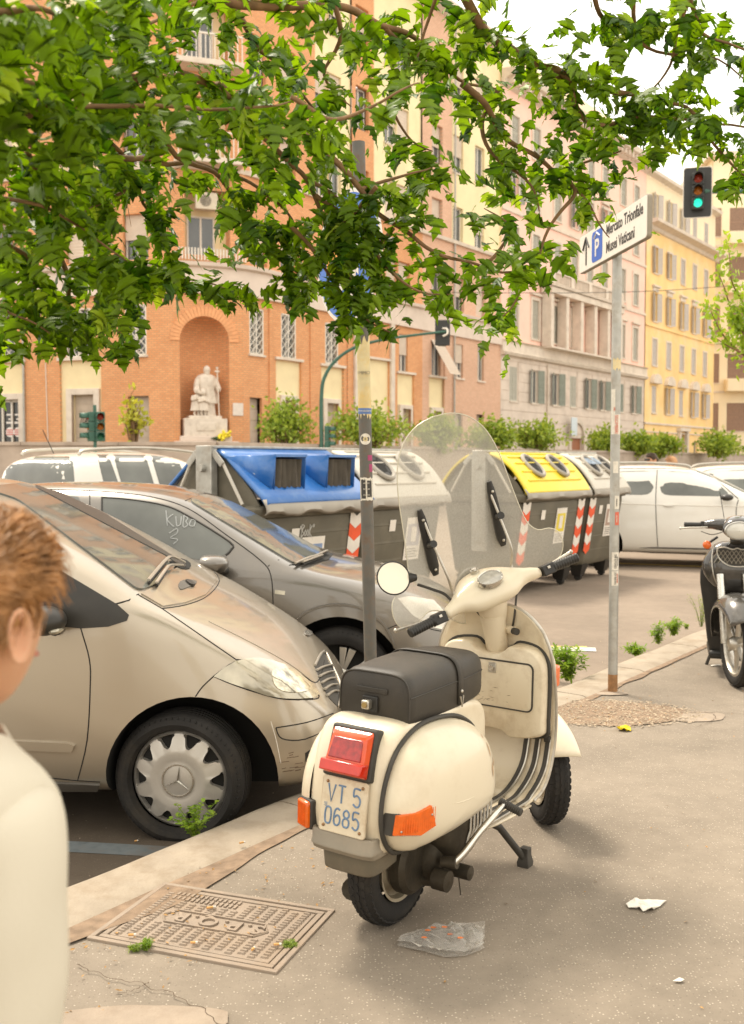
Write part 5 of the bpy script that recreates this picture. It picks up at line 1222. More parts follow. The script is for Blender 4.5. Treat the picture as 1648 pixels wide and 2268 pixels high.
b = MB(); b.lathe([(0, 0), (.010, 0), (.010, .006), (.004, .006), (.004, .003), (0, .003)], 14, Matrix.Translation((.642, -.02, .735)) @ Matrix.Rotation(-pi/2, 4, 'Y')); b.build('latch_lock', M_chrome, sc)
# scuffs on the glove box
M_scuff = mat('dark_scuff', (.16, .11, .07), .9)
b = MB(); r2 = random.Random(12)
for k in range(70):
    y = .14 - abs(r2.gauss(0, .09)) ; z = .60 + abs(r2.gauss(0, .035)); 
    if not (-.17 < y < .17 and z < .75): continue
    l = r2.uniform(.003, .013); a = r2.uniform(-.9, .3); w2 = r2.uniform(.0004, .0011); u = V((0, cos(a), sin(a)))*l; n_ = V((0, -sin(a), cos(a)))*w2; c = V((.6470, y, z)); b.add([c-u, c+n_, c+u, c-n_], [(0, 1, 2, 3)])
o = b.build('paint_scuffs', M_scuff, sc, angle=None); o['kind'] = 'stuff'
# steering column (fixed fairing) and ignition
ax0, ax1 = V((.735, 0, .77)), V((.640, 0, 1.035)); 
b = MB(); b.tube([V((.752, 0, .74)), ax0.lerp(ax1, .12), ax0.lerp(ax1, .45), ax0.lerp(ax1, .62)], [.036, .042, .046, .050], 24); b.build('column_fairing', M_crs, sc)
b = MB(); b.tube([V((.72, -.045, .872)), V((.70, -.078, .872))], .016, 14); b.build('steering_lock_boss', M_crs, sc)
b = MB(); b.tube([V((.70, -.078, .872)), V((.688, -.098, .872))], .013, 14); b.build('steering_lock', M_trim, sc)
for s in (-1, 1):
    b = MB(); b.tube(cr([(.735, s*.05, .935), (.72, s*.1, .93), (.705, s*.16, .90)], 4), .004, 6); b.build('leg_shield_rib', M_crs, sc)
# front indicators
for s in (-1, 1):
    b = MB(); b.cbox((.80, s*.205, .70), (.05, .028, .085)); xf(b, Matrix()); b.build('front_indicator', M_amb, sc, bevel=.01)
# horn casing on the front of the shield
b = MB(); b.rings([[V((x, w_*s_, z)) for s_ in (-1, 1)] + [V((x - .05, w_*1.2*s_, z)) for s_ in (1, -1)] for x, w_, z in ((.83, .03, .50), (.86, .045, .62), (.85, .05, .78), (.80, .05, .90))], True, True); b.build('horn_casing', M_crs, sc, bevel=.015, fixn=True)
# stand
b = MB(); b.tube([(.50, -.07, .21), (.56, -.11, .17), (.665, -.165, .03)], .0135, 12); b.tube([(.50, .07, .21), (.56, .11, .17), (.665, .165, .03)], .0135, 12); b.tube([(.50, -.12, .21), (.50, .12, .21)], .014, 10); b.build('centre_stand', M_trim, sc)
for s in (-1, 1):
    b = MB(); b.rings([[V((x + .668, s*.166 + y, z)) for x, y in ((-k, -k), (k, -k), (k, k), (-k, k))] for k, z in ((.017, .075), (.018, .045), (.024, .02), (.022, .0))], True, True); b.build('stand_foot', M_trim, sc, bevel=.003, fixn=True)
# kick starter
b = MB(); b.tube(cr([(.045, -.205, .232), (.075, -.225, .26), (.13, -.25, .315), (.20, -.26, .345), (.27, -.262, .362), (.285, -.27, .370)], 5), [.013]*8 + [.011]*18, 12); b.build('kick_start_lever', M_chrome, sc)
b = MB(); b.tube([(.040, -.165, .225), (.045, -.215, .232)], .020, 12); b.build('kick_start_hub', M_eng, sc)
b = MB(); P = [(.280, -.245, .372), (.280, -.325, .350)]; n = 22; pts = [V(P[0]).lerp(V(P[1]), k/n) for k in range(n+1)]; b.tube(pts, [.015 if k % 2 else .012 for k in range(n+1)], 14); b.build('kick_start_rubber', M_trim, sc)
# ---- steered parts
HX, HZ, RAKE = .640, 1.030, RD(25)
axis = V((-sin(RAKE), 0, cos(RAKE))); PV = V((HX, 0, HZ))
ST = Matrix.Translation(PV) @ Matrix.Rotation(RD(57), 4, axis) @ Matrix.Translation(-PV)
b = MB(); b.tube([PV + axis*(-.135), PV + axis*(-.10), PV + axis*(-.05), PV + axis*(.0)], [.046, .054, .062, .064], 28); b.build('column_neck', M_crs, sc)
hs = [(-.215, .021, .021, -.028, -.020), (-.17, .025, .024, -.018, -.012), (-.13, .046, .038, .0, -.004), (-.09, .076, .052, .016, -.002), (-.05, .098, .064, .030, .0), (0, .106, .068, .036, .002), (.05, .098, .064, .030, .0), (.09, .076, .052, .016, -.002), (.13, .046, .038, .0, -.004), (.17, .025, .024, -.018, -.012), (.215, .021, .021, -.028, -.020)]
b = MB(); R = []
for y, rx, rz, ox, oz in hs:
    R.append([V((HX + ox + cos(2*pi*k/28)*rx, y, HZ + oz + sin(2*pi*k/28)*rz + (.028*cos(2*pi*k/28) if rx > .05 else 0))) for k in range(28)])
b.rings(R, True, True); xf(b, ST); o = b.build('headset', M_cr, sc, angle=180, sub=1, fixn=True)
b = MB(); b.lathe([(.060, 0), (.078, .0), (.082, .012), (.076, .022), (.070, .02)], 32, Matrix.Translation((HX + .115, 0, HZ + .008)) @ Matrix.Rotation(RD(86), 4, 'Y')); xf(b, ST); b.build('headlamp_rim', M_trim, sc, fixn=True)
b = MB(); b.lathe([(.072, .012), (.05, .022), (0, .028)], 28, Matrix.Translation((HX + .115, 0, HZ + .008)) @ Matrix.Rotation(RD(86), 4, 'Y')); xf(b, ST); b.build('headlamp_glass', mat('lamp_glass', (.55, .53, .47), .1, coat=1), sc, fixn=True)
MT = ST @ Matrix.Translation((HX - .050, 0, HZ + .038)) @ Matrix.Rotation(RD(-40), 4, 'Y')
b = MB(); R = [[MT @ V((cos(2*pi*k/32)*.034*q, sin(2*pi*k/32)*.046*q, h)) for k in range(32)] for q, h in ((1.12, -.012), (1.12, .004), (1.06, .008), (1.0, .005))]; b.rings(R, True, False); b.build('speedo_bezel', M_chrome, sc, fixn=True)
b = MB(); R = [[MT @ V((cos(2*pi*k/32)*.034*q, sin(2*pi*k/32)*.046*q, h)) for k in range(32)] for q, h in ((1.0, .004), (.7, .006), (.01, .007))]; b.rings(R, True, False); b.build('speedo_glass', mat('speedo_face', (.38, .36, .31), .08, coat=1, var=.2, scale=60), sc, fixn=True)
MK = ST @ Matrix.Translation((HX + .045, .008, HZ + .079)) @ Matrix.Rotation(RD(-16), 4, 'Y')
b = MB(); b.lathe([(.017, -.01), (.017, .004), (.014, .006), (.0135, .003), (.011, .003), (.010, .008), (0, .008)], 20, MK); b.build('ignition_lock', M_chrome, sc, fixn=True)
for y in (-.052, .052):
    b = MB(); HZ + .068; xf(b, ST); b.build('warning_lamp', M_alu, sc, bevel=.002)
for s in (-1, 1):
    b = MB(); b.cbox((HX - .032, s*.236, HZ - .020), (.042, .052, .040)); xf(b, ST); b.build('switch_box', M_plastic, sc, bevel=.004)
    b = MB(); b.cbox((HX - .055, s*.236, HZ - .012), (.006, .012, .010)); xf(b, ST); b.build('switch_button', M_alu, sc, bevel=.001)
    n = 30; pts = [V((HX - .034 - .012*k/n, s*(.262 + .105*k/n), HZ - .021 - .003*k/n)) for k in range(n + 1)]
    b = MB(); b.tube(pts, [.0215 if k in (0, 1) else (.0185 if k % 3 else .0168) for k in range(n)] + [.015], 18); xf(b, ST); b.build('rubber_grip', M_plastic, sc)
    b = MB(); b.tube(cr([(HX - .005, s*.225, HZ - .020), (HX + .022, s*.26, HZ - .018), (HX + .030, s*.32, HZ - .012), (HX + .028, s*.385, HZ - .004)], 5), [.007, .007, .007, .0065, .006, .006, .0055, .005, .005, .0048, .0045, .0045, .0045, .0045, .0045, .0045], 8, flat=1.3); b.sphere((HX + .028, s*.388, HZ - .004), .0085, 10, 8); xf(b, ST); b.build('brake_lever' if s < 0 else 'clutch_lever', M_alu, sc)
# mirror
mc = V((HX + .02, .325, HZ + .175))
b = MB(); b.tube(cr([(HX + .0, .15, HZ + .0), (HX + .01, .165, HZ + .045), (HX + .02, .20, HZ + .08), (HX + .025, .245, HZ + .118)], 5), .0055, 8); xf(b, ST); b.build('mirror_stem', M_trim, sc)
MMr = ST @ Matrix.Translation(mc) @ Matrix.Rotation(RD(-80), 4, 'Y')
b = MB(); b.lathe([(0, -.028), (.04, -.022), (.060, -.008), (.064, .004), (.061, .006), (.058, .003)], 30, MMr); b.tube([MMr @ V((-.02, -.055, -.008)), MMr @ V((-.03, -.085, -.008))], [.022, .012], 10); b.build('mirror_housing', M_plastic, sc, fixn=True)
b = MB(); b.lathe([(0, .004), (.0585, .004)], 30, MMr); b.build('mirror_glass', mat('mirror_glass', (.66, .60, .48), .35, .7, .05, 6), sc, fixn=False)
# windscreen
def SPt(s, h):
    return V((HX + .135 - .38*h - .60*s*s, s, HZ + h))
outl = [(0, .665), (.07, .655), (.135, .62), (.185, .555), (.215, .46), (.232, .34), (.245, .25), (.262, .17), (.295, .125), (.335, .115), (.365, .09), (.375, .045), (.36, .0), (.32, -.025), (.27, -.02), (.22, -.0), (.165, -.02), (.125, -.07), (.08, -.105), (0, -.115)]
half = cr(outl, 3)
R = []; ys = sorted({round(p[1], 4) for p in half})
full = [(p[0], p[1]) for p in half] + [(-p[0], p[1]) for p in half[-2:0:-1]]
vs = [V((x, y)) for x, y in full]; ed = [(i, (i+1) % len(full)) for i in range(len(full))]
import itertools
def inside(x, y, poly):
    c = False; n = len(poly)
    for i in range(n):
        x1, y1 = poly[i][0], poly[i][1]; x2, y2 = poly[(i+1) % n][0], poly[(i+1) % n][1]
        if (y1 > y) != (y2 > y) and x < (x2-x1)*(y-y1)/(y2-y1) + x1: c = not c
    return c
def cdt(poly, step):
    P = [V((p[0], p[1])) for p in poly]; n = len(P); E_ = [(i, (i+1) % n) for i in range(n)]
    x0, x1 = min(p.x for p in P), max(p.x for p in P); y0, y1 = min(p.y for p in P), max(p.y for p in P)
    X_ = x0 + step/2
    while X_ < x1:
        Y_ = y0 + step/2
        while Y_ < y1:
            if inside(X_, Y_, poly) and min((V((X_, Y_)) - q).length for q in P[:n]) > step*.45: P.append(V((X_, Y_)))
            Y_ += step
        X_ += step
    r = delaunay_2d_cdt(P, E_, [tuple(range(n))], 1, 1e-6)
    return r[0], [tuple(f) for f in r[2]]
v2, f2 = cdt(full, .03)
b = MB(); b.add([SPt(p.x, p.y) for p in v2], f2); xf(b, ST); b.build('windscreen', M_scr, sc, angle=180)
b = MB(); b.tube([SPt(x, y) for x, y in full + full[:1]], .0022, 5); xf(b, ST); b.build('windscreen_edge', mat('polished_plexi_edge', (.62, .58, .46), .2, var=.05), sc)
for s in (-1, 1):
    b = MB(); P = [SPt(s*.150, .12 + .25*k/8) + V((-.012, 0, 0)) for k in range(9)]; b.tube([p + V((0, -s*.012*k, 0)) for k, p in enumerate(P)] if False else P, [.012, .021, .022, .021, .020, .019, .018, .016, .010], 10, flat=.5, up=(1, 0, 0)); xf(b, ST); b.build('screen_bracket', M_plastic, sc)
    for h in (.14, .33):
        b = MB(); b.sphere(SPt(s*.150, h) + V((-.024, 0, 0)), .006, 8, 6); xf(b, ST); b.build('bracket_bolt', M_alu, sc)
    b = MB(); b.tube([SPt(s*.150, .235) + V((-.012, 0, 0)), SPt(s*.150, .235) + V((-.06, -s*.004, 0))], .014, 12); xf(b, ST); b.build('clamp_knob', M_plastic, sc)
    q = SPt(s*.150, .235) + V((-.048, -s*.006, 0))
    b = MB(); b.tube(cr([q + V((0, 0, .09)), q, q + V((0, -s*.004, -.13)), V((HX + .02, s*.13, HZ + .045)), V((HX + .005, s*.125, HZ + .02))], 5), .005, 8); xf(b, ST); b.build('screen_rod', M_alu, sc)
# cables
for y0_, y1_ in ((.03, .05), (-.03, -.05)):
    b = MB(); b.tube(cr([ST @ V((HX + .01, y0_*4, HZ - .03)), V((.70, y1_*1.6, .93)), V((.74, y1_, .86))], 6), .004, 6); b.build('control_cable', M_trim, sc)
# front wheel and mudguard
WH = RD(42); WC_ = V((1.145, -.03, .21)); MF = Matrix.Translation(WC_) @ Matrix.Rotation(WH, 4, 'Z')
tyre('front_tyre', sc, MF); rim10(sc, MF, 'front_rim')
b = MB(); R = []
for i in range(25):
    a = RD(-75 + 138*i/24)     # 0 = top, positive = rearwards
    r0 = .245 + (.035 if a > 1.6 else 0)*0; w_ = .068*min(1, .35 + 1.4*sin(min(pi/2, (i+1)/9))) ; 
    if i > 17: w_ *= 1 + (i-17)*.02
    sk = .075 if i < 16 else .075 - (i-15)*.006
    row = []
    for k in range(-8, 9):
        t = k/8; y = w_*sin(t*pi/2)**1 if True else 0; dr = -sk*(1 - cos(t*pi/2)**.8)
        rr = r0 + dr + (.012*((i-15)/9)**1.5 if i > 15 else 0)*(1-.5*abs(t))
        row.append(MF @ V((-sin(a)*rr, y, cos(a)*rr + .02)))
    R.append(row)
b.grid(R); o = b.build('front_mudguard', M_cr, sc, angle=180); m_ = o.modifiers.new('s', 'SOLIDIFY'); m_.thickness = .004
b = MB(); b.tube([MF @ V((0, .075, 0)), MF @ V((-.02, .085, .1)), V((1.06, .03, .42)), V((1.0, 0, .5)), V((.80, 0, .80))], [.02, .024, .026, .028, .028], 12); b.build('fork', M_greyp, sc)
# worn paint patches on the right cowl
M_wear = mat('primer_wear', (.50, .34, .20), .8)
co_o = [o for o in sc.children if o.name.startswith('side_cowl')][0]; me_ = co_o.data
bv = BVHTree.FromPolygons([v.co.copy() for v in me_.vertices], [tuple(p.vertices) for p in me_.polygons])
def cowl_mark(pts, mt, nm):
    v_, f_ = cdt(pts, .006); L_ = [bv.ray_cast(V((p.x, -3, p.y)), V((0, 1, 0))) for p in v_]
    if all(h[0] is not None for h in L_): b = MB(); b.add([h[0] + V((0, -.0007, 0)) + (h[1]*.0007 if h[1].y < 0 else -h[1]*.0007) for h in L_], f_); b.build(nm, mt, sc, angle=180)
rw = random.Random(4)
for cx, cz, w_, h_ in ((.205, .565, .009, .024), (.215, .50, .010, .026), (.245, .515, .014, .014), (.275, .43, .006, .016), (.19, .61, .004, .009)):
    cowl_mark([(cx + cos(a)*w_*rw.uniform(.55, 1.1), cz + sin(a)*h_*rw.uniform(.6, 1.1)) for a in [2*pi*k/11 for k in range(11)]], M_wear, 'worn_paint_patch')
# ------------------------------------------------------------------ cars
M_under = mat('wheel_arch_liner', (0.015, 0.014, 0.012), .95)
M_cglass = mat('car_glass_dark', (0.13, 0.135, 0.12), 0.05, 0, .3, 2, spec=.7)
M_seam = mat('panel_gap', (0.02, 0.018, 0.015), .9)
def car_body(stations, rx=5, sub=2):
    """stations: x, zlow, wsill, wmax, zmax, wbelt, zbelt, wtop, ztop, zcrown  (front to rear)"""
    R = []
    for (x, zl, ws, wm, zm, wb, zb, wt, zt, zc) in stations:
        half = [(0, zl), (ws*.6, zl), (ws, zl + .01), (wm*.985, zl + .12*(zm - zl) + .05), (wm, zm), (wb + (wm-wb)*.35, zm + (zb-zm)*.72), (wb, zb), (wb + (wt-wb)*.5, zb + (zt-zb)*.55), (wt, zt), (wt*.62, zc - (zc-zt)*.25), (0, zc)]
        full = half + [(-y, z) for y, z in half[-2:0:-1]]
        R.append([V((x, y, z)) for y, z in full])
    b = MB(); b.rings(R, True, True); return b
def make_car(name, label, loc, rz_, stations, paint, axles, arch_r, arch_z, sub=3, group=None):
    c = root(name, label, 'car', loc, rz_, group)
    b = car_body(stations); o = b.build('body', [paint, M_under], c, angle=180, sub=sub, fixn=True); bake(o)
    for ax in axles:
        for s in (-1, 1):
            k = MB(); k.lathe([(0, 0), (arch_r, 0), (arch_r, .42), (0, .42)], 48, Matrix.Translation((ax, s*1.2, arch_z)) @ Matrix.Rotation(pi/2*(1 if s > 0 else -1), 4, 'X')); k.cur = 0
            co_ = k.build('cutter', [paint, M_under], c, angle=None, fixn=True)
            # cutter spans from |y| = 1.2 inwards by .62
            for v in co_.data.vertices: v.co.y = s*(1.25 if abs(v.co.y) > 1.0 else .55)
            for p in co_.data.polygons: p.material_index = 1
            m = o.modifiers.new('arch', 'BOOLEAN'); m.operation = 'DIFFERENCE'; m.solver = 'EXACT'; m.object = co_
            bpy.context.view_layer.update(); bake(o); bpy.data.objects.remove(co_)
    o.data.shade_smooth(); o.data.set_sharp_from_angle(angle=RD(42))
    c['_b'] = 0; del c['_b']
    return c, o
def soft(vs, fs, it):
    E_ = {}; nb = [set() for _ in vs]
    for f in fs:
        for a, b in zip(f, f[1:] + f[:1]): nb[a].add(b); nb[b].add(a); k = (min(a, b), max(a, b)); E_[k] = E_.get(k, 0) + 1
    bd = [set() for _ in vs]
    for (a, b), c in E_.items():
        if c == 1: bd[a].add(b); bd[b].add(a)
    for _ in range(it): vs = [v*.5 + sum((vs[j] for j in (bd[i] or nb[i])), V((0, 0, 0)))*(.5/len(bd[i] or nb[i])) if nb[i] else v for i, v in enumerate(vs)]
    return vs
class Skin:
    """lays panels, glass and seams on the body surface"""
    def __init__(s, car, body):
        s.car = car; me = body.data; me.calc_loop_triangles()
        s.bvh = BVHTree.FromPolygons([v.co.copy() for v in me.vertices], [tuple(p.vertices) for p in me.polygons])
        s.M = Matrix.LocRotScale(car.location, car.rotation_euler, None); s.Mi = s.M.inverted()
        s.cl = s.Mi @ CAM
    def px(s, x, y):
        d = (s.Mi.to_3x3() @ ray(x, y)).normalized(); h = s.bvh.ray_cast(s.cl, d)
        return (h[0], h[1]) if h[0] is not None else (None, None)
    def side(s, x, z, sg=-1):
        h = s.bvh.ray_cast(V((x, sg*3, z)), V((0, -sg, 0))); return (h[0], h[1]) if h[0] is not None else (None, None)
    def plane_pts(s, pts, mode):
        return pts
    def patch(s, name, pts, mt, off=.004, step=None, mode='px', thick=.012, mirror=False, smooth=True, parent=None, curve=0, angle=180):
        if curve: pts = [(p[0], p[1]) for p in cr([tuple(p) for p in pts], curve, True)]
        if step is None: step = 12 if mode == 'px' else .05
        P = []
        for i, p in enumerate(pts):     # subdivide long edges
            q = pts[(i+1) % len(pts)]; n = max(1, int(math.hypot(q[0]-p[0], q[1]-p[1])/step))
            P += [(p[0] + (q[0]-p[0])*k/n, p[1] + (q[1]-p[1])*k/n) for k in range(n)]
        v2, f2 = cdt(P, step); n_b = len(P)
        vs = []; ok = []
        for p in v2:
            h, nn = s.px(p.x, p.y) if mode == 'px' else s.side(p.x, p.y, -1 if mode == 'side' else 1)
            ok.append(h is not None); vs.append((h + nn*off) if h is not None else V((0, 0, 0)))
        fs = [f for f in f2 if all(ok[i] for i in f)]
        # orient
        out = []
        for sg in ((1, -1) if mirror else (1,)):
            b = MB(); W_ = [V((v.x, v.y*sg, v.z)) for v in (soft(vs, fs, 3) if step <= 9 else vs)]; b.add(W_, fs)
            bm = bmesh.new(); me = b.mesh(name); bm.from_mesh(me)
            bmesh.ops.delete(bm, geom=[v for v in bm.verts if not v.link_faces], context='VERTS')
            bm.normal_update(); tot = V((0, 0, 0)); 
            if bm.faces:
                ctr = V((-1.2, 0, .6)); d = sum((f.normal.dot(f.calc_center_median() - ctr) for f in bm.faces))
                if d < 0: bmesh.ops.reverse_faces(bm, faces=bm.faces)
            bm.to_mesh(me); bm.free()
            o = link_mesh(name, me, mt, parent or s.car, angle)
            m = o.modifiers.new('s', 'SOLIDIFY'); m.thickness = thick; m.offset = -1; m = o.modifiers.new('e', 'EDGE_SPLIT'); m.split_angle = RD(38); out.append(o)
        return out[0]
    def seam(s, name, pts, mt, r=.004, mode='px', mirror=False, curve=4, off=0.0, flat=1.0, parent=None):
        P = cr([tuple(p) for p in pts], curve) if curve else [V(p) for p in pts]
        Q = []
        for a, bq in zip(P, P[1:]):
            n = max(1, int((bq-a).length/(14 if mode == 'px' else .04))); Q += [a.lerp(bq, k/n) for k in range(n)]
        Q.append(P[-1]); L_ = []
        for p in Q:
            h, nn = s.px(p[0], p[1]) if mode == 'px' else s.side(p[0], p[1], -1 if mode == 'side' else 1)
            if h is not None: L_.append(h + nn*off)
        if len(L_) < 2: return None
        for sg in ((1, -1) if mirror else (1,)):
            b = MB(); b.tube([V((q.x, q.y*sg, q.z)) for q in L_], r, 6, flat=flat); o = b.build(name, mt, parent or s.car)
        return o
def car_tyre(parent, M, R, rimr, W=.105):
    b = MB(); prof = [(rimr, -W*.62), (rimr+.012, -W*.9), (rimr + (R-rimr)*.45, -W), (R - .028, -W*.93), (R - .010, -W*.80), (R, -W*.62)]
    for g in (-.42, -.14, .14, .42): prof += [(R, W*(g-.06)), (R-.008, W*(g-.05)), (R-.008, W*(g+.05)), (R, W*(g+.06))]
    prof += [(R, W*.62), (R - .010, W*.80), (R - .028, W*.93), (rimr + (R-rimr)*.45, W), (rimr+.012, W*.9), (rimr, W*.62)]
    b.lathe(prof, 72, M @ Matrix.Rotation(pi/2, 4, 'X')); t = b.build('tyre', M_rubber, parent, angle=35, fixn=True)
    k = MB()
    for i in range(64):
        a = 2*pi*i/64
        for s in (-1, 1): k.tube([M @ V((sin(a)*(R - .004), s*W*.60, cos(a)*(R - .004))), M @ V((sin(a+.03)*(R - .020), s*W*.93, cos(a+.03)*(R - .020)))], .0028, 4)
    o = k.build('shoulder_grooves', M_under, t, angle=None); o['kind'] = 'stuff'
    d = MB(); d.lathe([(0, -W*.3), (rimr*1.02, -W*.3), (rimr*1.02, W*.3), (0, W*.3)], 32, M @ Matrix.Rotation(pi/2, 4, 'X')); d.build('wheel_inner', M_under, t, angle=30, fixn=True)
    return t
M_cap = mat('silver_wheel_cap', (0.50, 0.47, 0.42), .38, .55, .06, 6, dirt=(.30, .24, .17), dirt_amt=.45, dscale=6)
def cap_wheel(parent, M, R, rimr):
    """ten-hole plastic wheel cap with round centre badge, outside = -Y"""
    w_ = car_tyre(parent, M, R, rimr)
    n = 10; NR = 120; b = MB(); rad = [0.0, .30, .36, .50, .62, .70, .78, .86, .93, 1.0]
    rows = []
    def dz(r_): return lerp_table([(0, .030), (.30, .030), (.36, .026), (.5, .034), (.7, .030), (.88, .012), (.95, .010), (1, -.004)], r_)
    ho = []
    for i in range(NR):
        a = 2*pi*i/NR; u = ((a*n/(2*pi)) % 1.0) - .5     # hole centred at u=0
        hw_ = .27; inn = .70 + .0*abs(u)
        depth = 1 if abs(u) < hw_ else 0
        rr = []
        edge = .90; inner = .665 + .235*min(1, (abs(u)/hw_))**2.6 if abs(u) < hw_ else .90
        for r_ in (0.02, .30, .335, .42, .55, min(.62, inner - .02), inner, inner + .0005 if inner < .90 else .9005, .9015 if inner < .9 else .902, .94, 1.0):
            rr.append(r_)
        rows.append([(a, r_) for r_ in rr])
    def PT(a, r_, extra=0): return M @ V((sin(a)*r_*rimr*1.0, -(.052 + dz(r_) - extra), cos(a)*r_*rimr))
    G_ = []
    for row in rows:
        a = row[0][0]; u = ((a*n/(2*pi)) % 1.0) - .5; dp = .030 if row[6][1] < .895 else 0
        line = []
        for j, (a_, r_) in enumerate(row): line.append(PT(a_, r_, dp if j in (7, 8) and dp else 0))
        G_.append(line)
    G_.append(G_[0])
    b.grid(G_); cap = b.build('wheel_cap', M_cap, w_, angle=50, fixn=True)
    for k in range(n):
        a = 2*pi*(k + .5)/n; pts = []
        for j in range(13):
            u = -.26 + .52*j/12; inner = .665 + .235*min(1, (abs(u)/.27))**2.6; pts.append((a + u*2*pi/n, inner))
        pts += [(a + (.26 - .52*j/12)*2*pi/n, .905) for j in range(13)]
        b = MB(); b.add([PT(q[0], q[1], .0245) for q in pts], [tuple(range(len(pts)))]); o = b.build('vent_hole', M_under, cap, angle=None)
    b = MB(); b.tube([PT(2*pi*k/40, .325, -.003) for k in range(41)], .0045, 6); b.build('badge_ring', M_chrome, cap)
    for k in range(3):
        a = 2*pi*k/3 + .12; b = MB(); c0_ = PT(0, 0, -.006); tip = PT(a, .31, -.004)
        s_ = (PT(a + pi/2, .05, -.002) - PT(0, 0, -.002)); b.add([c0_ + s_*.55, tip, c0_ - s_*.55, PT(0, 0, -.014), PT(a, .3, -.007)], [(0, 1, 4, 3), (3, 4, 1, 2)]); b.build('star_spoke', M_chrome, cap, angle=None)
    return w_
def spoke_wheel(parent, M, R, rimr, n=7, mt=None):
    w_ = car_tyre(parent, M, R, rimr); mt = mt or M_cap
    b = MB(); b.lathe([(rimr*1.0, .0), (rimr*1.03, -.060), (rimr*.98, -.066), (rimr*.93, -.055), (rimr*.91, .0)], 48, M @ Matrix.Rotation(-pi/2, 4, 'X') @ Matrix.Scale(-1, 4, (0, 0, 1))); rm = b.build('rim', mt, w_, angle=40, fixn=True)
    for k in range(n):
        for d in (-.10, .10):
            a = 2*pi*k/n + d*.9; a2 = 2*pi*k/n + d*1.45; b = MB()
            c = lambda aa, r_, y: M @ V((sin(aa)*r_*rimr, y, cos(aa)*r_*rimr))
            w0, w1 = .10, .15
            b.rings([[c(a - w0*2.0, .2, -.05), c(a + w0*2.0, .2, -.05), c(a + w0*2.0, .2, -.02), c(a - w0*2.0, .2, -.02)], [c(a2 - w1*.75, .95, -.058), c(a2 + w1*.75, .95, -.058), c(a2 + w1*.75, .95, -.02), c(a2 - w1*.75, .95, -.02)]], True, True); b.build('spoke', mt, rm, angle=30, bevel=.004, fixn=True)
    b = MB(); b.lathe([(0, -.062), (.055, -.062), (.075, -.052), (.08, -.03)], 28, M @ Matrix.Rotation(-pi/2, 4, 'X') @ Matrix.Scale(-1, 4, (0, 0, 1)) @ Matrix.Scale(-1, 4, (0, 0, 1)) ); xf(b, Matrix()); b.build('hub', mt, rm, fixn=True)
    for k in range(5):
        b = MB(); b.sphere(M @ V((sin(2*pi*k/5)*.055, -.05, cos(2*pi*k/5)*.055)), .008, 8, 6); b.build('wheel_nut', M_under, rm)
    return w_
def wiper(S, parent, pts_arm, mt=M_plastic):
    pass
# ---- gold-beige compact car nearest
M_gold = mat('metallic_beige_paint', (0.43, 0.37, 0.285), 0.30, 0.66, .02, 2.5, coat=.75, dirt=(.40, .34, .26), dirt_amt=.25, dscale=1.6)
M_headl = mat('yellowed_headlight_lens', (0.46, 0.415, 0.31), .10, .35, .38, 7, coat=1.0)
M_foil = mat('black_foil_pillar', (.030, .027, .022), .4, var=.2)
H1 = RD(-1.0); w1 = AT(395, 1000, 4.476); nrm1 = V((sin(H1), -cos(H1), 0))     # outward on the near side
c1o = V((w1.x, w1.y, ROAD)) - nrm1*.82       # centre-line origin under the front axle
# x, zl, wsill, wmax, zmax, wbelt, zbelt, wtop, ztop, zcrown
ST1 = [(.68, .30, .30, .46, .36, .36, .40, .30, .42, .43), (.665, .24, .42, .58, .38, .50, .45, .42, .475, .49), (.60, .19, .58, .72, .41, .66, .53, .56, .56, .585), (.51, .17, .66, .79, .45, .735, .61, .62, .64, .675), (.39, .17, .71, .835, .47, .775, .70, .66, .735, .77), (.25, .17, .735, .865, .49, .80, .79, .69, .82, .86), (.10, .17, .75, .878, .50, .82, .88, .715, .905, .94), (-.04, .17, .755, .882, .51, .835, .955, .735, .985, 1.01), (-.17, .17, .76, .882, .52, .845, 1.02, .745, 1.04, 1.068),
       (-.33, .17, .77, .882, .52, .845, 1.05, .755, 1.15, 1.18), (-.55, .17, .77, .882, .52, .845, 1.055, .755, 1.272, 1.30), (-.78, .17, .77, .882, .52, .845, 1.06, .745, 1.392, 1.418), (-1.0, .17, .77, .882, .52, .845, 1.065, .725, 1.49, 1.515), (-1.2, .17, .77, .882, .52, .845, 1.07, .70, 1.55, 1.572), (-1.5, .17, .77, .882, .52, .845, 1.08, .67, 1.57, 1.60), (-2.0, .17, .77, .882, .52, .845, 1.09, .62, 1.545, 1.585), (-2.5, .18, .77, .875, .54, .835, 1.10, .60, 1.49, 1.53), (-2.85, .22, .72, .85, .58, .80, 1.08, .56, 1.35, 1.40), (-3.05, .28, .66, .80, .62, .74, 1.02, .50, 1.15, 1.20), (-3.12, .36, .55, .68, .66, .62, .90, .42, 1.0, 1.03)]
carA, bodyA = make_car('beige_hatchback', 'metallic beige compact car parked nose to the kerb, nearest the camera', c1o, H1, ST1, M_gold, (.05, -2.54), .372, .268)
SA = Skin(carA, bodyA)
MA = lambda x, s, st=0: Matrix.Translation((x, s*.76, .268)) @ (Matrix.Rotation(pi if s > 0 else 0, 4, 'Z')) @ Matrix.Rotation(RD(st), 4, 'Z')
cap_wheel(carA, MA(0, -1, -7), .292, .214); cap_wheel(carA, MA(0, 1, -7), .292, .214); cap_wheel(carA, MA(-2.57, -1), .292, .214); cap_wheel(carA, MA(-2.57, 1), .292, .214)
M_body_tr = mat('dark_grey_trim', (0.10, 0.09, 0.075), .6, 0, .1, 9)
M_silver_tr = mat('satin_silver_trim', (0.45, 0.42, 0.36), .35, .8, .08, 9)
A = SA
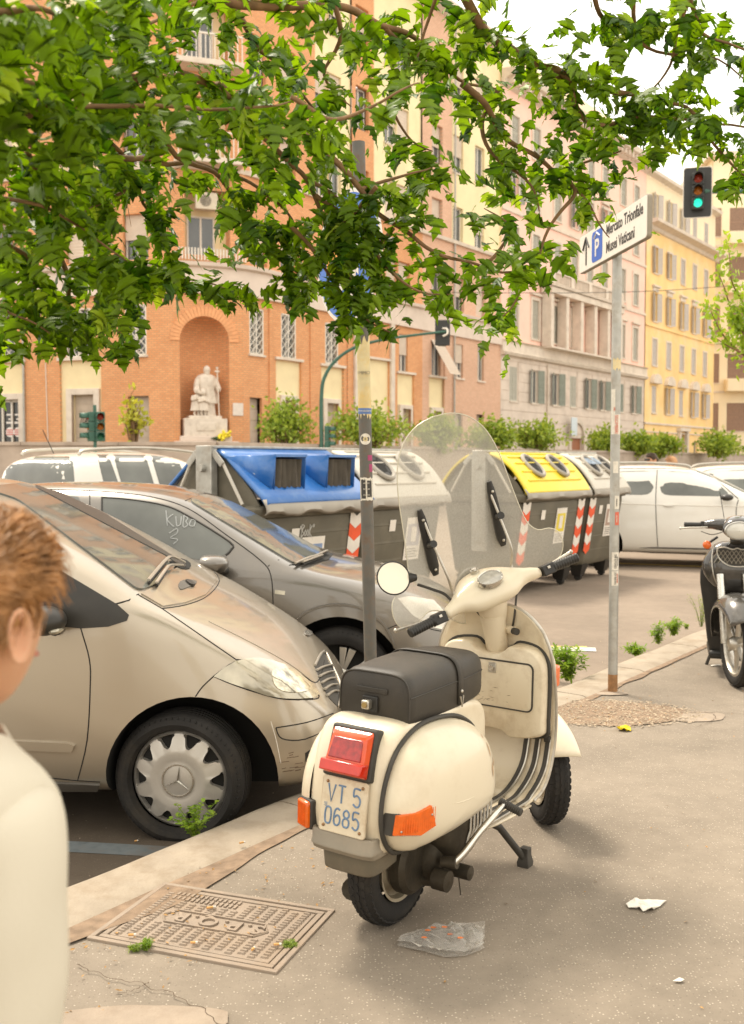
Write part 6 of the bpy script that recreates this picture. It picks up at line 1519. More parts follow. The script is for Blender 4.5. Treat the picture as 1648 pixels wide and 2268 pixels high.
A.patch('windscreen', [(-40, 1082), (57, 1071), (396, 1249), (345, 1296), (308, 1311), (155, 1195), (40, 1108)], M_cglass, .009, step=9)
A.patch('far_pillar_foil', [(36, 1054), (60, 1060), (230, 1140), (418, 1258), (398, 1264), (378, 1240), (210, 1152), (52, 1069)], M_foil, .012, step=9)
A.patch('window_trim', [(60, 1225), (110, 1250), (146, 1271), (260, 1339), (286, 1362), (281, 1375), (240, 1388), (180, 1392), (60, 1380)], M_foil, .004)
A.patch('headlight', [(473, 1498), (495, 1479), (520, 1466), (545, 1461), (572, 1460), (600, 1465), (629, 1474), (655, 1489), (676, 1505), (694, 1523), (706, 1539), (692, 1548), (660, 1549), (624, 1547), (590, 1541), (562, 1531), (510, 1513)], M_headl, .009, thick=.02)
A.seam('headlight_gap', [(473, 1498), (520, 1466), (572, 1460), (629, 1474), (676, 1505), (706, 1539), (692, 1549), (624, 1548), (562, 1532), (510, 1514), (473, 1498)], M_seam, .003)
A.patch('headlight_reflector', [(600, 1490), (635, 1485), (668, 1508), (684, 1530), (650, 1536), (612, 1525)], mat('lamp_reflector', (.66, .61, .48), .12, .8, .5, 22), .012, curve=3, thick=.004)
A.seam('hood_gap', [(307, 1318), (359, 1348), (523, 1461)], M_seam, .003, curve=0)
A.seam('hood_front_gap', [(523, 1461), (600, 1468), (660, 1490), (698, 1512), (712, 1490), (718, 1462)], M_seam, .003)
A.seam('hood_rear_gap', [(359, 1348), (410, 1340), (458, 1321), (486, 1287), (470, 1262)], M_seam, .003)
A.seam('fender_gap', [(256, 1338), (285, 1330), (307, 1316)], M_seam, .004, curve=0)
A.seam('bumper_gap', [(433, 1543), (448, 1522), (473, 1498)], M_seam, .003)
A.seam('door_gap', [(146, 1271), (179, 1391), (198, 1460), (200, 1520), (193, 1640), (172, 1729)], M_seam, .003)
A.seam('sill_gap', [(100, 1722), (172, 1729), (222, 1732)], M_seam, .003, curve=0)
A.seam('hood_crease', [(462, 1376), (560, 1425), (640, 1470), (690, 1508)], M_gold, .006, flat=.6)
A.patch('side_sill', [(90, 1730), (222, 1735), (229, 1768), (90, 1757)], M_body_tr, .012, thick=.03)
A.patch('rubbing_strip', [(-20, 1637), (150, 1644), (167, 1650), (160, 1664), (-20, 1657)], M_gold, .016, thick=.02)
A.seam('bumper_groove', [(611, 1612), (680, 1600), (738, 1580)], M_seam, .003)
A.seam('bumper_groove', [(611, 1612), (625, 1636), (676, 1637), (742, 1606)], M_seam, .003)
A.seam('bumper_lip_gap', [(605, 1762), (660, 1756), (692, 1744)], M_seam, .003)
A.patch('fog_light_recess', [(676, 1668), (706, 1654), (722, 1668), (716, 1704), (696, 1716), (682, 1700)], M_foil, .002, curve=2)
h_, n_ = A.px(697, 1686)
if h_ is not None:
    Q = n_.to_track_quat('Z', 'Y').to_matrix().to_4x4(); b = MB(); b.lathe([(.045, -.01), (.05, .012), (.044, .014), (.040, .0), (0, .004)], 20, Matrix.Translation(h_) @ Q); b.build('fog_light', M_headl, carA)
A.patch('grille_recess', [(696, 1475), (716, 1444), (735, 1478), (752, 1520), (748, 1566), (730, 1548), (712, 1518)], M_foil, .002)
for k in range(5):
    t = k/4; A.seam('grille_bar', [(700 + 22*t, 1486 + 56*t), (716 + 20*t, 1478 + 54*t), (732 + 16*t, 1474 + 58*t)], M_silver_tr, .010, flat=.5, off=.008)
A.seam('grille_frame', [(696, 1475), (716, 1444), (735, 1478), (752, 1520), (748, 1566)], M_silver_tr, .007, off=.006)
A.patch('bonnet_badge', [(672, 1402), (682, 1396), (692, 1403), (683, 1410)], M_chrome, .006, curve=2, thick=.003)
A.patch('cowl_panel', [(312, 1316), (345, 1299), (398, 1252), (428, 1256), (470, 1268), (480, 1288), (455, 1318), (410, 1336), (360, 1344)], M_gold, .006)
A.patch('wiper_recess', [(372, 1247), (400, 1240), (420, 1250), (418, 1262), (400, 1262)], M_under, .010, curve=2)
A.patch('air_intake_grille', [(394, 1296), (404, 1288), (428, 1288), (434, 1294), (410, 1306), (397, 1308)], M_body_tr, .010, curve=2)
A.patch('washer_jet', [(408, 1290), (420, 1292), (430, 1301), (418, 1300)], M_plastic, .02, curve=2)
for p in ([(404, 1256), (378, 1244), (362, 1249), (322, 1296)], [(398, 1262), (372, 1262), (362, 1270), (340, 1302)]):
    L_ = [];
    for q in p:
        h, n = A.px(*q)
        if h is not None: L_.append(h + n*.03)
    b = MB(); b.tube(cr(L_, 4), .009, 6, flat=.6); b.build('wiper_arm', M_silver_tr, carA)
    b = MB(); q0, q1 = L_[-2], L_[-1]; b.tube([q0 - V((0, 0, .012)), q1 - V((0, 0, .016))], .007, 6); b.build('wiper_blade', M_plastic, carA)
# near door mirror
h, n = A.px(120, 1360)
mcp = V((-.54, -.97, .985)); b = MB(); b.sphere((0, 0, 0), .1, 20, 12, (.9, 1.15, .62), Matrix.Translation(mcp)); b.build('mirror_housing', M_foil, carA)
b = MB(); b.tube([mcp + V((.02, .08, -.05)), V((-.55, -.83, .95))], .03, 10); b.build('mirror_foot', M_foil, carA)
b = MB(); b.sphere((0, 0, 0), .055, 12, 8, (.5, 1.2, .3), Matrix.Translation(mcp + V((.055, -.02, -.035)))); b.build('mirror_indicator', M_headl, carA)
b = MB(); b.sphere((0, 0, 0), .1, 20, 12, (.75, 1.35, .78), Matrix.Translation((mcp.x, -mcp.y, mcp.z))); b.build('mirror_housing', M_foil, carA)
# side windows
A.patch('side_window', [(-.55, 1.10), (-.92, 1.40), (-1.2, 1.47), (-1.5, 1.48), (-1.55, 1.12)], M_cglass, .004, mode='side', mirror=True)
A.patch('side_window', [(-1.62, 1.12), (-1.58, 1.48), (-2.3, 1.42), (-2.5, 1.14)], M_cglass, .004, mode='side', mirror=True)
r2 = random.Random(5)
for k in range(14):
    x = r2.uniform(618, 655); y = r2.uniform(1668, 1712); l = r2.uniform(8, 22); A.seam('bumper_scratch', [(x, y), (x + l, y - 2.5)], mat('scratch_dark', (.12, .08, .05), .9), .0016, curve=0)
A.seam('bumper_scratch', [(600, 1598), (612, 1640), (622, 1690)], mat('scratch_white', (.7, .66, .58), .8), .0018)
# ---- dark grey hatchback behind it
M_dgrey = mat('metallic_grey_paint', (0.175, 0.158, 0.135), 0.30, 0.6, .03, 2.5, coat=1.0, dirt=(.30, .25, .18), dirt_amt=.28, dscale=1.3)
H2 = RD(-2.5); w2 = AT(752, 1000, 6.35); n2 = V((sin(H2), -cos(H2), 0)); c2o = V((w2.x, w2.y, ROAD)) - n2*.80
ST2 = [(.86, .30, .38, .56, .45, .50, .52, .42, .56, .58), (.84, .24, .5, .68, .46, .62, .58, .52, .61, .63), (.77, .20, .62, .78, .47, .72, .63, .60, .665, .69), (.62, .18, .7, .84, .49, .79, .71, .66, .76, .79), (.42, .18, .73, .865, .5, .82, .79, .71, .845, .875), (.20, .18, .745, .872, .51, .83, .85, .73, .90, .93), (-.05, .18, .75, .877, .52, .84, .91, .74, .95, .98), (-.24, .18, .76, .877, .54, .84, .95, .75, .99, 1.02),
       (-.42, .18, .76, .877, .54, .84, .965, .745, 1.07, 1.11), (-.6, .18, .76, .877, .54, .84, .97, .71, 1.18, 1.22), (-.8, .18, .76, .877, .54, .84, .975, .67, 1.295, 1.335), (-1.0, .18, .76, .877, .54, .84, .98, .625, 1.395, 1.435), (-1.25, .18, .76, .877, .54, .84, .99, .60, 1.46, 1.50), (-1.8, .18, .76, .877, .54, .84, 1.0, .59, 1.49, 1.53), (-2.4, .18, .76, .875, .55, .835, 1.02, .58, 1.465, 1.50), (-2.9, .2, .74, .865, .58, .82, 1.03, .56, 1.37, 1.41), (-3.2, .25, .70, .84, .62, .79, 1.02, .52, 1.22, 1.26), (-3.36, .32, .62, .78, .66, .72, .95, .45, 1.02, 1.06)]
carB, bodyB = make_car('grey_hatchback', 'dark grey metallic hatchback parked between the beige car and the blue bin', c2o, H2, ST2, M_dgrey, (.0, -2.6), .395, .315)
B_ = Skin(carB, bodyB)
MBx = lambda x, s: Matrix.Translation((x, s*.755, .307)) @ (Matrix.Rotation(pi if s > 0 else 0, 4, 'Z')) @ Matrix.Rotation(.25, 4, 'Y')
for x in (0, -2.6):
    for s in (-1, 1): spoke_wheel(carB, MBx(x, s), .325, .222, 7, mat('bright_alloy', (.62, .59, .53), .3, .6))
B_.patch('windscreen', [(414, 1107), (471, 1090), (716, 1221), (690, 1240), (655, 1252)], M_cglass, .009, step=9)
B_.patch('side_window', [(226, 1102), (291, 1107), (364, 1120), (416, 1143), (509, 1201), (512, 1218), (504, 1228), (440, 1240), (232, 1200)], M_cglass, .003)
B_.patch('rear_side_window', [(60, 1096), (140, 1097), (174, 1101), (178, 1110), (178, 1190), (60, 1180)], M_cglass, .003)
B_.seam('window_seal', [(226, 1102), (291, 1107), (364, 1120), (416, 1143), (509, 1201), (512, 1218), (500, 1230)], M_foil, .007, off=.003)
B_.seam('window_seal', [(226, 1102), (226, 1190)], M_foil, .007, curve=0, off=.003)
B_.seam('door_frame_gap', [(60, 1083), (104, 1084), (229, 1089), (333, 1100), (416, 1126), (499, 1183), (577, 1241), (600, 1275), (605, 1344), (604, 1400)], M_seam, .0036)
B_.seam('door_gap', [(199, 1086), (199, 1180)], M_seam, .0036, curve=0)
B_.seam('fender_gap', [(594, 1254), (618, 1240)], M_seam, .004, curve=0)
B_.seam('roof_edge_gap', [(411, 1109), (440, 1098), (471, 1089)], M_seam, .004, curve=0)
B_.seam('arch_lip', [(648, 1385), (672, 1360), (706, 1345), (749, 1339), (795, 1346), (830, 1366), (858, 1395), (876, 1440)], M_dgrey, .016, flat=.6)
B_.patch('side_repeater', [(609, 1306), (632, 1309), (631, 1318), (609, 1315)], M_headl, .006)
B_.patch('headlight', [(880, 1326), (905, 1322), (960, 1330), (1000, 1375), (1000, 1398), (960, 1390), (915, 1364)], mat('clear_headlight_lens', (.62, .58, .50), .1, .2, .3, 12, coat=1), .006, thick=.02)
B_.seam('bumper_gap', [(853, 1395), (905, 1378), (960, 1395), (1010, 1402)], M_seam, .003)
B_.patch('wiper_recess', [(640, 1252), (690, 1240), (722, 1222), (738, 1228), (728, 1240), (690, 1250)], M_under, .004)
for p in ([(722, 1228), (700, 1238), (680, 1244), (652, 1256)], [(712, 1238), (690, 1246), (668, 1254)]):
    L_ = [x for x in [(lambda r: r[0] + r[1]*.03 if r[0] is not None else None)(B_.px(*q)) for q in p] if x is not None]
    b = MB(); b.tube(cr(L_, 4), .010, 6, flat=.6); b.build('wiper_arm', M_silver_tr, carB)
    b = MB(); b.tube([L_[0] - V((0, 0, .014)), L_[-1] - V((0, 0, .014))], .007, 6); b.build('wiper_blade', M_plastic, carB)
mcp = V((-.74, -.99, 1.045))
for s in (1, -1):
    b = MB(); b.rings([[V((mcp.x + x, s*(mcp.y + y*.13*k), mcp.z + z*.068*k)) for y, z in [(cos(a), sin(a)*.9 + .1*cos(2*a)) for a in [2*pi*j/24 for j in range(24)]]] for x, k in ((-.065, .90), (-.06, .97), (-.02, 1.0), (.03, .93), (.065, .72), (.085, .35), (.09, .02))], True, True); b.build('mirror_housing', M_dgrey, carB, angle=70, fixn=True)
    b = MB(); b.tube([V((mcp.x, s*(mcp.y + .08), mcp.z - .05)), V((-.70, s*-.83, .985))], .028, 10); b.build('mirror_foot', M_foil, carB)
# scribbled writing on the side glass (soap)
M_soap = mat('white_soap_scribble', (.36, .37, .36), .8)
for k, st in enumerate(([(368, 1132), (371, 1165)], [(384, 1140), (371, 1152), (386, 1168)], [(390, 1145), (392, 1165), (400, 1162), (402, 1145)], [(408, 1142), (406, 1168), (416, 1164), (412, 1156), (416, 1149), (408, 1144)], [(424, 1152), (420, 1164), (430, 1166), (432, 1154), (424, 1152)], [(375, 1182), (392, 1172), (392, 1182), (378, 1192), (394, 1196), (384, 1206)])):
    B_.seam('soap_scribble', st, M_soap, .004, off=.004, curve=5)
# ---- white cars further off
M_white = mat('white_car_paint', (0.70, 0.67, 0.60), 0.30, 0, .02, 2, coat=.9, dirt=(.5, .42, .32), dirt_amt=.2, dscale=1.5)
def suv_stations(L=4.35, H_=1.62, f=.88, wb=2.64, W_=.91):
    r = -(L - f)
    return [(f, .34, .40, .60, .55, .55, .72, .45, .78, .81), (f-.03, .28, .55, .74, .56, .66, .80, .55, .86, .89), (f-.14, .24, .66, .84, .57, .78, .88, .66, .93, .965), (f-.4, .22, .74, W_-.02, .58, .83, .96, .74, 1.01, 1.04), (.1, .22, .78, W_, .6, .85, 1.02, .77, 1.075, 1.11), (-.3, .22, .79, W_, .6, .86, 1.05, .77, 1.11, 1.15), (-.55, .22, .79, W_, .6, .86, 1.06, .75, 1.22, 1.27), (-.95, .22, .79, W_, .6, .86, 1.065, .69, 1.43, 1.47), (-1.3, .22, .79, W_, .6, .86, 1.07, .65, H_-.08, H_-.035), (-1.9, .22, .79, W_, .6, .86, 1.08, .65, H_-.045, H_), (-2.6, .22, .79, W_, .6, .86, 1.09, .64, H_-.07, H_-.02), (r+.35, .26, .77, W_-.02, .62, .84, 1.10, .62, H_-.13, H_-.08), (r+.12, .30, .74, W_-.05, .64, .81, 1.08, .58, H_-.3, H_-.25), (r, .36, .68, W_-.12, .68, .74, 1.0, .5, H_-.55, H_-.52)]
H3 = RD(-17); wr = AT(1326, 1000, 16.4); n3 = V((sin(H3), -cos(H3), 0)); f3 = V((cos(H3), sin(H3), 0))
c3o = V((wr.x, wr.y, ROAD)) - n3*.82 + f3*2.64
carC, bodyC = make_car('white_crossover', 'white crossover car driving past beyond the last bin, dark door mirror', c3o, H3, suv_stations(), M_white, (0, -2.64), .39, .36, sub=2)
C_ = Skin(carC, bodyC)
MCx = lambda x, s: Matrix.Translation((x, s*.80, .345)) @ (Matrix.Rotation(pi if s > 0 else 0, 4, 'Z'))
for x in (0, -2.64):
    for s in (-1, 1): spoke_wheel(carC, MCx(x, s), .345, .23, 5)
C_.patch('front_side_window', [(-.62, 1.13), (-.95, 1.40), (-1.25, 1.50), (-1.68, 1.52), (-1.72, 1.14)], M_cglass, .004, mode='side', mirror=True, step=.08)
C_.patch('rear_side_window', [(-1.80, 1.14), (-1.77, 1.52), (-2.45, 1.50), (-2.62, 1.15)], M_cglass, .004, mode='side', mirror=True, step=.08)
C_.patch('quarter_window', [(-2.70, 1.16), (-2.55, 1.48), (-2.85, 1.42), (-3.05, 1.20)], M_cglass, .004, mode='side', mirror=True, step=.08)
C_.seam('chrome_window_line', [(-.55, 1.10), (-.95, 1.435), (-1.3, 1.535), (-1.9, 1.555), (-2.6, 1.53), (-2.95, 1.42)], M_chrome, .012, mode='side', mirror=True)
for a in ([(-.55, 1.08), (-.58, .9), (-.55, .5), (-.5, .32)], [(-1.75, 1.53), (-1.76, 1.0), (-1.72, .34)]): C_.seam('door_gap', a, M_seam, .006, mode='side', mirror=True)
C_.seam('waist_crease', [(-.3, .98), (-1.5, .99), (-2.9, 1.02)], M_white, .008, mode='side', mirror=True)
C_.patch('side_sill', [(-.42, .24), (-.42, .33), (-2.22, .33), (-2.22, .24)], M_body_tr, .014, mode='side', mirror=True, thick=.03, step=.2)
C_.patch('door_handle', [(-1.45, .97), (-1.45, 1.0), (-1.68, 1.0), (-1.68, .97)], M_white, .03, mode='side', mirror=True, thick=.02)
b = MB()
for s in (-1, 1):
    b = MB(); b.tube(cr([(-1.25, s*.60, 1.55), (-1.35, s*.60, 1.61), (-2.0, s*.60, 1.645), (-2.8, s*.60, 1.62), (-3.0, s*.58, 1.55)], 4), .018, 8); b.build('roof_rail', M_silver_tr, carC)
    b = MB(); b.sphere((0, 0, 0), .09, 14, 10, (1.1, 1.1, .6), Matrix.Translation((-.72, s*1.0, 1.12))); b.build('mirror_housing', M_foil, carC)
# windscreen from above: quad patch by side cast is not possible, use upward surface
def top_patch(S, name, pts, mt, off=.004, step=.08, thick=.01):
    P = []
    for i, p in enumerate(pts):
        q = pts[(i+1) % len(pts)]; n = max(1, int(math.hypot(q[0]-p[0], q[1]-p[1])/step)); P += [(p[0] + (q[0]-p[0])*k/n, p[1] + (q[1]-p[1])*k/n) for k in range(n)]
    v2, f2 = cdt(P, step); vs = []; ok = []
    for p in v2:
        h = S.bvh.ray_cast(V((p.x, p.y, 4)), V((0, 0, -1))); ok.append(h[0] is not None); vs.append(h[0] + h[1]*off if h[0] is not None else V((0, 0, 0)))
    b = MB(); b.add(vs, [f for f in f2 if all(ok[i] for i in f)]); me = b.mesh(name); o = link_mesh(name, me, mt, S.car, 180); m = o.modifiers.new('s', 'SOLIDIFY'); m.thickness = thick; m.offset = -1; return o
top_patch(C_, 'windscreen', [(-.42, -.70), (-.38, 0), (-.42, .70), (-1.16, .56), (-1.2, 0), (-1.16, -.56)], M_cglass)
cD = dup(carC); cD['label'] = 'second white car half hidden behind the crossover at the right edge'; cD.location = (carC.location.x + 2.55, carC.location.y + 2.3, ROAD); carC['group'] = 'white cars past the bins'; cD['group'] = 'white cars past the bins'
cD.name = 'white_car'
# estate on the left, seen from behind
H4 = RD(50); rc = AT(60, 1000, 12.6); f4 = V((cos(H4), sin(H4), 0)); c4o = V((rc.x, rc.y, ROAD)) + f4*(4.1 - .80)
st4 = []
for row in suv_stations(4.1, 1.80, .80, 2.6, .88): st4.append(row)
r = -3.3
st4 = [q for q in st4 if q[0] > -2.7] + [(-2.9, .24, .77, .88, .62, .86, 1.15, .70, 1.68, 1.76), (-3.12, .30, .76, .86, .64, .85, 1.15, .69, 1.64, 1.73), (-3.22, .32, .75, .85, .64, .84, 1.12, .67, 1.58, 1.70), (-3.30, .36, .72, .83, .66, .80, 1.05, .62, 1.50, 1.60)]
st4 = [(a, b, c, d, e, f, g, (h if h < .7 or a > -.5 else .70), min(1.70, i*1.0), j) for a, b, c, d, e, f, g, h, i, j in st4]
carE, bodyE = make_car('white_estate_car', 'white high-roofed estate car with roof rails seen from behind at the left', c4o, H4, st4, M_white, (0, -2.6), .36, .33, sub=2)
E_ = Skin(carE, bodyE)
for x in (0, -2.6):
    for s in (-1, 1): spoke_wheel(carE, Matrix.Translation((x, s*.76, .32)) @ (Matrix.Rotation(pi if s > 0 else 0, 4, 'Z')), .32, .2, 5)
E_.patch('rear_window', [(6, 1011), (153, 1012), (162, 1024), (165, 1070), (-4, 1072)], M_cglass, .006)
E_.patch('side_window', [(214, 1007), (240, 1007), (262, 1070), (230, 1070)], M_cglass, .004)
E_.patch('side_window', [(250, 1007), (322, 1008), (342, 1076), (270, 1074)], M_cglass, .004)
E_.patch('side_window', [(334, 1009), (392, 1015), (420, 1080), (355, 1078)], M_cglass, .004)
E_.patch('high_brake_light', [(30, 999), (81, 1000), (80, 1004), (31, 1003)], mat('red_brake_light', (.55, .12, .06), .3), .01)
for s in (-1, 1):
    b = MB(); b.tube(cr([(-3.0, s*.62, 1.74), (-2.85, s*.62, 1.80), (-2.0, s*.62, 1.83), (-1.2, s*.60, 1.78), (-1.0, s*.60, 1.70)], 5), .022, 8); b.build('roof_rail', M_silver_tr, carE)
b = MB(); b.tube([(-2.9, .05, 1.76), (-3.05, .05, 2.05)], .006, 6); b.build('aerial', M_plastic, carE)
# ------------------------------------------------------------------ waste bins in a row on the road
M_bin = mat('grey_bin_plastic', (0.125, 0.112, 0.080), 0.6, 0, .08, 3, .1, 200, dirt=(.27, .23, .17), dirt_amt=.4, dscale=2.5)
M_blueb = mat('blue_bin_lid', (0.022, 0.135, 0.42), 0.28, 0, .1, 3, coat=.4, dirt=(.25, .34, .42), dirt_amt=.4, dscale=3)
M_yelb = mat('yellow_bin_lid', (0.80, 0.62, 0.03), 0.4, 0, .05, 3, coat=.2, dirt=(.7, .62, .3), dirt_amt=.3, dscale=3)
M_whib = mat('pale_grey_bin_lid', (0.58, 0.54, 0.46), 0.5, 0, .06, 3, dirt=(.4, .34, .26), dirt_amt=.4, dscale=3)
M_flap = mat('grey_rubber_flap', (0.36, 0.33, 0.28), .7, 0, .08, 4)
M_binred = mat('reflective_red', (.78, .10, .03), .45); M_binwht = mat('reflective_white', (.75, .70, .62), .45)
def bin_(name, label, loc, w_, lidmat, kind, seed, d=1.20, H_=1.78):
    """local: x along the row (width), y towards the road side (back), z up. front = -y"""
    t = root(name, label, 'waste bin', loc, UANG, 'large street waste bins in a row'); b = MB(); hd = d/2
    def ring(x0, x1, y, z, r=.05):
        return [V((x0 + r, -y, z)), V((x1 - r, -y, z)), V((x1, -y + r, z)), V((x1, y - r, z)), V((x1 - r, y, z)), V((x0 + r, y, z)), V((x0, y - r, z)), V((x0, -y + r, z))]
    b.rings([ring(.10, w_-.10, hd*.66, .22), ring(.06, w_-.06, hd*.74, .30), ring(.02, w_-.02, hd*.93, 1.10), ring(.02, w_-.02, hd*.93, 1.16)], True, True); b.build('container', M_bin, t, bevel=.012, fixn=True)
    b = MB(); b.rings([ring(-.02, w_+.02, hd*.98, 1.161), ring(-.03, w_+.03, hd*1.02, 1.20), ring(-.03, w_+.03, hd*1.02, 1.25), ring(.0, w_, hd*.96, 1.27)], True, True); b.build('rim_band', M_bin, t, bevel=.01, fixn=True)
    # gable ends
    for x in (.03, w_-.05):
        g = MB(); pr = [(-hd*.95, 1.27), (-hd*.80, 1.40), (-hd*.35, 1.66), (-.06, 1.74), (.06, 1.74), (hd*.35, 1.66), (hd*.80, 1.40), (hd*.95, 1.27)]
        g.prism(pr, 0, .02, Matrix(((0, 0, 1, x), (1, 0, 0, 0), (0, 1, 0, 0), (0, 0, 0, 1)))); g.build('gable_panel', M_bin, t)
    # ribs on the front and ends
    for k in range(4):
        z = .42 + k*.19; f = (z - .22)/.94; yy = hd*(.70 + .23*f); r_ = MB(); r_.box(.10, w_-.10, -yy - .014, -yy + .03, z, z + .035); r_.build('rib', M_bin, t, bevel=.006)
        r_ = MB(); r_.box(-.006 + .02*(1-f)*2, .05, -yy + .1, yy - .1, z, z + .035); r_.build('rib', M_bin, t, bevel=.006)
    # lids: front and back, curved for the moulded ones, flat for blue
    prof = [(-.10, 1.765), (-.28, 1.715), (-.48, 1.59), (-.66, 1.40), (-.74, 1.275)] if kind != 'blue' else [(-.10, 1.765), (-.22, 1.715), (-.72, 1.36), (-.79, 1.29)]
    sc_ = d/1.2*.86
    for s in (1, -1):
        P = cr([(p[0]*sc_*s, p[1]) for p in prof], 4 if kind != 'blue' else 1); R = []
        for x in (0.0, .04, w_*.5, w_-.04, w_):
            R.append([V((x, p[0], p[1] - (.02 if x in (0.0, w_) else 0))) for p in P])
        l = MB(); l.grid(R); o = l.build('lid', lidmat, t, angle=35, fixn=False); m = o.modifiers.new('s', 'SOLIDIFY'); m.thickness = .03; m.offset = 0
        if s == 1 and kind != 'blue':
            for k in range(5):
                f = .16 + k*.145; j = f*(len(P)-1); i = int(j); q = P[i].lerp(P[i+1], j-i) if i+1 < len(P) else P[-1]
                r_ = MB(); r_.box(.16, w_-.16, q.x - .022, q.x + .012, q.y + .012, q.y + .034); r_.build('lid_rib', lidmat, t, bevel=.006)
            n = 2 if w_ > 1.2 else 1
            for cx in ([w_*.30, w_*.68] if n == 2 else [w_*.5]):
                dirv = V((0, P[-3].x - P[2].x, P[-3].y - P[2].y)).normalized(); nv = V((0, dirv.z, -dirv.y)); nv = nv if nv.z > 0 else -nv; c = V((cx, -.48*sc_, 1.59)) + nv*.03
                pts = [c + V((1, 0, 0))*cos(a)*.145 + dirv*sin(a)*.185 for a in [2*pi*k/28 for k in range(29)]]
                r_ = MB(); r_.tube(pts, .026, 8); r_.build('hole_rim', M_flap if True else M_plastic, t)
                r_ = MB(); r_.add([p - nv*.0 for p in pts[:-1]], [tuple(range(28))]); r_.build('hole', M_under, t, angle=None)
                for q in range(6):
                    a = 2*pi*q/6; r_ = MB(); e = c + V((1, 0, 0))*cos(a)*.135 + dirv*sin(a)*.17; e2 = c + V((1, 0, 0))*cos(a+.9)*.135 + dirv*sin(a+.9)*.17; r_.add([e + nv*.006, e2 + nv*.006, c - nv*.01], [(0, 1, 2)]); r_.build('rubber_petal', M_plastic, t, angle=None)
        if s == 1 and kind == 'blue':
            for cx in (w_*.27, w_*.74):
                x0, x1 = cx - .185, cx + .185
                hb = MB(); y0 = -.20*sc_; zt = 1.71; yf = -.56*sc_ - .12
                hb.add([(x0, y0, zt), (x1, y0, zt), (x1 + .01, yf, zt - .0), (x0 - .03, yf, zt - .0), (x0, -.56*sc_, 1.44), (x1, -.56*sc_, 1.44), (x0 - .03, yf + .02, 1.41), (x1 + .01, yf + .02, 1.41)], [(0, 1, 2, 3), (0, 3, 6, 4), (1, 5, 7, 2)])
                hb.add([(x0 - .26, y0 - .02, zt - .02), (x0, y0, zt), (x0 - .03, yf, zt), (x0 - .06, yf + .02, 1.42)], [(0, 1, 2), (0, 2, 3)])
                o = hb.build('hood', M_blueb, t, angle=20); m = o.modifiers.new('s', 'SOLIDIFY'); m.thickness = .012
                k_ = MB(); R = []
                for z in (zt - .03, 1.60, 1.50, 1.425):
                    R.append([V((x0 + (x1-x0)*j/24, yf + .035 + .018*sin(j*1.35) + .01*sin(j*.6 + z*9), z)) for j in range(25)])
                k_.grid(R); k_.build('rubber_curtain', mat('brown_rubber_curtain', (.085, .07, .05), .7, 0, .2, 9), t, angle=60)
                k_ = MB(); k_.box(x0 - .04, x1 + .02, yf - .012, yf + .02, zt - .012, zt + .012); k_.build('hood_lip', M_blueb, t)
            k_ = MB(); k_.box(.17, .30, -.46, -.455, 1.56, 1.70, Matrix.Translation((0, .05, -.03))); xf(k_, Matrix.Translation((0, -.0, 0)))
            k_ = MB(); k_.add([(.10, -.355*sc_ - .02, 1.652), (.24, -.355*sc_ - .02, 1.652), (.24, -.50*sc_ - .02, 1.545), (.10, -.50*sc_ - .02, 1.545)], [(0, 1, 2, 3)]); k_.build('white_sticker', M_binwht, t, angle=None)
    # wavy front flap
    fl_ = MB(); R = []; yb_ = prof[-1][0]*sc_
    for i in range(41):
        x = -.02 + (w_ + .04)*i/40; wv = .016*sin(i*.5 + seed) + .012*noise.noise(V((i*.4, 0, 0))) if kind == 'blue' else .006*sin(i*.4)
        R.append([V((x, yb_ + .02, 1.33)), V((x, yb_ - .015, 1.275)), V((x, yb_ - .03, 1.215 + wv)), V((x, yb_ - .005, 1.19 + wv))])
    fl_.grid(R); o = fl_.build('lid_flap', M_flap, t, angle=60); m = o.modifiers.new('s', 'SOLIDIFY'); m.thickness = .01
    # steel lifting post on each end, top rail
    for x in (-.075, w_ - .01):
        p = MB(); p.box(x, x + .085, -.095, .095, .55, 1.80); p.build('lifting_post', M_galv, t, bevel=.008)
        p = MB(); p.tube([V((x - .05, 0, 1.60)), V((x + .1, 0, 1.60))], .035, 12); p.tube([V((x - .02, 0, .72)), V((x + .1, 0, .72))], .05, 12); p.build('lifting_pin', M_galv, t)
    p = MB(); p.box(-.05, w_, -.10, .10, 1.775, 1.80); p.build('top_rail', M_galv, t, bevel=.006)
    for s in (1, -1):
        p = MB(); p.tube([V((-.05, s*.10, 1.74)), V((-.05, s*.21, 1.63))], .035, 6, flat=.35, up=(1, 0, 0)); p.build('hinge_link', M_galv, t)
        p = MB(); p.tube([V((-.03, s*.20, 1.64)), V((-.02, s*.42, 1.28))], .016, 6); p.build('gas_strut', M_whib, t)
    # chevron reflectors on the front corners
    for x in {'blue': (w_ - .25,), 'white': (), 'yellow': (.03, w_ - .22), 'white2': (.03,)}[kind]:
        for k in range(6):
            z0 = .38 + k*.125; c = MB(); yy = lambda z: -hd*(.70 + .23*(z-.22)/.94) - .018
            q = lambda xx, z: V((x + xx, yy(z), z))
            c.add([q(0, z0 + .06), q(.10, z0), q(.20, z0 + .06), q(.20, z0 + .183), q(.10, z0 + .123), q(0, z0 + .183)], [(0, 1, 4, 5), (1, 2, 3, 4)]); o = c.build('chevron_stripe', M_binred if k % 2 == 0 else M_binwht, t, angle=None)
    # information label on the front
    lc = {'blue': (.20, .28, .45), 'white': (.42, .40, .42), 'yellow': (.72, .58, .06), 'white2': (.40, .28, .22)}[kind]
    x0, x1, z0, z1 = (w_*.62 - .15, w_*.62 + .15, .60, 1.06) if kind != 'blue' else (w_*.40, w_*.40 + .34, .66, .96)
    yy = lambda z: -hd*(.70 + .23*(z-.22)/.94) - .020
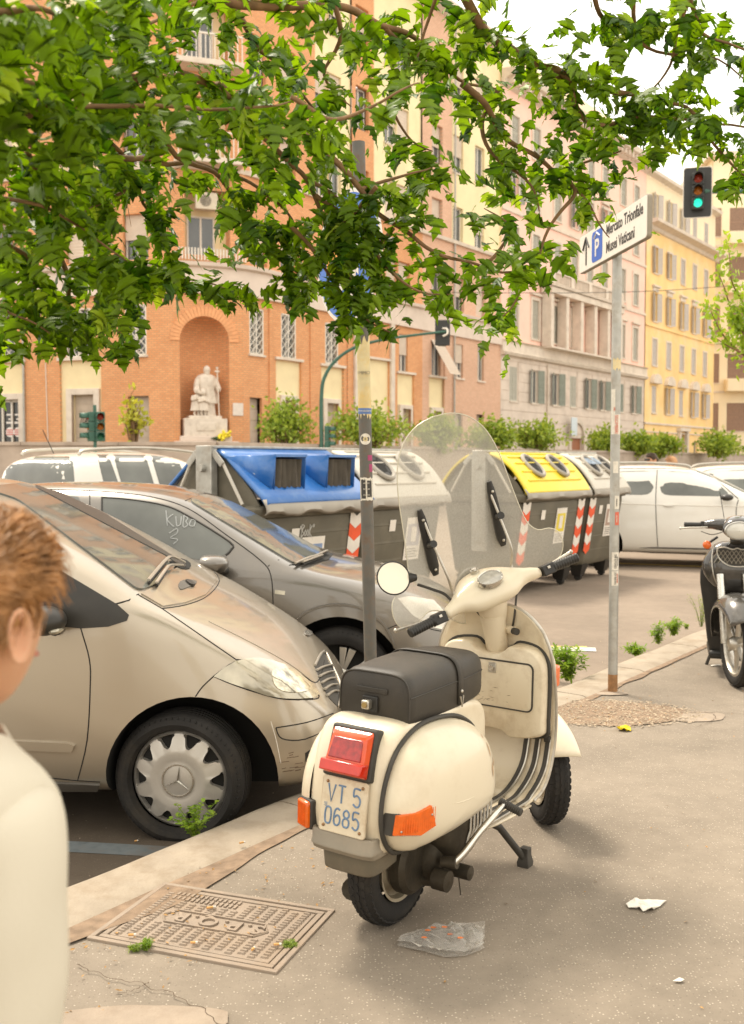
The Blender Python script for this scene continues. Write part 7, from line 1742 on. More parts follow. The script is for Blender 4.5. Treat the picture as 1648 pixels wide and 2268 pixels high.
    def lab(a, b_, c, d_, nm, mt, o_=0.0): k_ = MB(); k_.add([(a, yy(c) - o_, c), (b_, yy(c) - o_, c), (b_, yy(d_) - o_, d_), (a, yy(d_) - o_, d_)], [(0, 1, 2, 3)]); k_.build(nm, mt, t, angle=None)
    lab(x0, x1, z0, z1, 'info_label', M_binwht); lab(x0 + .03, x1 - .03, z0 + (z1-z0)*.33, z1 - .07, 'label_field', mat('label_' + kind, lc, .5), .002)
    lab(x0 + .10, x1 - .10, z0 + (z1-z0)*.42, z1 - .10, 'label_pictogram', M_binwht, .004)
    for k in range(4): lab(x0 + .04, x1 - .05 - .03*(k % 2), z0 + .03 + k*.028, z0 + .038 + k*.028, 'label_text_line', M_body_tr, .003)
    lab(w_*.30, w_*.30 + .11, .93, 1.05, 'small_sticker', M_binwht)
    # feet with castors
    for x in (.22, w_ - .22):
        for s in (-1, 1):
            p = MB(); p.rings([[V((x + a*k, s*hd*.52 + c*k, z)) for a, c in ((-1, -1), (1, -1), (1, 1), (-1, 1))] for k, z in ((.11, .23), (.07, .10), (.06, .07))], True, True); p.build('foot', M_plastic, t, fixn=True)
            p = MB(); p.lathe([(0, -.03), (.05, -.03), (.055, 0), (.05, .03), (0, .03)], 16, Matrix.Translation((x, s*hd*.52 - s*.0, .055)) @ Matrix.Rotation(pi/2, 4, 'Y')); p.build('castor', M_plastic, t, fixn=True)
    return t
def bin_at(px, D): q = AT(px, 1000, D); return V((q.x, q.y, ROAD))
bA = bin_('blue_lid_bin', 'large grey street bin with blue lid and two curtained openings', bin_at(463, 9.3), 1.60, M_blueb, 'blue', 0)
bB = bin_('white_lid_bin', 'large grey street bin with ribbed white lid next to the blue one', bin_at(712, 10.75), 1.48, M_whib, 'white', 1)
bC = bin_('yellow_lid_bin', 'large grey street bin with bright yellow lid and two round openings', bin_at(1066, 12.85), 1.84, M_yelb, 'yellow', 2)
bD = bin_('white_lid_bin', 'grey street bin with pale scribbled lid, last in the row beyond the yellow one', bin_at(1222, 14.5), 1.25, M_whib, 'white2', 3)
# spray tag on the blue bin
M_tag = mat('white_spray', (.62, .60, .55), .8)
def stroke_text(parent, strokes, fn, r, mt, name):
    for st in strokes:
        b = MB(); b.tube([fn(x, y) for x, y in [(q[0], q[1]) for q in cr(st, 4)]] if len(st) > 2 else [fn(*st[0]), fn(*st[1])], r, 4); b.build(name, mt, parent, angle=None)
tg = [[(0, 0), (.05, .5), (0, 1)], [(0, 1), (.4, .9), (.1, .55), (.45, .3), (0, .02)], [(.7, .6), (.55, .3), (.7, .1), (.85, .35), (.7, .6)], [(1.1, .6), (.95, .3), (1.1, .1), (1.25, .35), (1.1, .6)], [(1.4, 1), (1.4, 0)], [(1.75, .9), (1.4, .4), (1.85, 0), (2.1, -.2)], [(-.25, .9), (-.2, .65)], [(-.15, .95), (-.1, .7)], [(2.0, 1.0), (1.95, .75)], [(2.12, 1.0), (2.07, .75)], [(-.2, -.35), (.5, -.2), (1.3, -.3), (.3, -.1)]]
hd = .6
stroke_text(bA, tg, lambda x, y: V((.62 + x*.085, -hd*(.70 + .23*(.96 + y*.12 - .22)/.94) - .017, .96 + y*.12)), .0045, M_tag, 'spray_tag')
tg2 = [[(0, 0), (.3, 1), (.6, 0)], [(.8, 1), (.7, .2), (1.2, .1), (1.2, 1)], [(1.5, 0), (1.6, 1), (2.1, .6), (1.6, .4), (2.2, 0)], [(2.6, .2), (2.5, .9), (3.1, .8), (3.0, .1), (2.6, .2)]]
sc_ = .86
stroke_text(bD, tg2, lambda x, y: V((.28 + x*.13, -.30 - (1-y)*.16, 1.695 - (1-y)*.10 + .03)), .010, mat('blue_grey_scribble', (.35, .42, .50), .7), 'spray_tag')
# ------------------------------------------------------------------ poles and signs
def place_text(parent, name, txt, size, M, mt, width=1.0, depth=.0008, bold=0.0, spacing=1.0):
    me = text_mesh(txt, size, depth, bold, spacing, width); me.transform(M); return link_mesh(name, me, mt, parent, None)
def frameM(o, right, up):
    right = V(right).normalized(); up = V(up).normalized(); n = right.cross(up)
    return Matrix(((right.x, up.x, n.x, o[0]), (right.y, up.y, n.y, o[1]), (right.z, up.z, n.z, o[2]), (0, 0, 0, 1)))
M_sgnw = mat('sign_white', (.74, .70, .62), .4, 0, .03, 5, dirt=(.5, .42, .32), dirt_amt=.3, dscale=5)
M_sgnb = mat('sign_blue', (.015, .12, .50), .35, 0, .06, 5)
M_sgnk = mat('sign_black', (.03, .028, .025), .5)
M_org = mat('orange_sticker', (.85, .35, .04), .5); M_stw = mat('paper_sticker', (.70, .65, .55), .7, 0, .1, 60); M_sto = mat('yellowed_poster', (.66, .56, .33), .75, 0, .14, 14, dirt=(.72, .45, .08), dirt_amt=.6, dscale=9)
M_stk = mat('sticker_black', (.05, .045, .04), .6); M_str = mat('sticker_red_print', (.62, .14, .08), .6); M_stbl = mat('sticker_blue_print', (.12, .2, .42), .6)
def band_patch(parent, name, r, ax0, ax1, z0, z1, a0, a1, mt, ragged=0, n=14):
    """curved sheet on a pole between height z0..z1 and azimuth a0..a1 (0 = facing the camera)"""
    b = MB(); rows = []
    for j in range(9):
        z = z0 + (z1-z0)*j/8; row = []
        for i in range(n+1):
            a = a0 + (a1-a0)*i/n; zz = z + (ragged*noise.noise(V((i*.7, j*.5, z0*9))) if j in (0, 8) else 0); c = ax0 + (ax1 - ax0)*((zz - ax0.z)/(ax1.z - ax0.z))
            row.append(c + V((sin(a)*r, -cos(a)*r, 0)))
        rows.append(row)
    b.grid(rows); return b.build(name, mt, parent, angle=180)
def vtext(parent, txt, size, c0, ax, r, az, z, mt, width=1.0):
    p = c0 + ax*((z - c0.z)/ax.z); nrm = V((sin(az), -cos(az), 0)); right = V((cos(az), sin(az), 0))
    return place_text(parent, 'sticker_lettering', txt, size, frameM(p + nrm*(r + .0012), V((0, 0, -1)), right), mt, width)
# left leaning pole with the round blue sign
D = 4.92; pb0 = G(827, 1728); pb0 = V((AT(827, 1728, 4.85).x, 4.85, 0)); 
t1 = AT(803, 700, 4.80)
axd = (t1 - pb0); top = pb0 + axd*(2.95/axd.z)
lp = root('sign_pole', 'dark sticker-covered steel pole leaning left with a round blue sign', 'sign pole', pb0)
Lc = lambda p: p - pb0
b = MB(); b.tube([V((0, 0, -.02)), Lc(top)], .0295, 24); b.build('pole', M_pole, lp)
zz = lambda py: AT(815, py, 4.83).z
o0, o1 = V((0, 0, 0)), Lc(top)
band_patch(lp, 'yellowed_poster', .0302, o0, o1, zz(925), zz(755), -1.5, 1.5, M_sto, .05)
band_patch(lp, 'poster_strip', .0307, o0, o1, zz(918), zz(905), -1.5, 1.5, M_stbl)
for tx, y_, s_, m_ in (('IMMO', 828, .022, M_greyp), ('immobiliare', 911, .013, M_stw)):
    p = o0 + (o1-o0)*(zz(y_)/o1.z); place_text(lp, 'poster_lettering', tx, s_, frameM(p + V((0, -.0318, 0)), (1, 0, 0), (0, 0, 1)), m_)
def round_st(py, rr, m1, m2):
    p = o0 + (o1-o0)*(zz(py)/o1.z); b = MB()
    for (R_, mt_, off) in ((rr, m1, .0312), (rr*.42, m2, .0317)):
        b = MB(); pts = [p + V((sin(cos(a)*R_/.03)*off, -cos(cos(a)*R_/.03)*off, sin(a)*R_)) for a in [2*pi*k/24 for k in range(24)]]; c = p + V((0, -off, 0)); b.add([c] + pts, [(0, k+1, (k+1) % 24 + 1) for k in range(24)]); b.build('round_sticker', mt_, lp, angle=180)
round_st(973, .026, M_stw, M_sto)
place_text(lp, 'sticker_lettering', '8', .014, frameM(o0 + (o1-o0)*(zz(973)/o1.z) + V((0, -.0322, 0)), (1, 0, 0), (0, 0, 1)), M_stk)
band_patch(lp, 'torn_sticker', .0302, o0, o1, zz(1108), zz(1058), -1.2, 1.2, M_stw, .01); band_patch(lp, 'torn_sticker', .0306, o0, o1, zz(1104), zz(1062), -.95, -.12, M_stk, .012); band_patch(lp, 'torn_sticker', .0306, o0, o1, zz(1100), zz(1064), .1, .9, M_stk, .012)
for k, z_ in enumerate((1070, 1083, 1096)): place_text(lp, 'sticker_lettering', ['AROM', 'BOOM', 'UOMO'][k], .010, frameM(o0 + (o1-o0)*(zz(z_)/o1.z) + V((0, -.0318, 0)), (1, 0, 0), (0, 0, 1)), M_stw)
band_patch(lp, 'small_pink_sticker', .0303, o0, o1, zz(1045), zz(1028), .5, 1.3, mat('magenta_sticker', (.35, .05, .14), .6))
band_patch(lp, 'small_pink_sticker', .0303, o0, o1, zz(1020), zz(1008), .3, 1.3, MATS['magenta_sticker'])
# round sign, turned away by 64 degrees
cS = Lc(AT(772, 568, 4.76)); nS = V((-.86, -.50, .0)).normalized(); rS = V((-nS.y, nS.x, 0)); rS = rS if rS.x > 0 else -rS
MS = frameM(cS, rS, (0, 0, 1))
if (MS.to_3x3() @ V((0, 0, 1))).dot(nS) < 0: MS = MS @ Matrix.Rotation(pi, 4, 'Y')
b = MB(); b.lathe([(0, -.004), (.30, -.004), (.30, .004), (0, .004)], 64, MS); b.build('round_sign', M_sgnw, lp, angle=30, fixn=True)
b = MB(); b.lathe([(0, .0052), (.282, .0052)], 64, MS); b.build('blue_field', M_sgnb, lp, fixn=False)
arrow = [(-.045, -.20), (.045, -.20), (.045, -.02), (.14, -.02), (0, .16), (-.14, -.02), (-.045, -.02)]
b = MB(); b.add([MS @ Matrix.Rotation(RD(-35), 4, 'Z') @ V((x, y, .0064)) for x, y in arrow], [tuple(range(7))]); b.build('white_arrow', M_sgnw, lp, angle=None)
b = MB(); b.add([MS @ V((x, y, .0070)) for x, y in ((-.20, -.06), (-.06, -.06), (-.06, .06), (-.20, .06))], [(0, 1, 2, 3)]); b.build('orange_sticker', M_org, lp, angle=None)
b = MB(); b.add([MS @ V((x, y, .0070)) for x, y in ((.02, -.22), (.08, -.22), (.08, -.05), (.02, -.05))], [(0, 1, 2, 3)]); b.build('white_sticker', M_stw, lp, angle=None)
b = MB(); b.tube([cS - V((0, 0, .12)) - nS*.01, cS - V((0, 0, .12)) - nS*.03], .012, 8)
for dz_ in (-.12, .12): 
    pp_ = o0 + (o1-o0)*((cS.z + dz_)/o1.z); b = MB(); b.lathe([(.032, -.015), (.036, -.015), (.036, .015), (.032, .015)], 20, Matrix.Translation(pp_)); b.tube([pp_, cS + V((0, 0, dz_))], .008, 6); b.build('sign_clamp', M_galv, lp, fixn=True)
# parking direction sign on the right pole
pb1 = G(1357, 1533); t2 = AT(1367, 570, 6.72); ax1 = t2 - pb1; rp_ = root('direction_sign_pole', 'slim grey pole with a white parking direction sign at its top', 'sign pole', pb1)
Lc = lambda p: p - pb1
b = MB(); b.tube([V((0, 0, -.02)), Lc(t2) + V((0, 0, .05))], .0305, 24); b.build('pole', M_galv, rp_)
b = MB(); b.tube([V((0, 0, 0)), V((0, 0, .12))], .0309, 24, cap=False); b.build('rusty_foot', mat('rust', (.30, .16, .07), .8, .2, .3, 30), rp_)
zz = lambda py: AT(1360, py, 6.7).z; o1 = Lc(t2); o0 = V((0, 0, 0))
for y0_, y1_, a0, a1, mt_, tx, ts, tm in ((950, 862, -1.2, -.3, M_stw, 'info', .02, M_str), (962, 918, -1.2, 1.0, M_stw, 'SGOMBERI', .030, M_str), (1048, 1022, -.6, .5, M_stw, '', 0, None), (1127, 1098, -.2, .9, M_stw, 'TRASLOCHI', .011, M_stk), (1163, 1134, -.1, .9, M_str, 'SGOMBERI', .012, M_stw), (1263, 1223, -.7, .9, M_stw, '338 6715053', .021, M_stk), (1297, 1265, -.7, .9, M_stw, '333 5601816', .018, M_stk)):
    band_patch(rp_, 'paper_sticker', .0311, o0, o1, zz(y0_), zz(y1_), a0, a1, mt_, .002)
    if tx: vtext(rp_, tx, ts, o0, o1, .0312, (a0+a1)/2*.55, (zz(y0_)+zz(y1_))/2, tm, .85)
vtext(rp_, 'sgomberi cantine', .009, o0, o1, .0312, .55, zz(1243), M_stk); vtext(rp_, 'SGOMBERI', .013, o0, o1, .0312, .5, zz(1281), M_str)
band_patch(rp_, 'tape_scrap', .0316, o0, o1, zz(818), zz(795), -.9, 1.1, M_sto, .03)
# board
R0 = AT(1434, 541, 6.10); L0 = AT(1284, 594, 7.30); z0 = (R0.z + L0.z)/2; R0.z = L0.z = z0
rt = (R0 - L0); Wd = rt.length; rt.normalize(); MSg = frameM(Lc((L0 + R0)/2 + V((0, 0, .125))), rt, (0, 0, 1))
def rrect(w_, h_, r_, n=5):
    out = []
    for cx_, cy_, a0 in ((w_/2-r_, h_/2-r_, 0), (-w_/2+r_, h_/2-r_, 90), (-w_/2+r_, -h_/2+r_, 180), (w_/2-r_, -h_/2+r_, 270)): out += [(cx_ + r_*cos(RD(a0+90*k/n)), cy_ + r_*sin(RD(a0+90*k/n))) for k in range(n+1)]
    return out
b = MB(); b.prism(rrect(Wd, .255, .025), -.03, 0, MSg); b.build('sign_box', M_greyp, rp_, bevel=.003)
b = MB(); b.prism(rrect(Wd-.012, .245, .022), .0, .003, MSg); b.build('sign_face', M_sgnw, rp_)
b = MB(); b.prism(rrect(.20, .20, .03), .003, .005, MSg @ Matrix.Translation((-Wd/2 + .36, 0, 0))); b.build('parking_symbol', M_sgnb, rp_)
place_text(rp_, 'letter_p', 'P', .155, MSg @ Matrix.Translation((-Wd/2 + .36, -.018, .0058)), M_sgnw, 1.1, bold=.003)
b = MB(); b.tube([MSg @ V((-Wd/2 + .36 + x, y, .006)) for x, y in ((-.055, .055), (0, .085), (.055, .055))], .006, 4); b.build('roof_symbol', M_sgnw, rp_)
b = MB(); b.box(-Wd/2 + .135, -Wd/2 + .155, -.09, .08, .003, .006, MSg); b.tube([MSg @ V((-Wd/2 + .145 + x, y, .005)) for x, y in ((-.06, .02), (0, .095), (.06, .02))], .008, 4); b.build('straight_ahead_arrow', M_sgnk, rp_)
place_text(rp_, 'sign_lettering', 'Mercato Trionfale', .098, MSg @ Matrix.Translation((.235, .055, .0036)), M_sgnk, .86, bold=.002); place_text(rp_, 'sign_lettering', 'Musei Vaticani', .098, MSg @ Matrix.Translation((.17, -.055, .0036)), M_sgnk, .86, bold=.002)
# ------------------------------------------------------------------ black scooter at the right
M_blk = mat('black_gloss_paint', (0.040, 0.036, 0.032), .14, .2, .1, 4, coat=1, dirt=(.2, .17, .13), dirt_amt=.25, dscale=4)
M_gry = mat('dark_grey_fender', (0.085, 0.078, 0.068), .22, .3, .1, 5, coat=.8, dirt=(.4, .36, .3), dirt_amt=.3, dscale=8)
gB = G(1632, 1521); ks = root('black_scooter', 'glossy black large-wheeled scooter facing us on the pavement, cut by the right edge', 'scooter', gB, RD(-106))
MK = Matrix.Translation((0, 0, .292)) @ Matrix.Rotation(RD(14), 4, 'Z')
tyre('front_tyre', ks, MK, .292, .040, 54, .215)
b = MB(); b.lathe([(.222, -.03), (.205, -.032), (.195, -.018), (.195, .018), (.205, .032), (.222, .03)], 48, MK @ Matrix.Rotation(pi/2, 4, 'X')); rm = b.build('rim', M_alu, ks, fixn=True)
for k in range(6):
    a = 2*pi*k/6; b = MB(); b.tube([MK @ V((sin(a)*.03, 0, cos(a)*.03)), MK @ V((sin(a+.12)*.2, 0, cos(a+.12)*.2))], [.02, .012], 8); b.build('spoke', M_alu, ks)
b = MB(); b.lathe([(0, -.06), (.03, -.06), (.05, -.03), (.05, .03), (.03, .06), (0, .06)], 20, MK @ Matrix.Rotation(pi/2, 4, 'X')); b.build('hub', M_alu, ks, fixn=True)
for s in (-1, 1):
    b = MB(); b.tube([MK @ V((0, s*.088, 0)), MK @ V((-.06, s*.088, .24))], .021, 16); b.build('fork_slider', M_alu, ks)
    b = MB(); b.tube([MK @ V((-.055, s*.088, .22)), MK @ V((-.12, s*.088, .45))], .026, 16); b.build('fork_tube', M_chrome, ks)
b = MB(); R = []
for i in range(21):
    a = RD(-58 + 150*i/20); w_ = .070 + .03*cos(a); R.append([MK @ V((-sin(a)*(.33 - .04*(1-cos(t*pi/16))*1.6) , w_*sin(t*pi/16)*1.35, cos(a)*(.33 - .10*(1-cos(t*pi/16))) + .01)) for t in range(-8, 9)])
b.grid(R); o = b.build('front_mudguard', M_gry, ks, angle=180); m_ = o.modifiers.new('s', 'SOLIDIFY'); m_.thickness = .004
def kloft(name, rings_, mt, sub=1, **k):
    b = MB(); b.rings(rings_, True, True); return b.build(name, mt, ks, angle=180, sub=sub, fixn=True, **k)
def kring(x, w_, z, d, n=20, ex=2.6):
    return [V((x - d + d*(abs(cos(a))**(2/ex))*(1 if cos(a) > 0 else -1), w_*(abs(sin(a))**(2/ex))*(1 if sin(a) > 0 else -1), z)) for a in [2*pi*i/n for i in range(n)]]
kloft('front_shield', [kring(-.22, .05, .60, .03), kring(-.205, .13, .62, .05), kring(-.19, .20, .68, .07), kring(-.185, .235, .76, .08), kring(-.195, .225, .84, .07), kring(-.215, .16, .92, .06), kring(-.24, .10, .955, .05)], M_blk)
kloft('leg_shield', [kring(-.36, .12, .10, .04), kring(-.34, .175, .16, .04), kring(-.31, .195, .34, .035), kring(-.29, .215, .52, .03), kring(-.27, .245, .66, .03), kring(-.26, .24, .80, .03), kring(-.27, .15, .92, .03)], M_plastic)
b = MB(); pts = [(-.128, .905), (-.08, .918), (-.03, .905), (0, .915), (.03, .905), (.08, .918), (.128, .905), (.115, .845), (.06, .80), (0, .79), (-.06, .80), (-.115, .845)]
pc = cr(pts, 3, True); f = lambda k, o_: [V((-.178 - .4*(p[0])**2 - .06*abs(p[1] - .82) + o_, p[0]*k, .86 + (p[1]-.86)*k)) for p in pc]
b.rings([f(1, -.02), f(1, .004)], True, True); b.build('grille', M_trim, ks, angle=30, fixn=True)
b = MB(); b.tube(f(1.02, .006) + f(1.02, .006)[:1], .005, 6); b.build('grille_surround', M_alu, ks)
for k in range(9):
    for s in (-1, 1):
        b = MB(); y0_ = -.12 + k*.028; P = [(y0_, .90), (y0_ + s*.06, .81)]; 
        b.tube([V((-.172 - .4*p[0]**2, p[0], p[1])) for p in P if True], .0022, 4); b.build('grille_mesh_bar', M_greyp, ks, angle=None)
for s in (-1, 1):
    b = MB(); b.tube(cr([(-.22, s*.15, .93), (-.185, s*.165, .84), (-.178, s*.15, .72), (-.20, s*.11, .63)], 5), .004, 6); b.build('shield_bead', M_alu, ks)
kloft('headlamp_nacelle', [[V((x, cos(a)*w_, 1.045 + z_ + sin(a)*h_)) for a in [2*pi*i/20 for i in range(20)]] for x, w_, h_, z_ in ((-.02, .088, .058, 0), (-.04, .105, .072, .004), (-.10, .115, .080, .018), (-.18, .10, .07, .03), (-.26, .06, .045, .03), (-.30, .02, .02, .03))], M_blk)
b = MB(); b.rings([[V((x, cos(a)*.088*k, 1.045 + sin(a)*.058*k)) for a in [2*pi*i/28 for i in range(28)]] for x, k in ((-.015, 1.08), (.0, 1.08), (.004, 1.0), (-.004, .96))], True, False); b.build('headlamp_rim', M_chrome, ks, fixn=True)
b = MB(); b.rings([[V((x, cos(a)*.088*k, 1.045 + sin(a)*.058*k)) for a in [2*pi*i/28 for i in range(28)]] for x, k in ((-.004, .97), (.008, .7), (.012, .02))], True, False); b.build('headlamp_glass', MATS['lamp_glass'], ks, fixn=True)
for s in (-1, 1):
    b = MB(); b.tube(cr([(-.12, s*.08, 1.075), (-.13, s*.15, 1.08), (-.15, s*.21, 1.075)], 4), [.045, .043, .042, .04, .037, .034, .032, .03, .028], 14); b.build('handlebar_cover', M_blk, ks)
    b = MB(); b.cbox((-.15, s*.225, 1.075), (.04, .035, .045)); b.build('switch_box', M_plastic, ks, bevel=.005)
    b = MB(); n = 20; b.tube([V((-.155 - .01*k/n, s*(.235 + .115*k/n), 1.072)) for k in range(n+1)], [.018 if k % 2 else .0165 for k in range(n+1)], 14); b.build('rubber_grip', M_plastic, ks)
    b = MB(); b.tube(cr([(-.11, s*.20, 1.06), (-.085, s*.25, 1.058), (-.09, s*.32, 1.055), (-.10, s*.372, 1.05)], 4), .006, 8); b.sphere((-.10, s*.374, 1.05), .0095, 8, 6); b.build('brake_lever', M_alu, ks)
    b = MB(); b.tube([(-.22, s*.13, .985), (-.17, s*.185, .95)], .009, 8); b.build('indicator_stem', M_plastic, ks)
    b = MB(); b.sphere((0, 0, 0), .029, 16, 10, (.7, 1, 1), Matrix.Translation((-.16, s*.198, .935))); b.build('round_indicator', M_amb, ks)
b = MB(); b.tube([(-.16, -.09, 1.12), (-.19, -.12, 1.30)], .0022, 5); b.build('whip_aerial', M_plastic, ks)
b = MB(); b.tube(cr([(-.10, -.10, 1.03), (-.1, -.17, 1.01), (-.12, -.24, 1.03)], 5), .003, 5); b.build('brake_cable', M_trim, ks)
b = MB(); b.tube([(-.17, 0, .95), (-.20, 0, 1.03)], .05, 14); b.build('steering_neck', M_trim, ks)
# rest of the machine behind the shield
tyre('rear_tyre', ks, Matrix.Translation((-1.30, 0, .28)), .28, .05, 40, .19)
kloft('tail_body', [[V((x, cos(a)*w_, zc + sin(a)*h_)) for a in [2*pi*i/18 for i in range(18)]] for x, w_, h_, zc in ((-.78, .10, .12, .45), (-.85, .15, .16, .52), (-1.1, .17, .16, .60), (-1.4, .13, .11, .68), (-1.6, .05, .05, .72))], M_blk)
kloft('seat', [[V((x, cos(a)*w_, zc + sin(a)*h_)) for a in [2*pi*i/18 for i in range(18)]] for x, w_, h_, zc in ((-.70, .05, .03, .75), (-.76, .10, .05, .77), (-1.1, .15, .055, .79), (-1.4, .13, .05, .83), (-1.52, .06, .03, .84))], M_seat)
b = MB(); b.box(-.80, -.32, -.17, .17, .12, .18); b.build('footboard', M_plastic, ks, bevel=.02)
b = MB(); b.tube([(-.75, -.17, .0), (-.75, -.1, .2), (-.75, .1, .2), (-.75, .17, .0)], .012, 8); b.build('centre_stand', M_trim, ks)
# ------------------------------------------------------------------ people
M_skin = mat('skin', (0.62, 0.34, 0.20), .5, 0, .06, 6, spec=.4)
M_skin.node_tree.nodes['Principled BSDF'].inputs['Subsurface Weight'].default_value = .25
M_skin.node_tree.nodes['Principled BSDF'].inputs['Subsurface Radius'].default_value = (.012, .005, .003)
M_hairb = mat('auburn_hair', (0.34, 0.165, 0.055), .45, 0, .4, 40, spec=.5); M_haird = mat('dark_brown_hair', (0.07, 0.04, 0.02), .5, 0, .3, 40)
M_shirt = mat('off_white_knit', (0.60, 0.55, 0.44), .9, 0, .03, 4, .35, 500); M_jean = mat('blue_denim', (.06, .09, .16), .9, 0, .1, 60); M_shoe = mat('white_shoe', (.5, .48, .44), .6)
M_eye = mat('eye_white', (.7, .66, .6), .2); M_iris = mat('iris', (.05, .03, .02), .2); M_lip = mat('lip', (.50, .2, .15), .5)
def skinned(name, V_, E_, rad, parent, mt, sub=2, rootv=0):
    me = bpy.data.meshes.new(name); me.from_pydata([tuple(v) for v in V_], E_, []); o = bpy.data.objects.new(name, me); COL.objects.link(o); o.parent = parent
    m = o.modifiers.new('skin', 'SKIN'); m.use_smooth_shade = True
    for i, r in enumerate(rad): me.skin_vertices[0].data[i].radius = (r, r) if not isinstance(r, tuple) else r
    for i in range(len(rad)): me.skin_vertices[0].data[i].use_root = (i == rootv)
    q = o.modifiers.new('sub', 'SUBSURF'); q.levels = sub; q.render_levels = sub
    bpy.context.view_layer.update(); bake(o); o.data.materials.clear()
    for x in (mt if isinstance(mt, (list, tuple)) else [mt]): o.data.materials.append(x)
    o.data.shade_smooth(); return o
def hand(Vv, Ev, R_, wrist, k, d, s, palmn):
    """five bent fingers chained from the palm; d = direction of the hand, s = sideways, palmn = palm normal"""
    b0 = len(Vv)
    Vv.append(wrist + d*.045*k); R_.append((.030*k, .016*k)); Ev.append((wristi[0], b0))
    Vv.append(wrist + d*.075*k); R_.append((.034*k, .015*k)); Ev.append((b0, b0+1))
    for j, (off, L_) in enumerate(((-.030, .060), (-.010, .070), (.010, .066), (.030, .052))):
        p = wrist + d*.085*k + s*off*k; prev = b0 + 1
        for q in range(3):
            p = p + (d*cos(.25 + .35*q) + palmn*sin(.25 + .35*q))*L_*k*(.42 - .05*q); Vv.append(p); R_.append(.0088*k*(1 - .1*q)); Ev.append((prev, len(Vv)-1)); prev = len(Vv)-1
    p = wrist + d*.03*k + s*-.036*k; prev = b0
    for q in range(2):
        p = p + (d*.75 + s*-.35 + palmn*.4).normalized()*.032*k; Vv.append(p); R_.append(.0105*k); Ev.append((prev, len(Vv)-1)); prev = len(Vv)-1
wristi = [0]
def person(name, label, loc, heading, h, top, trous, hairm, grp=None, seed=1, hair_len=.05, hs=1.0, bw=1.0):
    """local: x forward, y left; h = height"""
    P = root(name, label, 'person', loc, heading, grp); k = h/1.75
    Vv, Ev, R_ = [], [], []
    def add(p, r, par=None):
        p = V(p); p.y *= bw; f = k*(bw*.5 + .5); Vv.append(p*k); R_.append(r*f if not isinstance(r, tuple) else (r[0]*f, r[1]*f))
        if par is not None: Ev.append((par, len(Vv)-1))
        return len(Vv)-1
    pel = add((0, 0, .95), (.155, .11)); ab = add((0, 0, 1.10), (.135, .095), pel); ch = add((.0, 0, 1.28), (.155, .105), ab); up = add((-.01, 0, 1.40), (.12, .085), ch); nk = add((-.005, 0, 1.49), .055, up); nk2 = add((.012, 0, 1.56), .052, nk)
    for s in (-1, 1):
        hp = add((0, s*.095, .90), .09, pel); kn = add((.02, s*.10, .50), .058, hp); an = add((-.01, s*.10, .10), .038, kn); fo = add((.06, s*.105, .04), (.036, .03), an); te = add((.17, s*.11, .03), (.038, .022), fo); he = add((-.045, s*.10, .045), .032, an)
        sh = add((-.01, s*.165, 1.40), .068, up); dl = add((-.015, s*.205, 1.34), .062, sh); el = add((-.04, s*.235, 1.10), .042, dl); wr = add((.05, s*.245, .88), .027, el)
        wristi[0] = wr; hand(Vv, Ev, R_, Vv[wr], k, V((.22, 0, -.97)).normalized(), V((0, 0, 0)) + V((-1, 0, -.2)).normalized()*-1, V((0, -s, 0)))
    body = skinned('body', Vv, Ev, R_, P, [M_skin, trous, M_shoe], 2)
    for p in body.data.polygons:
        z = p.center.z/k; p.material_index = 2 if z < .085 else (1 if z < 1.0 and abs(p.center.y) < .19*k*bw else 0)
    # shirt: shell over torso and arms
    bm = bmesh.new(); bm.from_mesh(body.data); bm.verts.ensure_lookup_table(); bm.normal_update()
    keep = []
    for f in bm.faces:
        c = f.calc_center_median()/k
        if .90 < c.z < 1.485 and not (c.z < 1.0 and abs(c.y) > .19*bw) or (abs(c.y) > .17*bw and .90 < c.z < 1.45): keep.append(f)
    kill = [f for f in bm.faces if f not in set(keep)]; bmesh.ops.delete(bm, geom=kill, context='FACES')
    for v in bm.verts:
        n_ = noise.noise(v.co*13 + V((seed, 0, 0)))*.012; v.co += v.normal*(.016 + n_)*k
    me = bpy.data.meshes.new('shirt'); bm.to_mesh(me); bm.free(); so_ = link_mesh('shirt', me, top, P, 180); m = so_.modifiers.new('s', 'SOLIDIFY'); m.thickness = .006; m.offset = 0
    m = so_.modifiers.new('sub', 'SUBSURF'); m.levels = 1; m.render_levels = 1
    hc = V((.035, 0, 1.645))*k; k *= hs; b = MB(); nu, nv = 40, 30; R = []
    for i in range(nv + 1):
        t = -pi/2 + pi*i/nv; row = []
        for j in range(nu):
            a = 2*pi*j/nu; x, y, z = cos(t)*cos(a), cos(t)*sin(a), sin(t)
            X_, Y_, Z_ = x*.098, y*.076, z*.118
            if z < -.1:      # jaw narrows towards the chin, back of skull lifts
                f = (-z - .1)/.9; Y_ *= 1 - .34*f; X_ = X_*(1 - .30*f) + .030*f
            if x < 0: X_ *= 1.04; Z_ += .010*(-x)
            if x > .55:      # face relief
                nz_ = math.exp(-((y/.16)**2)) * math.exp(-(((z + .10)/.20)**2)); X_ += .020*nz_
                br_ = math.exp(-(((z - .16)/.10)**2))*math.exp(-((abs(y) - .33)/.25)**2); X_ += .005*br_
                ey_ = math.exp(-(((z - .02)/.10)**2))*math.exp(-(((abs(y) - .36)/.14)**2)); X_ -= .008*ey_
                mo_ = math.exp(-(((z + .48)/.06)**2))*math.exp(-((y/.28)**2)); X_ += .005*mo_
                ch_ = math.exp(-(((z + .80)/.14)**2))*math.exp(-((y/.3)**2)); X_ += .006*ch_
            row.append(hc + V((X_, Y_, Z_))*k)
        R.append(row)
    b.rings(R, True, False); b.build('head', M_skin, P, angle=180, sub=1, fixn=True)
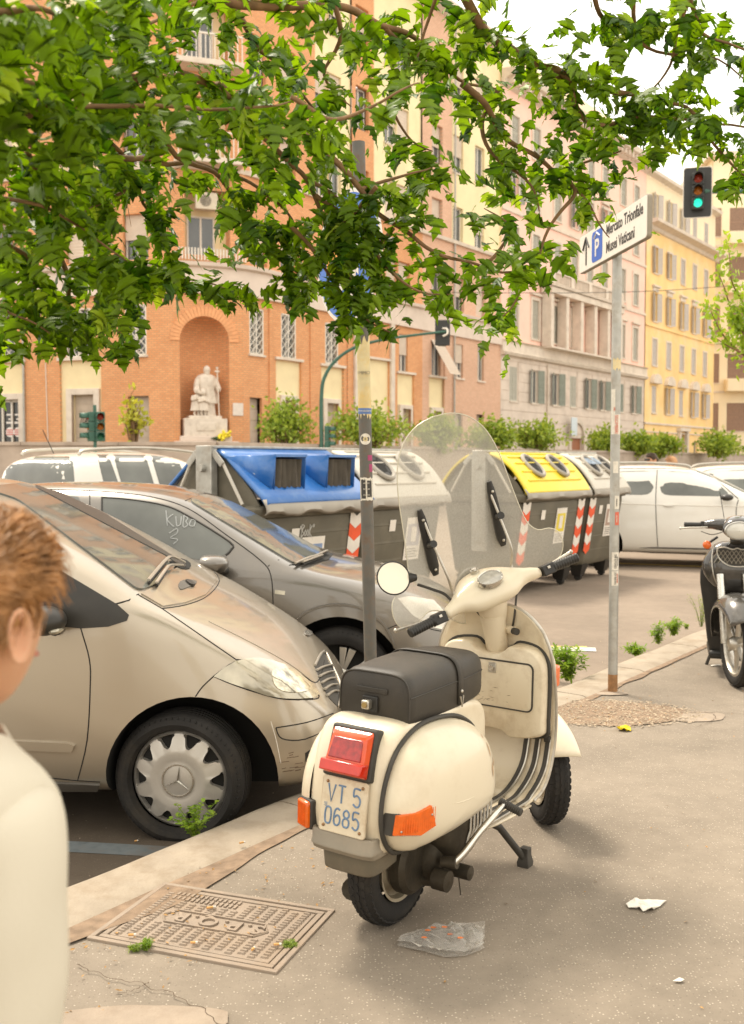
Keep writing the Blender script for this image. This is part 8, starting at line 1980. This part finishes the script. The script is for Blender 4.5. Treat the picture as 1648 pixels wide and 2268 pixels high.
    for s in (-1, 1):
        b = MB(); ec = hc + V((-.008, s*.074, -.012))*k; R = []
        for q, (rr, off) in enumerate(((.006, .0), (.022, .004), (.031, .010), (.033, .016), (.029, .017), (.022, .011), (.010, .006))):
            R.append([ec + V((sin(a)*rr*.62 - .25*off, s*off*1.1, cos(a)*rr*1.0 - (.004 if cos(a) < -.5 else 0)))*k for a in [2*pi*j/16 for j in range(16)]])
        b.rings(R, True, True); b.build('ear', M_skin, P, angle=180, fixn=True)
        b = MB(); b.sphere(hc + V((.080, s*.030, .003))*k, .0125*k, 12, 8, (.7, 1.2, .75)); b.build('eye', M_eye, P); b = MB(); b.sphere(hc + V((.0885, s*.030, .003))*k, .0055*k, 10, 8, (.4, 1, 1)); b.build('iris', M_iris, P)
        b = MB(); b.tube([hc + V((.089, s*.014, .026))*k, hc + V((.088, s*.034, .030))*k, hc + V((.076, s*.052, .024))*k], .0035*k, 6); b.build('eyebrow', hairm, P)
    b = MB(); b.tube(cr([hc + V((.088, -.024, -.057))*k, hc + V((.099, 0, -.055))*k, hc + V((.088, .024, -.057))*k], 4), .005*k, 8, flat=.8); b.build('lips', M_lip, P)
    # hair: cap plus curved tufts
    b = MB(); R = []
    for i in range(16):
        t = RD(-20) + RD(110)*i/15; row = []
        for j in range(36):
            a = 2*pi*j/36; x, y, z = cos(t)*cos(a), cos(t)*sin(a), sin(t)
            lowlim = .34 if x > .35 else (-.05 if abs(y) > .6 and x > -.2 else -.25)
            zz_ = max(z, lowlim); sc__ = 1.09 + .03*noise.noise(V((x*3, y*3, z*3 + seed)))
            row.append(hc + V((x*.099*sc__ - .004, y*.078*sc__, zz_*.120*sc__ + .004))*k)
        R.append(row)
    b.rings(R, True, True); b.build('hair_cap', hairm, P, angle=180, fixn=True)
    r_ = random.Random(seed); b = MB()
    for i in range(4200 if hs > 1 else 1200):
        a = r_.uniform(0, 2*pi); z = r_.uniform(-.05, 1)**1.0; x = cos(a)*math.sqrt(max(0, 1 - z*z)); y = sin(a)*math.sqrt(max(0, 1 - z*z))
        if x > .35 and z < .42: continue
        if abs(y) > .5 and x > -.25 and z < .16: continue
        if z < -.0 and r_.random() < .3: continue
        p = hc + V((x*.104, y*.082, z*.124 + .004))*k; n_ = V((x, y, z)).normalized(); sw = V((.9, .15, -.25)) if z > .2 else V((-.2, 0, -1))
        cl = V((noise.noise(V((x*2.5, y*2.5, seed))), noise.noise(V((x*2.5, y*2.5, seed+5))), noise.noise(V((x*2.5, y*2.5, seed+9)))))
        d_ = (n_*.35 + sw*.75 + cl*.45 + V((r_.gauss(0, .12), r_.gauss(0, .12), r_.gauss(0, .12)))).normalized(); L_ = hair_len*k*r_.uniform(.6, 1.25)*(1.4 if (z > .3 and x > .1) else 1)
        b.tube([p, p + (d_ + n_*.4)*L_*.5, p + d_*L_ - n_*L_*.1 + V((0, 0, -.15))*L_], [.0015*k, .0012*k, .0003*k], 4, cap=False)
    b.build('hair_tufts', hairm, P, angle=180)['kind'] = 'stuff'
    return P
bc = AT(-88, 1378, 1.15)
hB_ = 1.41; kB = hB_/1.75; hd_ = RD(66); cxy = V((bc.x + .012, bc.y, 0)) - V((cos(hd_), sin(hd_), 0))*.035*kB
person('person', 'out-of-focus person with tousled auburn hair in an off-white top at the left edge', (cxy.x, cxy.y, 0), hd_, hB_, M_shirt, M_jean, M_hairb, None, 3, .038, 1.10, .62)
q = AT(1448, 1005, 19.6); person('person', 'dark-haired person with sunglasses seen just above the white crossover roof', (q.x, q.y, ROAD), RD(200), 1.80, mat('grey_top', (.3, .28, .26), .9), M_jean, M_haird, 'people behind the crossover', 5, .03)
q2 = AT(1492, 1012, 19.8); person('person', 'sandy-haired person half hidden behind the white crossover, right of the other', (q2.x, q2.y, ROAD), RD(150), 1.74, mat('beige_top', (.5, .42, .32), .9), M_jean, mat('sandy_hair', (.45, .25, .12), .5), 'people behind the crossover', 8, .03)
b = MB(); b.cbox((0, 0, 0), (.02, .15, .04)); o = b.build('sunglasses', M_plastic, bpy.data.objects['person.001'], bevel=.006); o.location = V((.035 + .105, 0, 1.652))*(1.80/1.75)
# ------------------------------------------------------------------ overhanging street tree
LM = leaf_mat('street_tree_leaf', (0.022, 0.080, 0.002), (0.20, 0.32, 0.008), .52, .42)
LMy = leaf_mat('young_leaf', (0.22, 0.36, 0.02), (0.34, 0.44, 0.03), .5, .4)
M_bark = mat('street_tree_bark', (0.21, 0.12, 0.055), .85, 0, .3, 25, .6, 60)
def leaf_proto(seed, curl):
    """lobed leaf, about unit length, base at the origin, along +Y, upper face +Z"""
    r = random.Random(seed)
    half = [(0, 0), (.08, .05), (.19, .02), (.34, .09), (.23, .17), (.36, .22), (.60, .42), (.42, .38), (.40, .47), (.29, .43), (.17, .46), (.20, .58), (.35, .73), (.21, .70), (.17, .82), (.09, .88), (0, 1.10)]
    half = [(x*(1 + r.uniform(-.10, .10)), y + r.uniform(-.015, .015)) for x, y in half]; half[0] = (0, 0); half[-1] = (0, 1.10)
    vs = []; fs = []
    def P(x, y): return (x, y - .05, -curl*(y**2)*.55 - .35*abs(x)**1.5*(1 if curl > 0 else -.6) + .13*abs(x) + .05*sin(9*y + seed)*abs(x)*2)
    for x, y in half: vs.append(P(0, y))
    n = len(half)
    for s in (-1, 1):
        b = len(vs)
        for x, y in half[1:-1]: vs.append(P(s*x, y))
        idx = [0] + list(range(b, b + n - 2)) + [n - 1]
        for i in range(n - 1):
            a, c, d, e = i, i + 1, idx[i+1], idx[i]
            f = [a, c, d, e]; f = [q for j, q in enumerate(f) if q not in f[:j]]
            if len(f) >= 3: fs.append(tuple(f) if s < 0 else tuple(f[::-1]))
    return vs, fs
protos = [leaf_proto(i, c) for i, c in enumerate((.35, .7, .15, -.25, .5, 1.0))]
pm = []
for i, (vs, fs) in enumerate(protos):
    me = bpy.data.meshes.new('leaf'); me.from_pydata(vs, [], fs); me.materials.append(LM); me.shade_smooth(); pm.append(me)
pmy = []
for me in pm: m2 = me.copy(); m2.materials.clear(); m2.materials.append(LMy); pmy.append(m2)
rT = random.Random(21)
tree = root('street_tree', 'street tree whose leafy branches hang over the whole top of the view', 'tree', (-2.1, .55, 0))
TO = V((-2.1, .55, 0)); b = MB(); trp = cr([(0, 0, -.05), (.02, 0, .6), (.0, .02, 1.5), (.05, .05, 2.4), (.10, .08, 3.1)], 5); b.tube(trp, [.19 - .06*i/(len(trp)-1) + (.06 if i == 0 else 0) for i in range(len(trp))], 20); b.build('trunk', M_bark, tree)
# (pixel x, pixel y, distance) traced limbs
LB = [
 ([(-420, -330, 1.6), (-150, -120, 1.9), (40, 60, 2.2), (200, 110, 2.4), (330, 52, 2.6), (470, -10, 2.8)], 16),
 ([(-300, 60, 1.7), (-60, 160, 1.9), (60, 180, 2.1), (170, 210, 2.3), (290, 175, 2.5), (400, 165, 2.7), (480, 190, 2.9)], 15),
 ([(-200, 220, 1.8), (0, 260, 2.0), (150, 240, 2.2), (370, 240, 2.3), (480, 250, 2.35), (590, 240, 2.4), (640, 225, 2.45)], 9),
 ([(470, -10, 2.8), (520, 30, 3.0), (560, 90, 3.1), (600, 135, 3.2), (640, 175, 3.3), (700, 260, 3.4), (740, 340, 3.5)], 9),
 ([(-60, 160, 1.9), (60, 330, 2.3), (100, 420, 2.5), (85, 500, 2.6), (75, 620, 2.7), (130, 700, 2.8)], 9),
 ([(-40, 520, 2.4), (60, 560, 2.6), (70, 640, 2.7), (20, 710, 2.7), (-60, 760, 2.7)], 7),
 ([(130, 560, 2.7), (150, 620, 2.8), (150, 690, 2.85), (220, 715, 2.9), (290, 750, 3.0)], 7),
 ([(60, 330, 2.3), (150, 370, 2.6), (210, 430, 2.8), (190, 520, 2.9), (230, 600, 3.0), (255, 680, 3.0)], 7),
 ([(170, 210, 2.3), (240, 320, 2.7), (300, 380, 2.9), (320, 450, 3.0), (360, 540, 3.1), (380, 600, 3.1), (450, 625, 3.15), (560, 655, 3.2)], 7),
 ([(290, 175, 2.5), (380, 330, 2.9), (470, 380, 3.1), (520, 440, 3.2), (560, 500, 3.3), (620, 540, 3.3), (680, 570, 3.4)], 8),
 ([(250, 340, 2.7), (330, 360, 2.9), (430, 365, 3.1), (520, 400, 3.2), (600, 440, 3.2), (650, 500, 3.3), (690, 600, 3.3), (650, 640, 3.3)], 7),
 ([(400, 165, 2.7), (500, 210, 2.9), (560, 290, 3.0), (640, 360, 3.1), (700, 430, 3.2), (730, 520, 3.2), (770, 600, 3.2), (800, 690, 3.2), (870, 735, 3.2)], 9),
 ([(480, 190, 2.9), (600, 260, 3.0), (720, 330, 3.1), (800, 420, 3.1), (870, 500, 3.2), (960, 560, 3.2), (1060, 590, 3.3), (1180, 600, 3.4)], 10),
 ([(640, 225, 2.45), (720, 260, 2.5), (800, 250, 2.6), (880, 210, 2.6), (930, 180, 2.7)], 6),
 ([(470, -10, 2.8), (640, 10, 2.9), (760, 30, 3.0), (860, 60, 3.1), (940, 95, 3.2), (1020, 180, 3.3), (1100, 200, 3.4)], 12),
 ([(1010, -60, 2.9), (1050, 40, 3.0), (1110, 90, 3.1), (1180, 140, 3.2), (1240, 160, 3.2), (1300, 270, 3.3), (1400, 265, 3.4), (1500, 265, 3.5), (1680, 290, 3.6)], 12),
 ([(1020, 180, 3.3), (1080, 230, 3.3), (1120, 300, 3.4), (1180, 340, 3.4), (1240, 380, 3.5), (1310, 350, 3.5), (1380, 330, 3.5)], 8),
 ([(1240, 160, 3.2), (1310, 180, 3.3), (1420, 215, 3.4), (1500, 230, 3.5), (1560, 275, 3.5), (1620, 370, 3.6), (1660, 400, 3.6)], 8),
 ([(1180, 340, 3.4), (1250, 400, 3.5), (1290, 440, 3.5), (1320, 480, 3.5), (1360, 520, 3.5)], 5),
 ([(1240, 380, 3.5), (1270, 420, 3.5), (1235, 480, 3.5), (1200, 560, 3.5), (1160, 620, 3.5), (1130, 690, 3.5), (1090, 715, 3.5)], 5),
 ([(1100, 200, 3.4), (1060, 280, 3.4), (1100, 350, 3.4), (1180, 420, 3.4), (1200, 470, 3.4)], 6),
 ([(860, 60, 3.1), (900, 140, 3.2), (860, 220, 3.2), (900, 300, 3.3), (960, 330, 3.3)], 6),
 ([(800, 420, 3.1), (850, 400, 3.2), (910, 380, 3.2), (960, 370, 3.3)], 5),
 ([(870, 500, 3.2), (830, 560, 3.2), (880, 620, 3.2), (950, 650, 3.2), (1000, 650, 3.3)], 5),
 ([(1060, 590, 3.3), (1100, 560, 3.3), (1120, 500, 3.3), (1070, 460, 3.3)], 5),
 ([(1500, -60, 3.2), (1540, 40, 3.3), (1590, 90, 3.4), (1700, 120, 3.5)], 7), ([(1300, -60, 3.1), (1330, 30, 3.2), (1380, 70, 3.3), (1450, 60, 3.3)], 7),
 ([(700, -60, 2.8), (760, 60, 2.9), (720, 160, 3.0), (780, 230, 3.0)], 7), ([(-100, 420, 2.1), (30, 440, 2.3), (170, 500, 2.5), (260, 560, 2.6), (300, 600, 2.7)], 6),
 ([(-120, 700, 2.5), (-20, 680, 2.6), (60, 700, 2.6), (110, 740, 2.6)], 5), ([(-120, 20, 1.7), (60, 20, 1.9), (180, 20, 2.1), (320, -20, 2.3)], 10),
 ([(300, 380, 2.9), (270, 430, 2.9), (200, 470, 2.8), (110, 520, 2.7)], 5), ([(690, 400, 3.15), (740, 440, 3.15), (790, 500, 3.2), (820, 560, 3.2)], 5), ([(840, 410, 3.1), (780, 470, 3.15), (720, 540, 3.2)], 5),
 ([(1420, -60, 3.1), (1400, 40, 3.2), (1440, 110, 3.3), (1560, 130, 3.4), (1680, 200, 3.5)], 6), ([(1560, -60, 3.1), (1500, 60, 3.2), (1480, 150, 3.3), (1420, 215, 3.4)], 6),
 ([(700, 430, 3.2), (760, 470, 3.2), (800, 520, 3.2), (830, 600, 3.2), (800, 660, 3.2)], 5), ([(640, 500, 3.2), (700, 560, 3.2), (760, 640, 3.25), (790, 700, 3.3)], 5),
 ([(980, -40, 3.0), (960, 40, 3.1), (930, 110, 3.1), (880, 180, 3.1)], 5),
]
leaves = []     # (position, direction, up, size, colour)
def add_leaf(p, d, size, y=False):
    n_ = V((rT.gauss(0, .55), rT.gauss(0, .55) - .25, 1.0)).normalized()
    n_ = (n_ - d*n_.dot(d)).normalized(); leaves.append((p, d, n_, size, y))
for i, (pts, r0) in enumerate(LB):
    P3 = [AT(x, y, D) for x, y, D in pts]; P = cr([tuple(p) for p in P3], 5); N_ = len(P); r0 = r0*.00090*pts[0][2]/2
    P = [p + V((noise.noise(p*6 + V((i, 0, 0))), noise.noise(p*6 + V((0, i, 0))), noise.noise(p*6 + V((0, 0, i)))))*.022 for p in P]
    b = MB(); b.tube([p - TO for p in P], [r0*(1 - .78*k/(N_-1)) for k in range(N_)], 8); 
    if i in (0, 1, 2, 14): b.tube([V((.10, .08, 3.0)), (P[0] - TO)*.5 + V((.1, .08, 3.1))*.5, P[0] - TO], [.05, .035, r0], 8)
    b.build('branch', M_bark, tree, angle=60)
    tw = MB(); total = sum((a-c).length for a, c in zip(P, P[1:])); ntw = int(total/(.021 if i in (0, 1, 4, 7, 8, 28, 30) else .023 if i in (9, 15, 17, 25, 26, 33, 34, 35, 36) else .028 if i < 9 else .034))
    for k in range(ntw):
        f = (k + rT.random())/ntw; j = min(int(f*(N_-1)), N_-2); p = P[j].lerp(P[j+1], f*(N_-1)-j); t = (P[j+1]-P[j]).normalized()
        sd = V((rT.gauss(0, 1), rT.gauss(0, 1)*.8, rT.gauss(-.15, .8))); sd = (sd - t*sd.dot(t)).normalized(); d = (t*.65 + sd*.8).normalized(); L_ = rT.uniform(.05, .20)*(1 if f < .85 else .7)
        Q = [p]; dd_ = d.copy()
        for q in range(3): dd_ = (dd_ + V((0, 0, -.12)) + V((rT.gauss(0, .12), rT.gauss(0, .12), rT.gauss(0, .1)))).normalized(); Q.append(Q[-1] + dd_*L_/3)
        tw.tube(Q, [.0022, .0018, .0015, .0009], 4, cap=False)
        m_ = 3 if L_ > .1 else 2
        for q in range(m_ + 1):
            g = (q + .6)/(m_ + .6); jj = min(int(g*3), 2); pp_ = Q[jj].lerp(Q[jj+1], g*3 - jj)
            s2 = V((rT.gauss(0, 1), rT.gauss(0, 1), rT.gauss(0, .5))).normalized(); ld = (dd_*.55 + s2*.75 + V((0, 0, -.38))).normalized(); sz = rT.uniform(.032, .074)*(1.0 if rT.random() < .85 else 1.2)
            e = pp_ + ld*.012; add_leaf(e, ld, sz, rT.random() < .05)
    # leaves right on the limb as well
    tw.build('twigs', M_bark, tree, angle=None)['kind'] = 'stuff'
def projpx(p):
    v = p - CAM; d = v.y*cos(PITCH) - v.z*sin(PITCH); u = v.y*sin(PITCH) + v.z*cos(PITCH); return CX + FPX*v.x/d, CY - FPX*u/d, d
PR = [(700, 750, 900, 900), (340, 655, 480, 900), (600, 708, 700, 900), (900, 690, 1010, 900), (410, 30, 490, 130), (250, 450, 330, 530), (860, 240, 930, 310), (1000, 300, 1080, 390), (1190, 430, 1275, 540), (510, 575, 620, 640), (130, 520, 190, 580), (690, 60, 760, 120), (1278, 505, 1352, 610), (1352, 470, 1440, 560), (1505, 365, 1590, 485), (405, 420, 485, 560), (340, 690, 600, 900), (1180, 640, 1420, 900), (1330, 0, 1500, 30), (1380, 90, 1500, 190), (1560, 150, 1640, 250), (0, 800, 400, 900), (520, 690, 640, 800)]
def keep(L_):
    x, y, d = projpx(L_[0]); return not any(a < x < c and b_ < y + 12 < d_ for a, b_, c, d_ in PR)
leaves = [q for q in leaves if keep(q)]
cams = sorted(range(len(leaves)), key=lambda i: (-leaves[i][3]/max(.3, (leaves[i][0]-CAM).length)) if (-40 < projpx(leaves[i][0])[0] < 1690 and -40 < projpx(leaves[i][0])[1] < 900) else 0)
bigset = set(cams[:300]); st_ = MB(); sty_ = MB()
for i, (p, d, n_, sz, yl) in enumerate(leaves):
    x_ = d.cross(n_); M4 = Matrix(((x_.x*sz, d.x*sz, n_.x*sz, p.x - TO.x), (x_.y*sz, d.y*sz, n_.y*sz, p.y - TO.y), (x_.z*sz, d.z*sz, n_.z*sz, p.z - TO.z), (0, 0, 0, 1)))
    k = i % 6
    if i in bigset:
        o = bpy.data.objects.new('leaf', (pmy if yl else pm)[k]); COL.objects.link(o); o.parent = tree; o.matrix_local = M4
    else:
        vs, fs = protos[k]; (sty_ if yl else st_).add([M4 @ V(q) for q in vs], fs)
st_.build('foliage', LM, tree, angle=180)['kind'] = 'stuff'; sty_.build('pale_foliage', LMy, tree, angle=180)['kind'] = 'stuff'
print('LEAVES', len(leaves))
# slim young tree at the right edge
yt = AT(1668, 1000, 9.0); sp_ = root('young_tree', 'slim young tree with sparse pale leaves reaching in from the right edge', 'tree', (yt.x, yt.y, 0)); b = MB(); LFY = MB(); O2 = V((yt.x, yt.y, 0)); lv = []
b.tube(cr([(0, 0, 0), (.03, 0, 1.0), (.02, .02, 2.0), (.05, 0, 2.9)], 5), [.05 - .03*i/15 for i in range(16)], 10); b.build('trunk', M_bark, sp_)
for pts in ([(1668, 800), (1640, 780), (1600, 740), (1575, 690), (1568, 670)], [(1660, 760), (1625, 700), (1605, 640), (1590, 600)], [(1665, 700), (1640, 660), (1620, 620), (1615, 560), (1608, 535)], [(1668, 850), (1650, 800), (1640, 740), (1635, 700)], [(1640, 780), (1610, 765), (1580, 745)]):
    P = cr([tuple(AT(x, y, 9.0 + rT.uniform(-.2, .2)) - O2) for x, y in pts], 5); b = MB(); b.tube(P, [.010*(1 - .8*i/(len(P)-1)) for i in range(len(P))], 6); b.build('branch', M_bark, sp_)
    for p in P[3:]:
        for q in range(5): lv.append(p + V((rT.gauss(0, .035), rT.gauss(0, .05), rT.gauss(0, .035))))
    for p in P[-8:]: lv += [p + V((rT.gauss(0, .03), rT.gauss(0, .04), rT.gauss(0, .03))) for q in range(2)]
for q in range(260): lv.append(AT(rT.gauss(1638, 12), rT.gauss(715, 38), 9.0) - O2)
leafquads(LFY, lv, .055, rT); LFY.build('foliage', leaf_mat('young_tree_leaf', (.16, .26, .02), (.36, .46, .05), .4), sp_, angle=None)['kind'] = 'stuff'
# ------------------------------------------------------------------ weeds along the kerb
LMw = leaf_mat('weed_leaf', (0.11, 0.22, 0.015), (0.32, 0.44, 0.05), .4); LMw2 = leaf_mat('pale_weed_leaf', (0.16, 0.24, 0.04), (0.34, 0.42, 0.10), .4); M_stem = mat('weed_stem', (.16, .20, .05), .7)
def weed(name, label, p, h, w_, nst, mt, kind, seed, grp='weeds growing along the kerb'):
    r = random.Random(seed); t = root(name, label, 'weed', p, 0, grp); st = MB(); lf = MB()
    for i in range(nst):
        a = r.uniform(0, 6.28); q = r.random()**.5; tip = V((cos(a)*w_*q, sin(a)*w_*q, h*r.uniform(.6, 1.0)*(1.15 - .4*q))); P = cr([(cos(a)*.01, sin(a)*.01, 0), tuple(tip*.45 + V((0, 0, h*.1))), tuple(tip)], 5)
        st.tube(P, [.0028*(1 - .7*k/(len(P)-1)) for k in range(len(P))], 4)
        for k, pt in enumerate(P[2:]):
            for s in range(3 if kind != 'round' else 2):
                d = V((r.gauss(0, 1), r.gauss(0, 1), r.gauss(.35, .4))).normalized(); L_ = {'narrow': .045, 'round': .020, 'needle': .035, 'oleander': .065, 'blade': .014}[kind]*r.uniform(.6, 1.2); w2 = {'narrow': .14, 'round': .45, 'needle': .07, 'oleander': .13, 'blade': .08}[kind]*L_
                sd = d.cross(V((0, 0, 1))).normalized() if abs(d.z) < .95 else V((1, 0, 0)); nn = sd.cross(d)
                lf.add([pt, pt + d*L_*.35 + sd*w2, pt + d*L_*.75 + sd*w2*.8 - nn*L_*.06, pt + d*L_ - V((0, 0, L_*.2)), pt + d*L_*.75 - sd*w2*.8 - nn*L_*.06, pt + d*L_*.35 - sd*w2], [(0, 1, 2, 3, 4, 5)])
    st.build('stems', M_stem, t); lf.build('leaves', mt, t, angle=None)['kind'] = 'stuff'; return t
def on_kerb(px, py, n=.03): p = G(px, py); p.z = ROAD; return p
weed('weed', 'leafy weed in front of the beige car front wheel at the kerb edge', G(432, 1855, -.05), .17, .12, 16, LMw, 'round', 1)
weed('weed', 'bushy narrow-leaved weed just right of the cream scooter leg shield', G(1256, 1508, -.04), .26, .12, 22, LMw, 'oleander', 2)
weed('weed', 'thin sprig rising behind the right side of the leg shield', G(1228, 1480, -.05), .16, .06, 5, LMw, 'oleander', 12)
weed('weed', 'low bright weed on the kerb right of the sign pole', G(1408, 1452, -.06), .09, .10, 16, LMw, 'narrow', 3)
weed('weed', 'small weed tuft between the low one and the larger pair of tufts', G(1458, 1426, -.06), .17, .09, 12, LMw, 'narrow', 4)
weed('weed', 'rounded leafy weed tuft left of the feathery weed', G(1492, 1408, -.08), .17, .10, 16, LMw, 'narrow', 5)
weed('weed', 'tall feathery pale weed directly left of the black scooter', G(1553, 1388, -.08), .40, .12, 12, LMw2, 'needle', 6)
weed('weed', 'tiny yellowish weed between the leafy tuft and the feathery one', G(1520, 1394, -.06), .06, .04, 6, LMw2, 'round', 7)
weed('grass_tuft', 'small green grass tuft on the manhole cover front edge', G(325, 2103), .034, .016, 22, LMw, 'blade', 8, 'tufts at the manhole cover')
weed('grass_tuft', 'flat mossy tuft near the right front corner of the manhole cover', G(643, 2098), .014, .026, 22, LMw2, 'blade', 9, 'tufts at the manhole cover')
weed('grass_tuft', 'dry yellowish tuft just left of the green one on the cover edge', G(300, 2104), .016, .02, 12, LMw2, 'blade', 10, 'tufts at the manhole cover')
# ------------------------------------------------------------------ litter
M_bag = clear_mat('clear_plastic_film', (.97, .96, .95), .17, .10); M_paper = mat('white_paper', (.72, .68, .60), .8, 0, .05, 30)
bg_ = [(880, 2100), (890, 2086), (930, 2072), (990, 2060), (1040, 2054), (1073, 2058), (1074, 2085), (1068, 2098), (1074, 2104), (1062, 2112), (1030, 2122), (985, 2124), (935, 2113), (900, 2104)]
W_ = [G(*p) for p in bg_]; c = sum(W_, V((0, 0, 0)))/len(W_); bag = root('plastic_bag', 'crumpled clear plastic bag lying on the pavement behind the scooter', 'bag', (c.x, c.y, 0))
poly = [(p.x - c.x, p.y - c.y) for p in W_]; v2, f2 = cdt(poly, .012)
def crz(x, y, sd): return .008 + .026*abs(noise.noise(V((x*20, y*20, sd)))) + .016*abs(noise.noise(V((x*48, y*48, sd)))) + .012*max(0, 1 - (x*x*60 + y*y*90))
for sd, dz_ in ((1, .0), (4, .008)):
    b = MB(); b.add([V((p.x, p.y, crz(p.x, p.y, sd)*(.5 if sd == 1 else 1.15) + dz_*.3)) for p in v2], f2); b.build('film', M_bag, bag, angle=25)
r = random.Random(8)
for k, (px, py) in enumerate(((948, 2082), (940, 2104), (998, 2092), (1020, 2112), (985, 2078), (960, 2074))):
    p = G(px, py) - V((c.x, c.y, 0)); b = MB(); b.add([p + V((x*.010, y*.007, crz(p.x, p.y, 4)*1.25 + .006)) for x, y in ((-1, -.6), (.2, -1), (1, 0), (.1, 1), (-.8, .7))], [(0, 1, 2, 3, 4)]); b.build('orange_print', mat('orange_print', (.72, .20, .06), .6), bag, angle=None)
def scrap(name, label, cat, pts, mt, h, sd):
    W_ = [G(*p) for p in pts]; c = sum(W_, V((0, 0, 0)))/len(W_); v2, f2 = cdt([(p.x - c.x, p.y - c.y) for p in W_], .008)
    b = MB(); b.add([V((p.x, p.y, .006 + h*abs(noise.noise(V((p.x*30, p.y*30, sd)))))) for p in v2], f2); o = b.build(name, mt, None, angle=25); o.location = c; m = o.modifiers.new('s', 'SOLIDIFY'); m.thickness = .0008; tag(o, label, cat); return o
scrap('paper_scrap', 'crumpled white paper scrap on the open pavement right of the scooter', 'paper', [(1386, 2007), (1395, 2001), (1430, 1996), (1476, 1999), (1462, 2012), (1444, 2023), (1425, 2024), (1416, 2017), (1392, 2016)], M_paper, .022, 3)
scrap('yellow_leaf', 'fallen yellow leaf at the front edge of the round soil patch', 'leaf', [(1366, 1619), (1374, 1612), (1388, 1611), (1397, 1616), (1398, 1621), (1382, 1622)], mat('fallen_yellow_leaf', (.72, .55, .01), .6), .03, 6)
scrap('paper_strip', 'thin white paper strip by the kerb near the black scooter', 'paper', [(1530, 1425), (1556, 1422), (1557, 1425), (1532, 1428)], M_paper, .006, 7)
scrap('paper_strip', 'small white paper strip beside the black scooter front wheel', 'paper', [(1574, 1475), (1596, 1473), (1596, 1475), (1575, 1477)], M_paper, .006, 9)
scrap('paper_scrap', 'tiny white scrap on the pavement at the lower right', 'paper', [(1490, 2178), (1505, 2172), (1516, 2176), (1508, 2181)], M_paper, .01, 11)
M_but = mat('cigarette_filter', (.62, .34, .12), .8); M_ash = mat('cigarette_paper', (.66, .62, .55), .8)
labs = ['cigarette butt on the cover just above the green grass tuft', 'long pale cigarette butt near the back right of the manhole cover', 'orange cigarette butt at the right front of the manhole cover', 'short cigarette butt close to the front corner of the manhole cover', 'cigarette butt on the kerb joint above the manhole cover', 'cigarette butt lying on the road near the beige car wheel', 'pale cigarette butt at the left front of the manhole cover']
for k, (px, py, L_, a) in enumerate(((430, 2090, .022, .1), (468*1.0 + 0, 2012, .032, .35), (615*1.0, 2094, .024, .15), (561 + 0, 2104, .018, 1.2), (537, 1868, .024, .6), (302, 1864, .015, .5), (293, 2065 + 8, .024, .1))):
    p = G(px, py, .012 if k not in (4, 5) else (.016 if k == 4 else ROAD + .004)); t = root('cigarette_butt', labs[k], 'cigarette butt', p, a, 'cigarette butts around the manhole cover'); b = MB(); b.tube([(-L_/2, 0, .004), (L_*.2, 0, .004)], .0038, 10); b.build('filter', M_but, t); b = MB(); b.tube([(L_*.2, 0, .004), (L_/2, 0, .004)], .0038, 10); b.build('paper', M_ash, t)
# dry leaf bits and crumbs (uncountable)
r = random.Random(31); b = MB()
for i in range(620):
    if i < 150: p = KP(r.uniform(-.6, 1.2), -.36 - r.random()*.45, .008)
    elif i < 240: p = KP(r.uniform(-1, 8), -.29 - abs(r.gauss(0, .05)), .008)
    elif i < 520: p = KP(r.uniform(-1, 9), -r.uniform(.3, 4.5), .006)
    else: p = V((pit.x + r.gauss(0, .4), pit.y + r.gauss(0, .22), .022))
    s = r.uniform(.003, .011); a = r.uniform(0, 6.28); u = V((cos(a), sin(a), r.uniform(-.2, .3)))*s; v_ = V((-sin(a), cos(a), r.uniform(-.3, .3)))*s*.4; b.add([p - u, p + v_ + V((0, 0, .002)), p + u, p - v_], [(0, 1, 2, 3)])
b.build('leaf_litter', mat('dry_leaf_bits', (.36, .21, .08), .9, 0, .5, 60), angle=None)['kind'] = 'stuff'
# overhead wires far off
wr_ = root('overhead_wire', 'thin overhead wire crossing in front of the pink and yellow buildings', 'wire', AT(1100, 560, 40)); O3 = V(AT(1100, 560, 40)); b = MB(); b.tube(cr([tuple(AT(700, 645, 38) - O3), tuple(AT(1330, 648, 40) - O3), tuple(AT(1660, 630, 42) - O3), tuple(AT(2000, 600, 44) - O3)], 6), .012, 4); b.build('wire', M_trim, wr_)
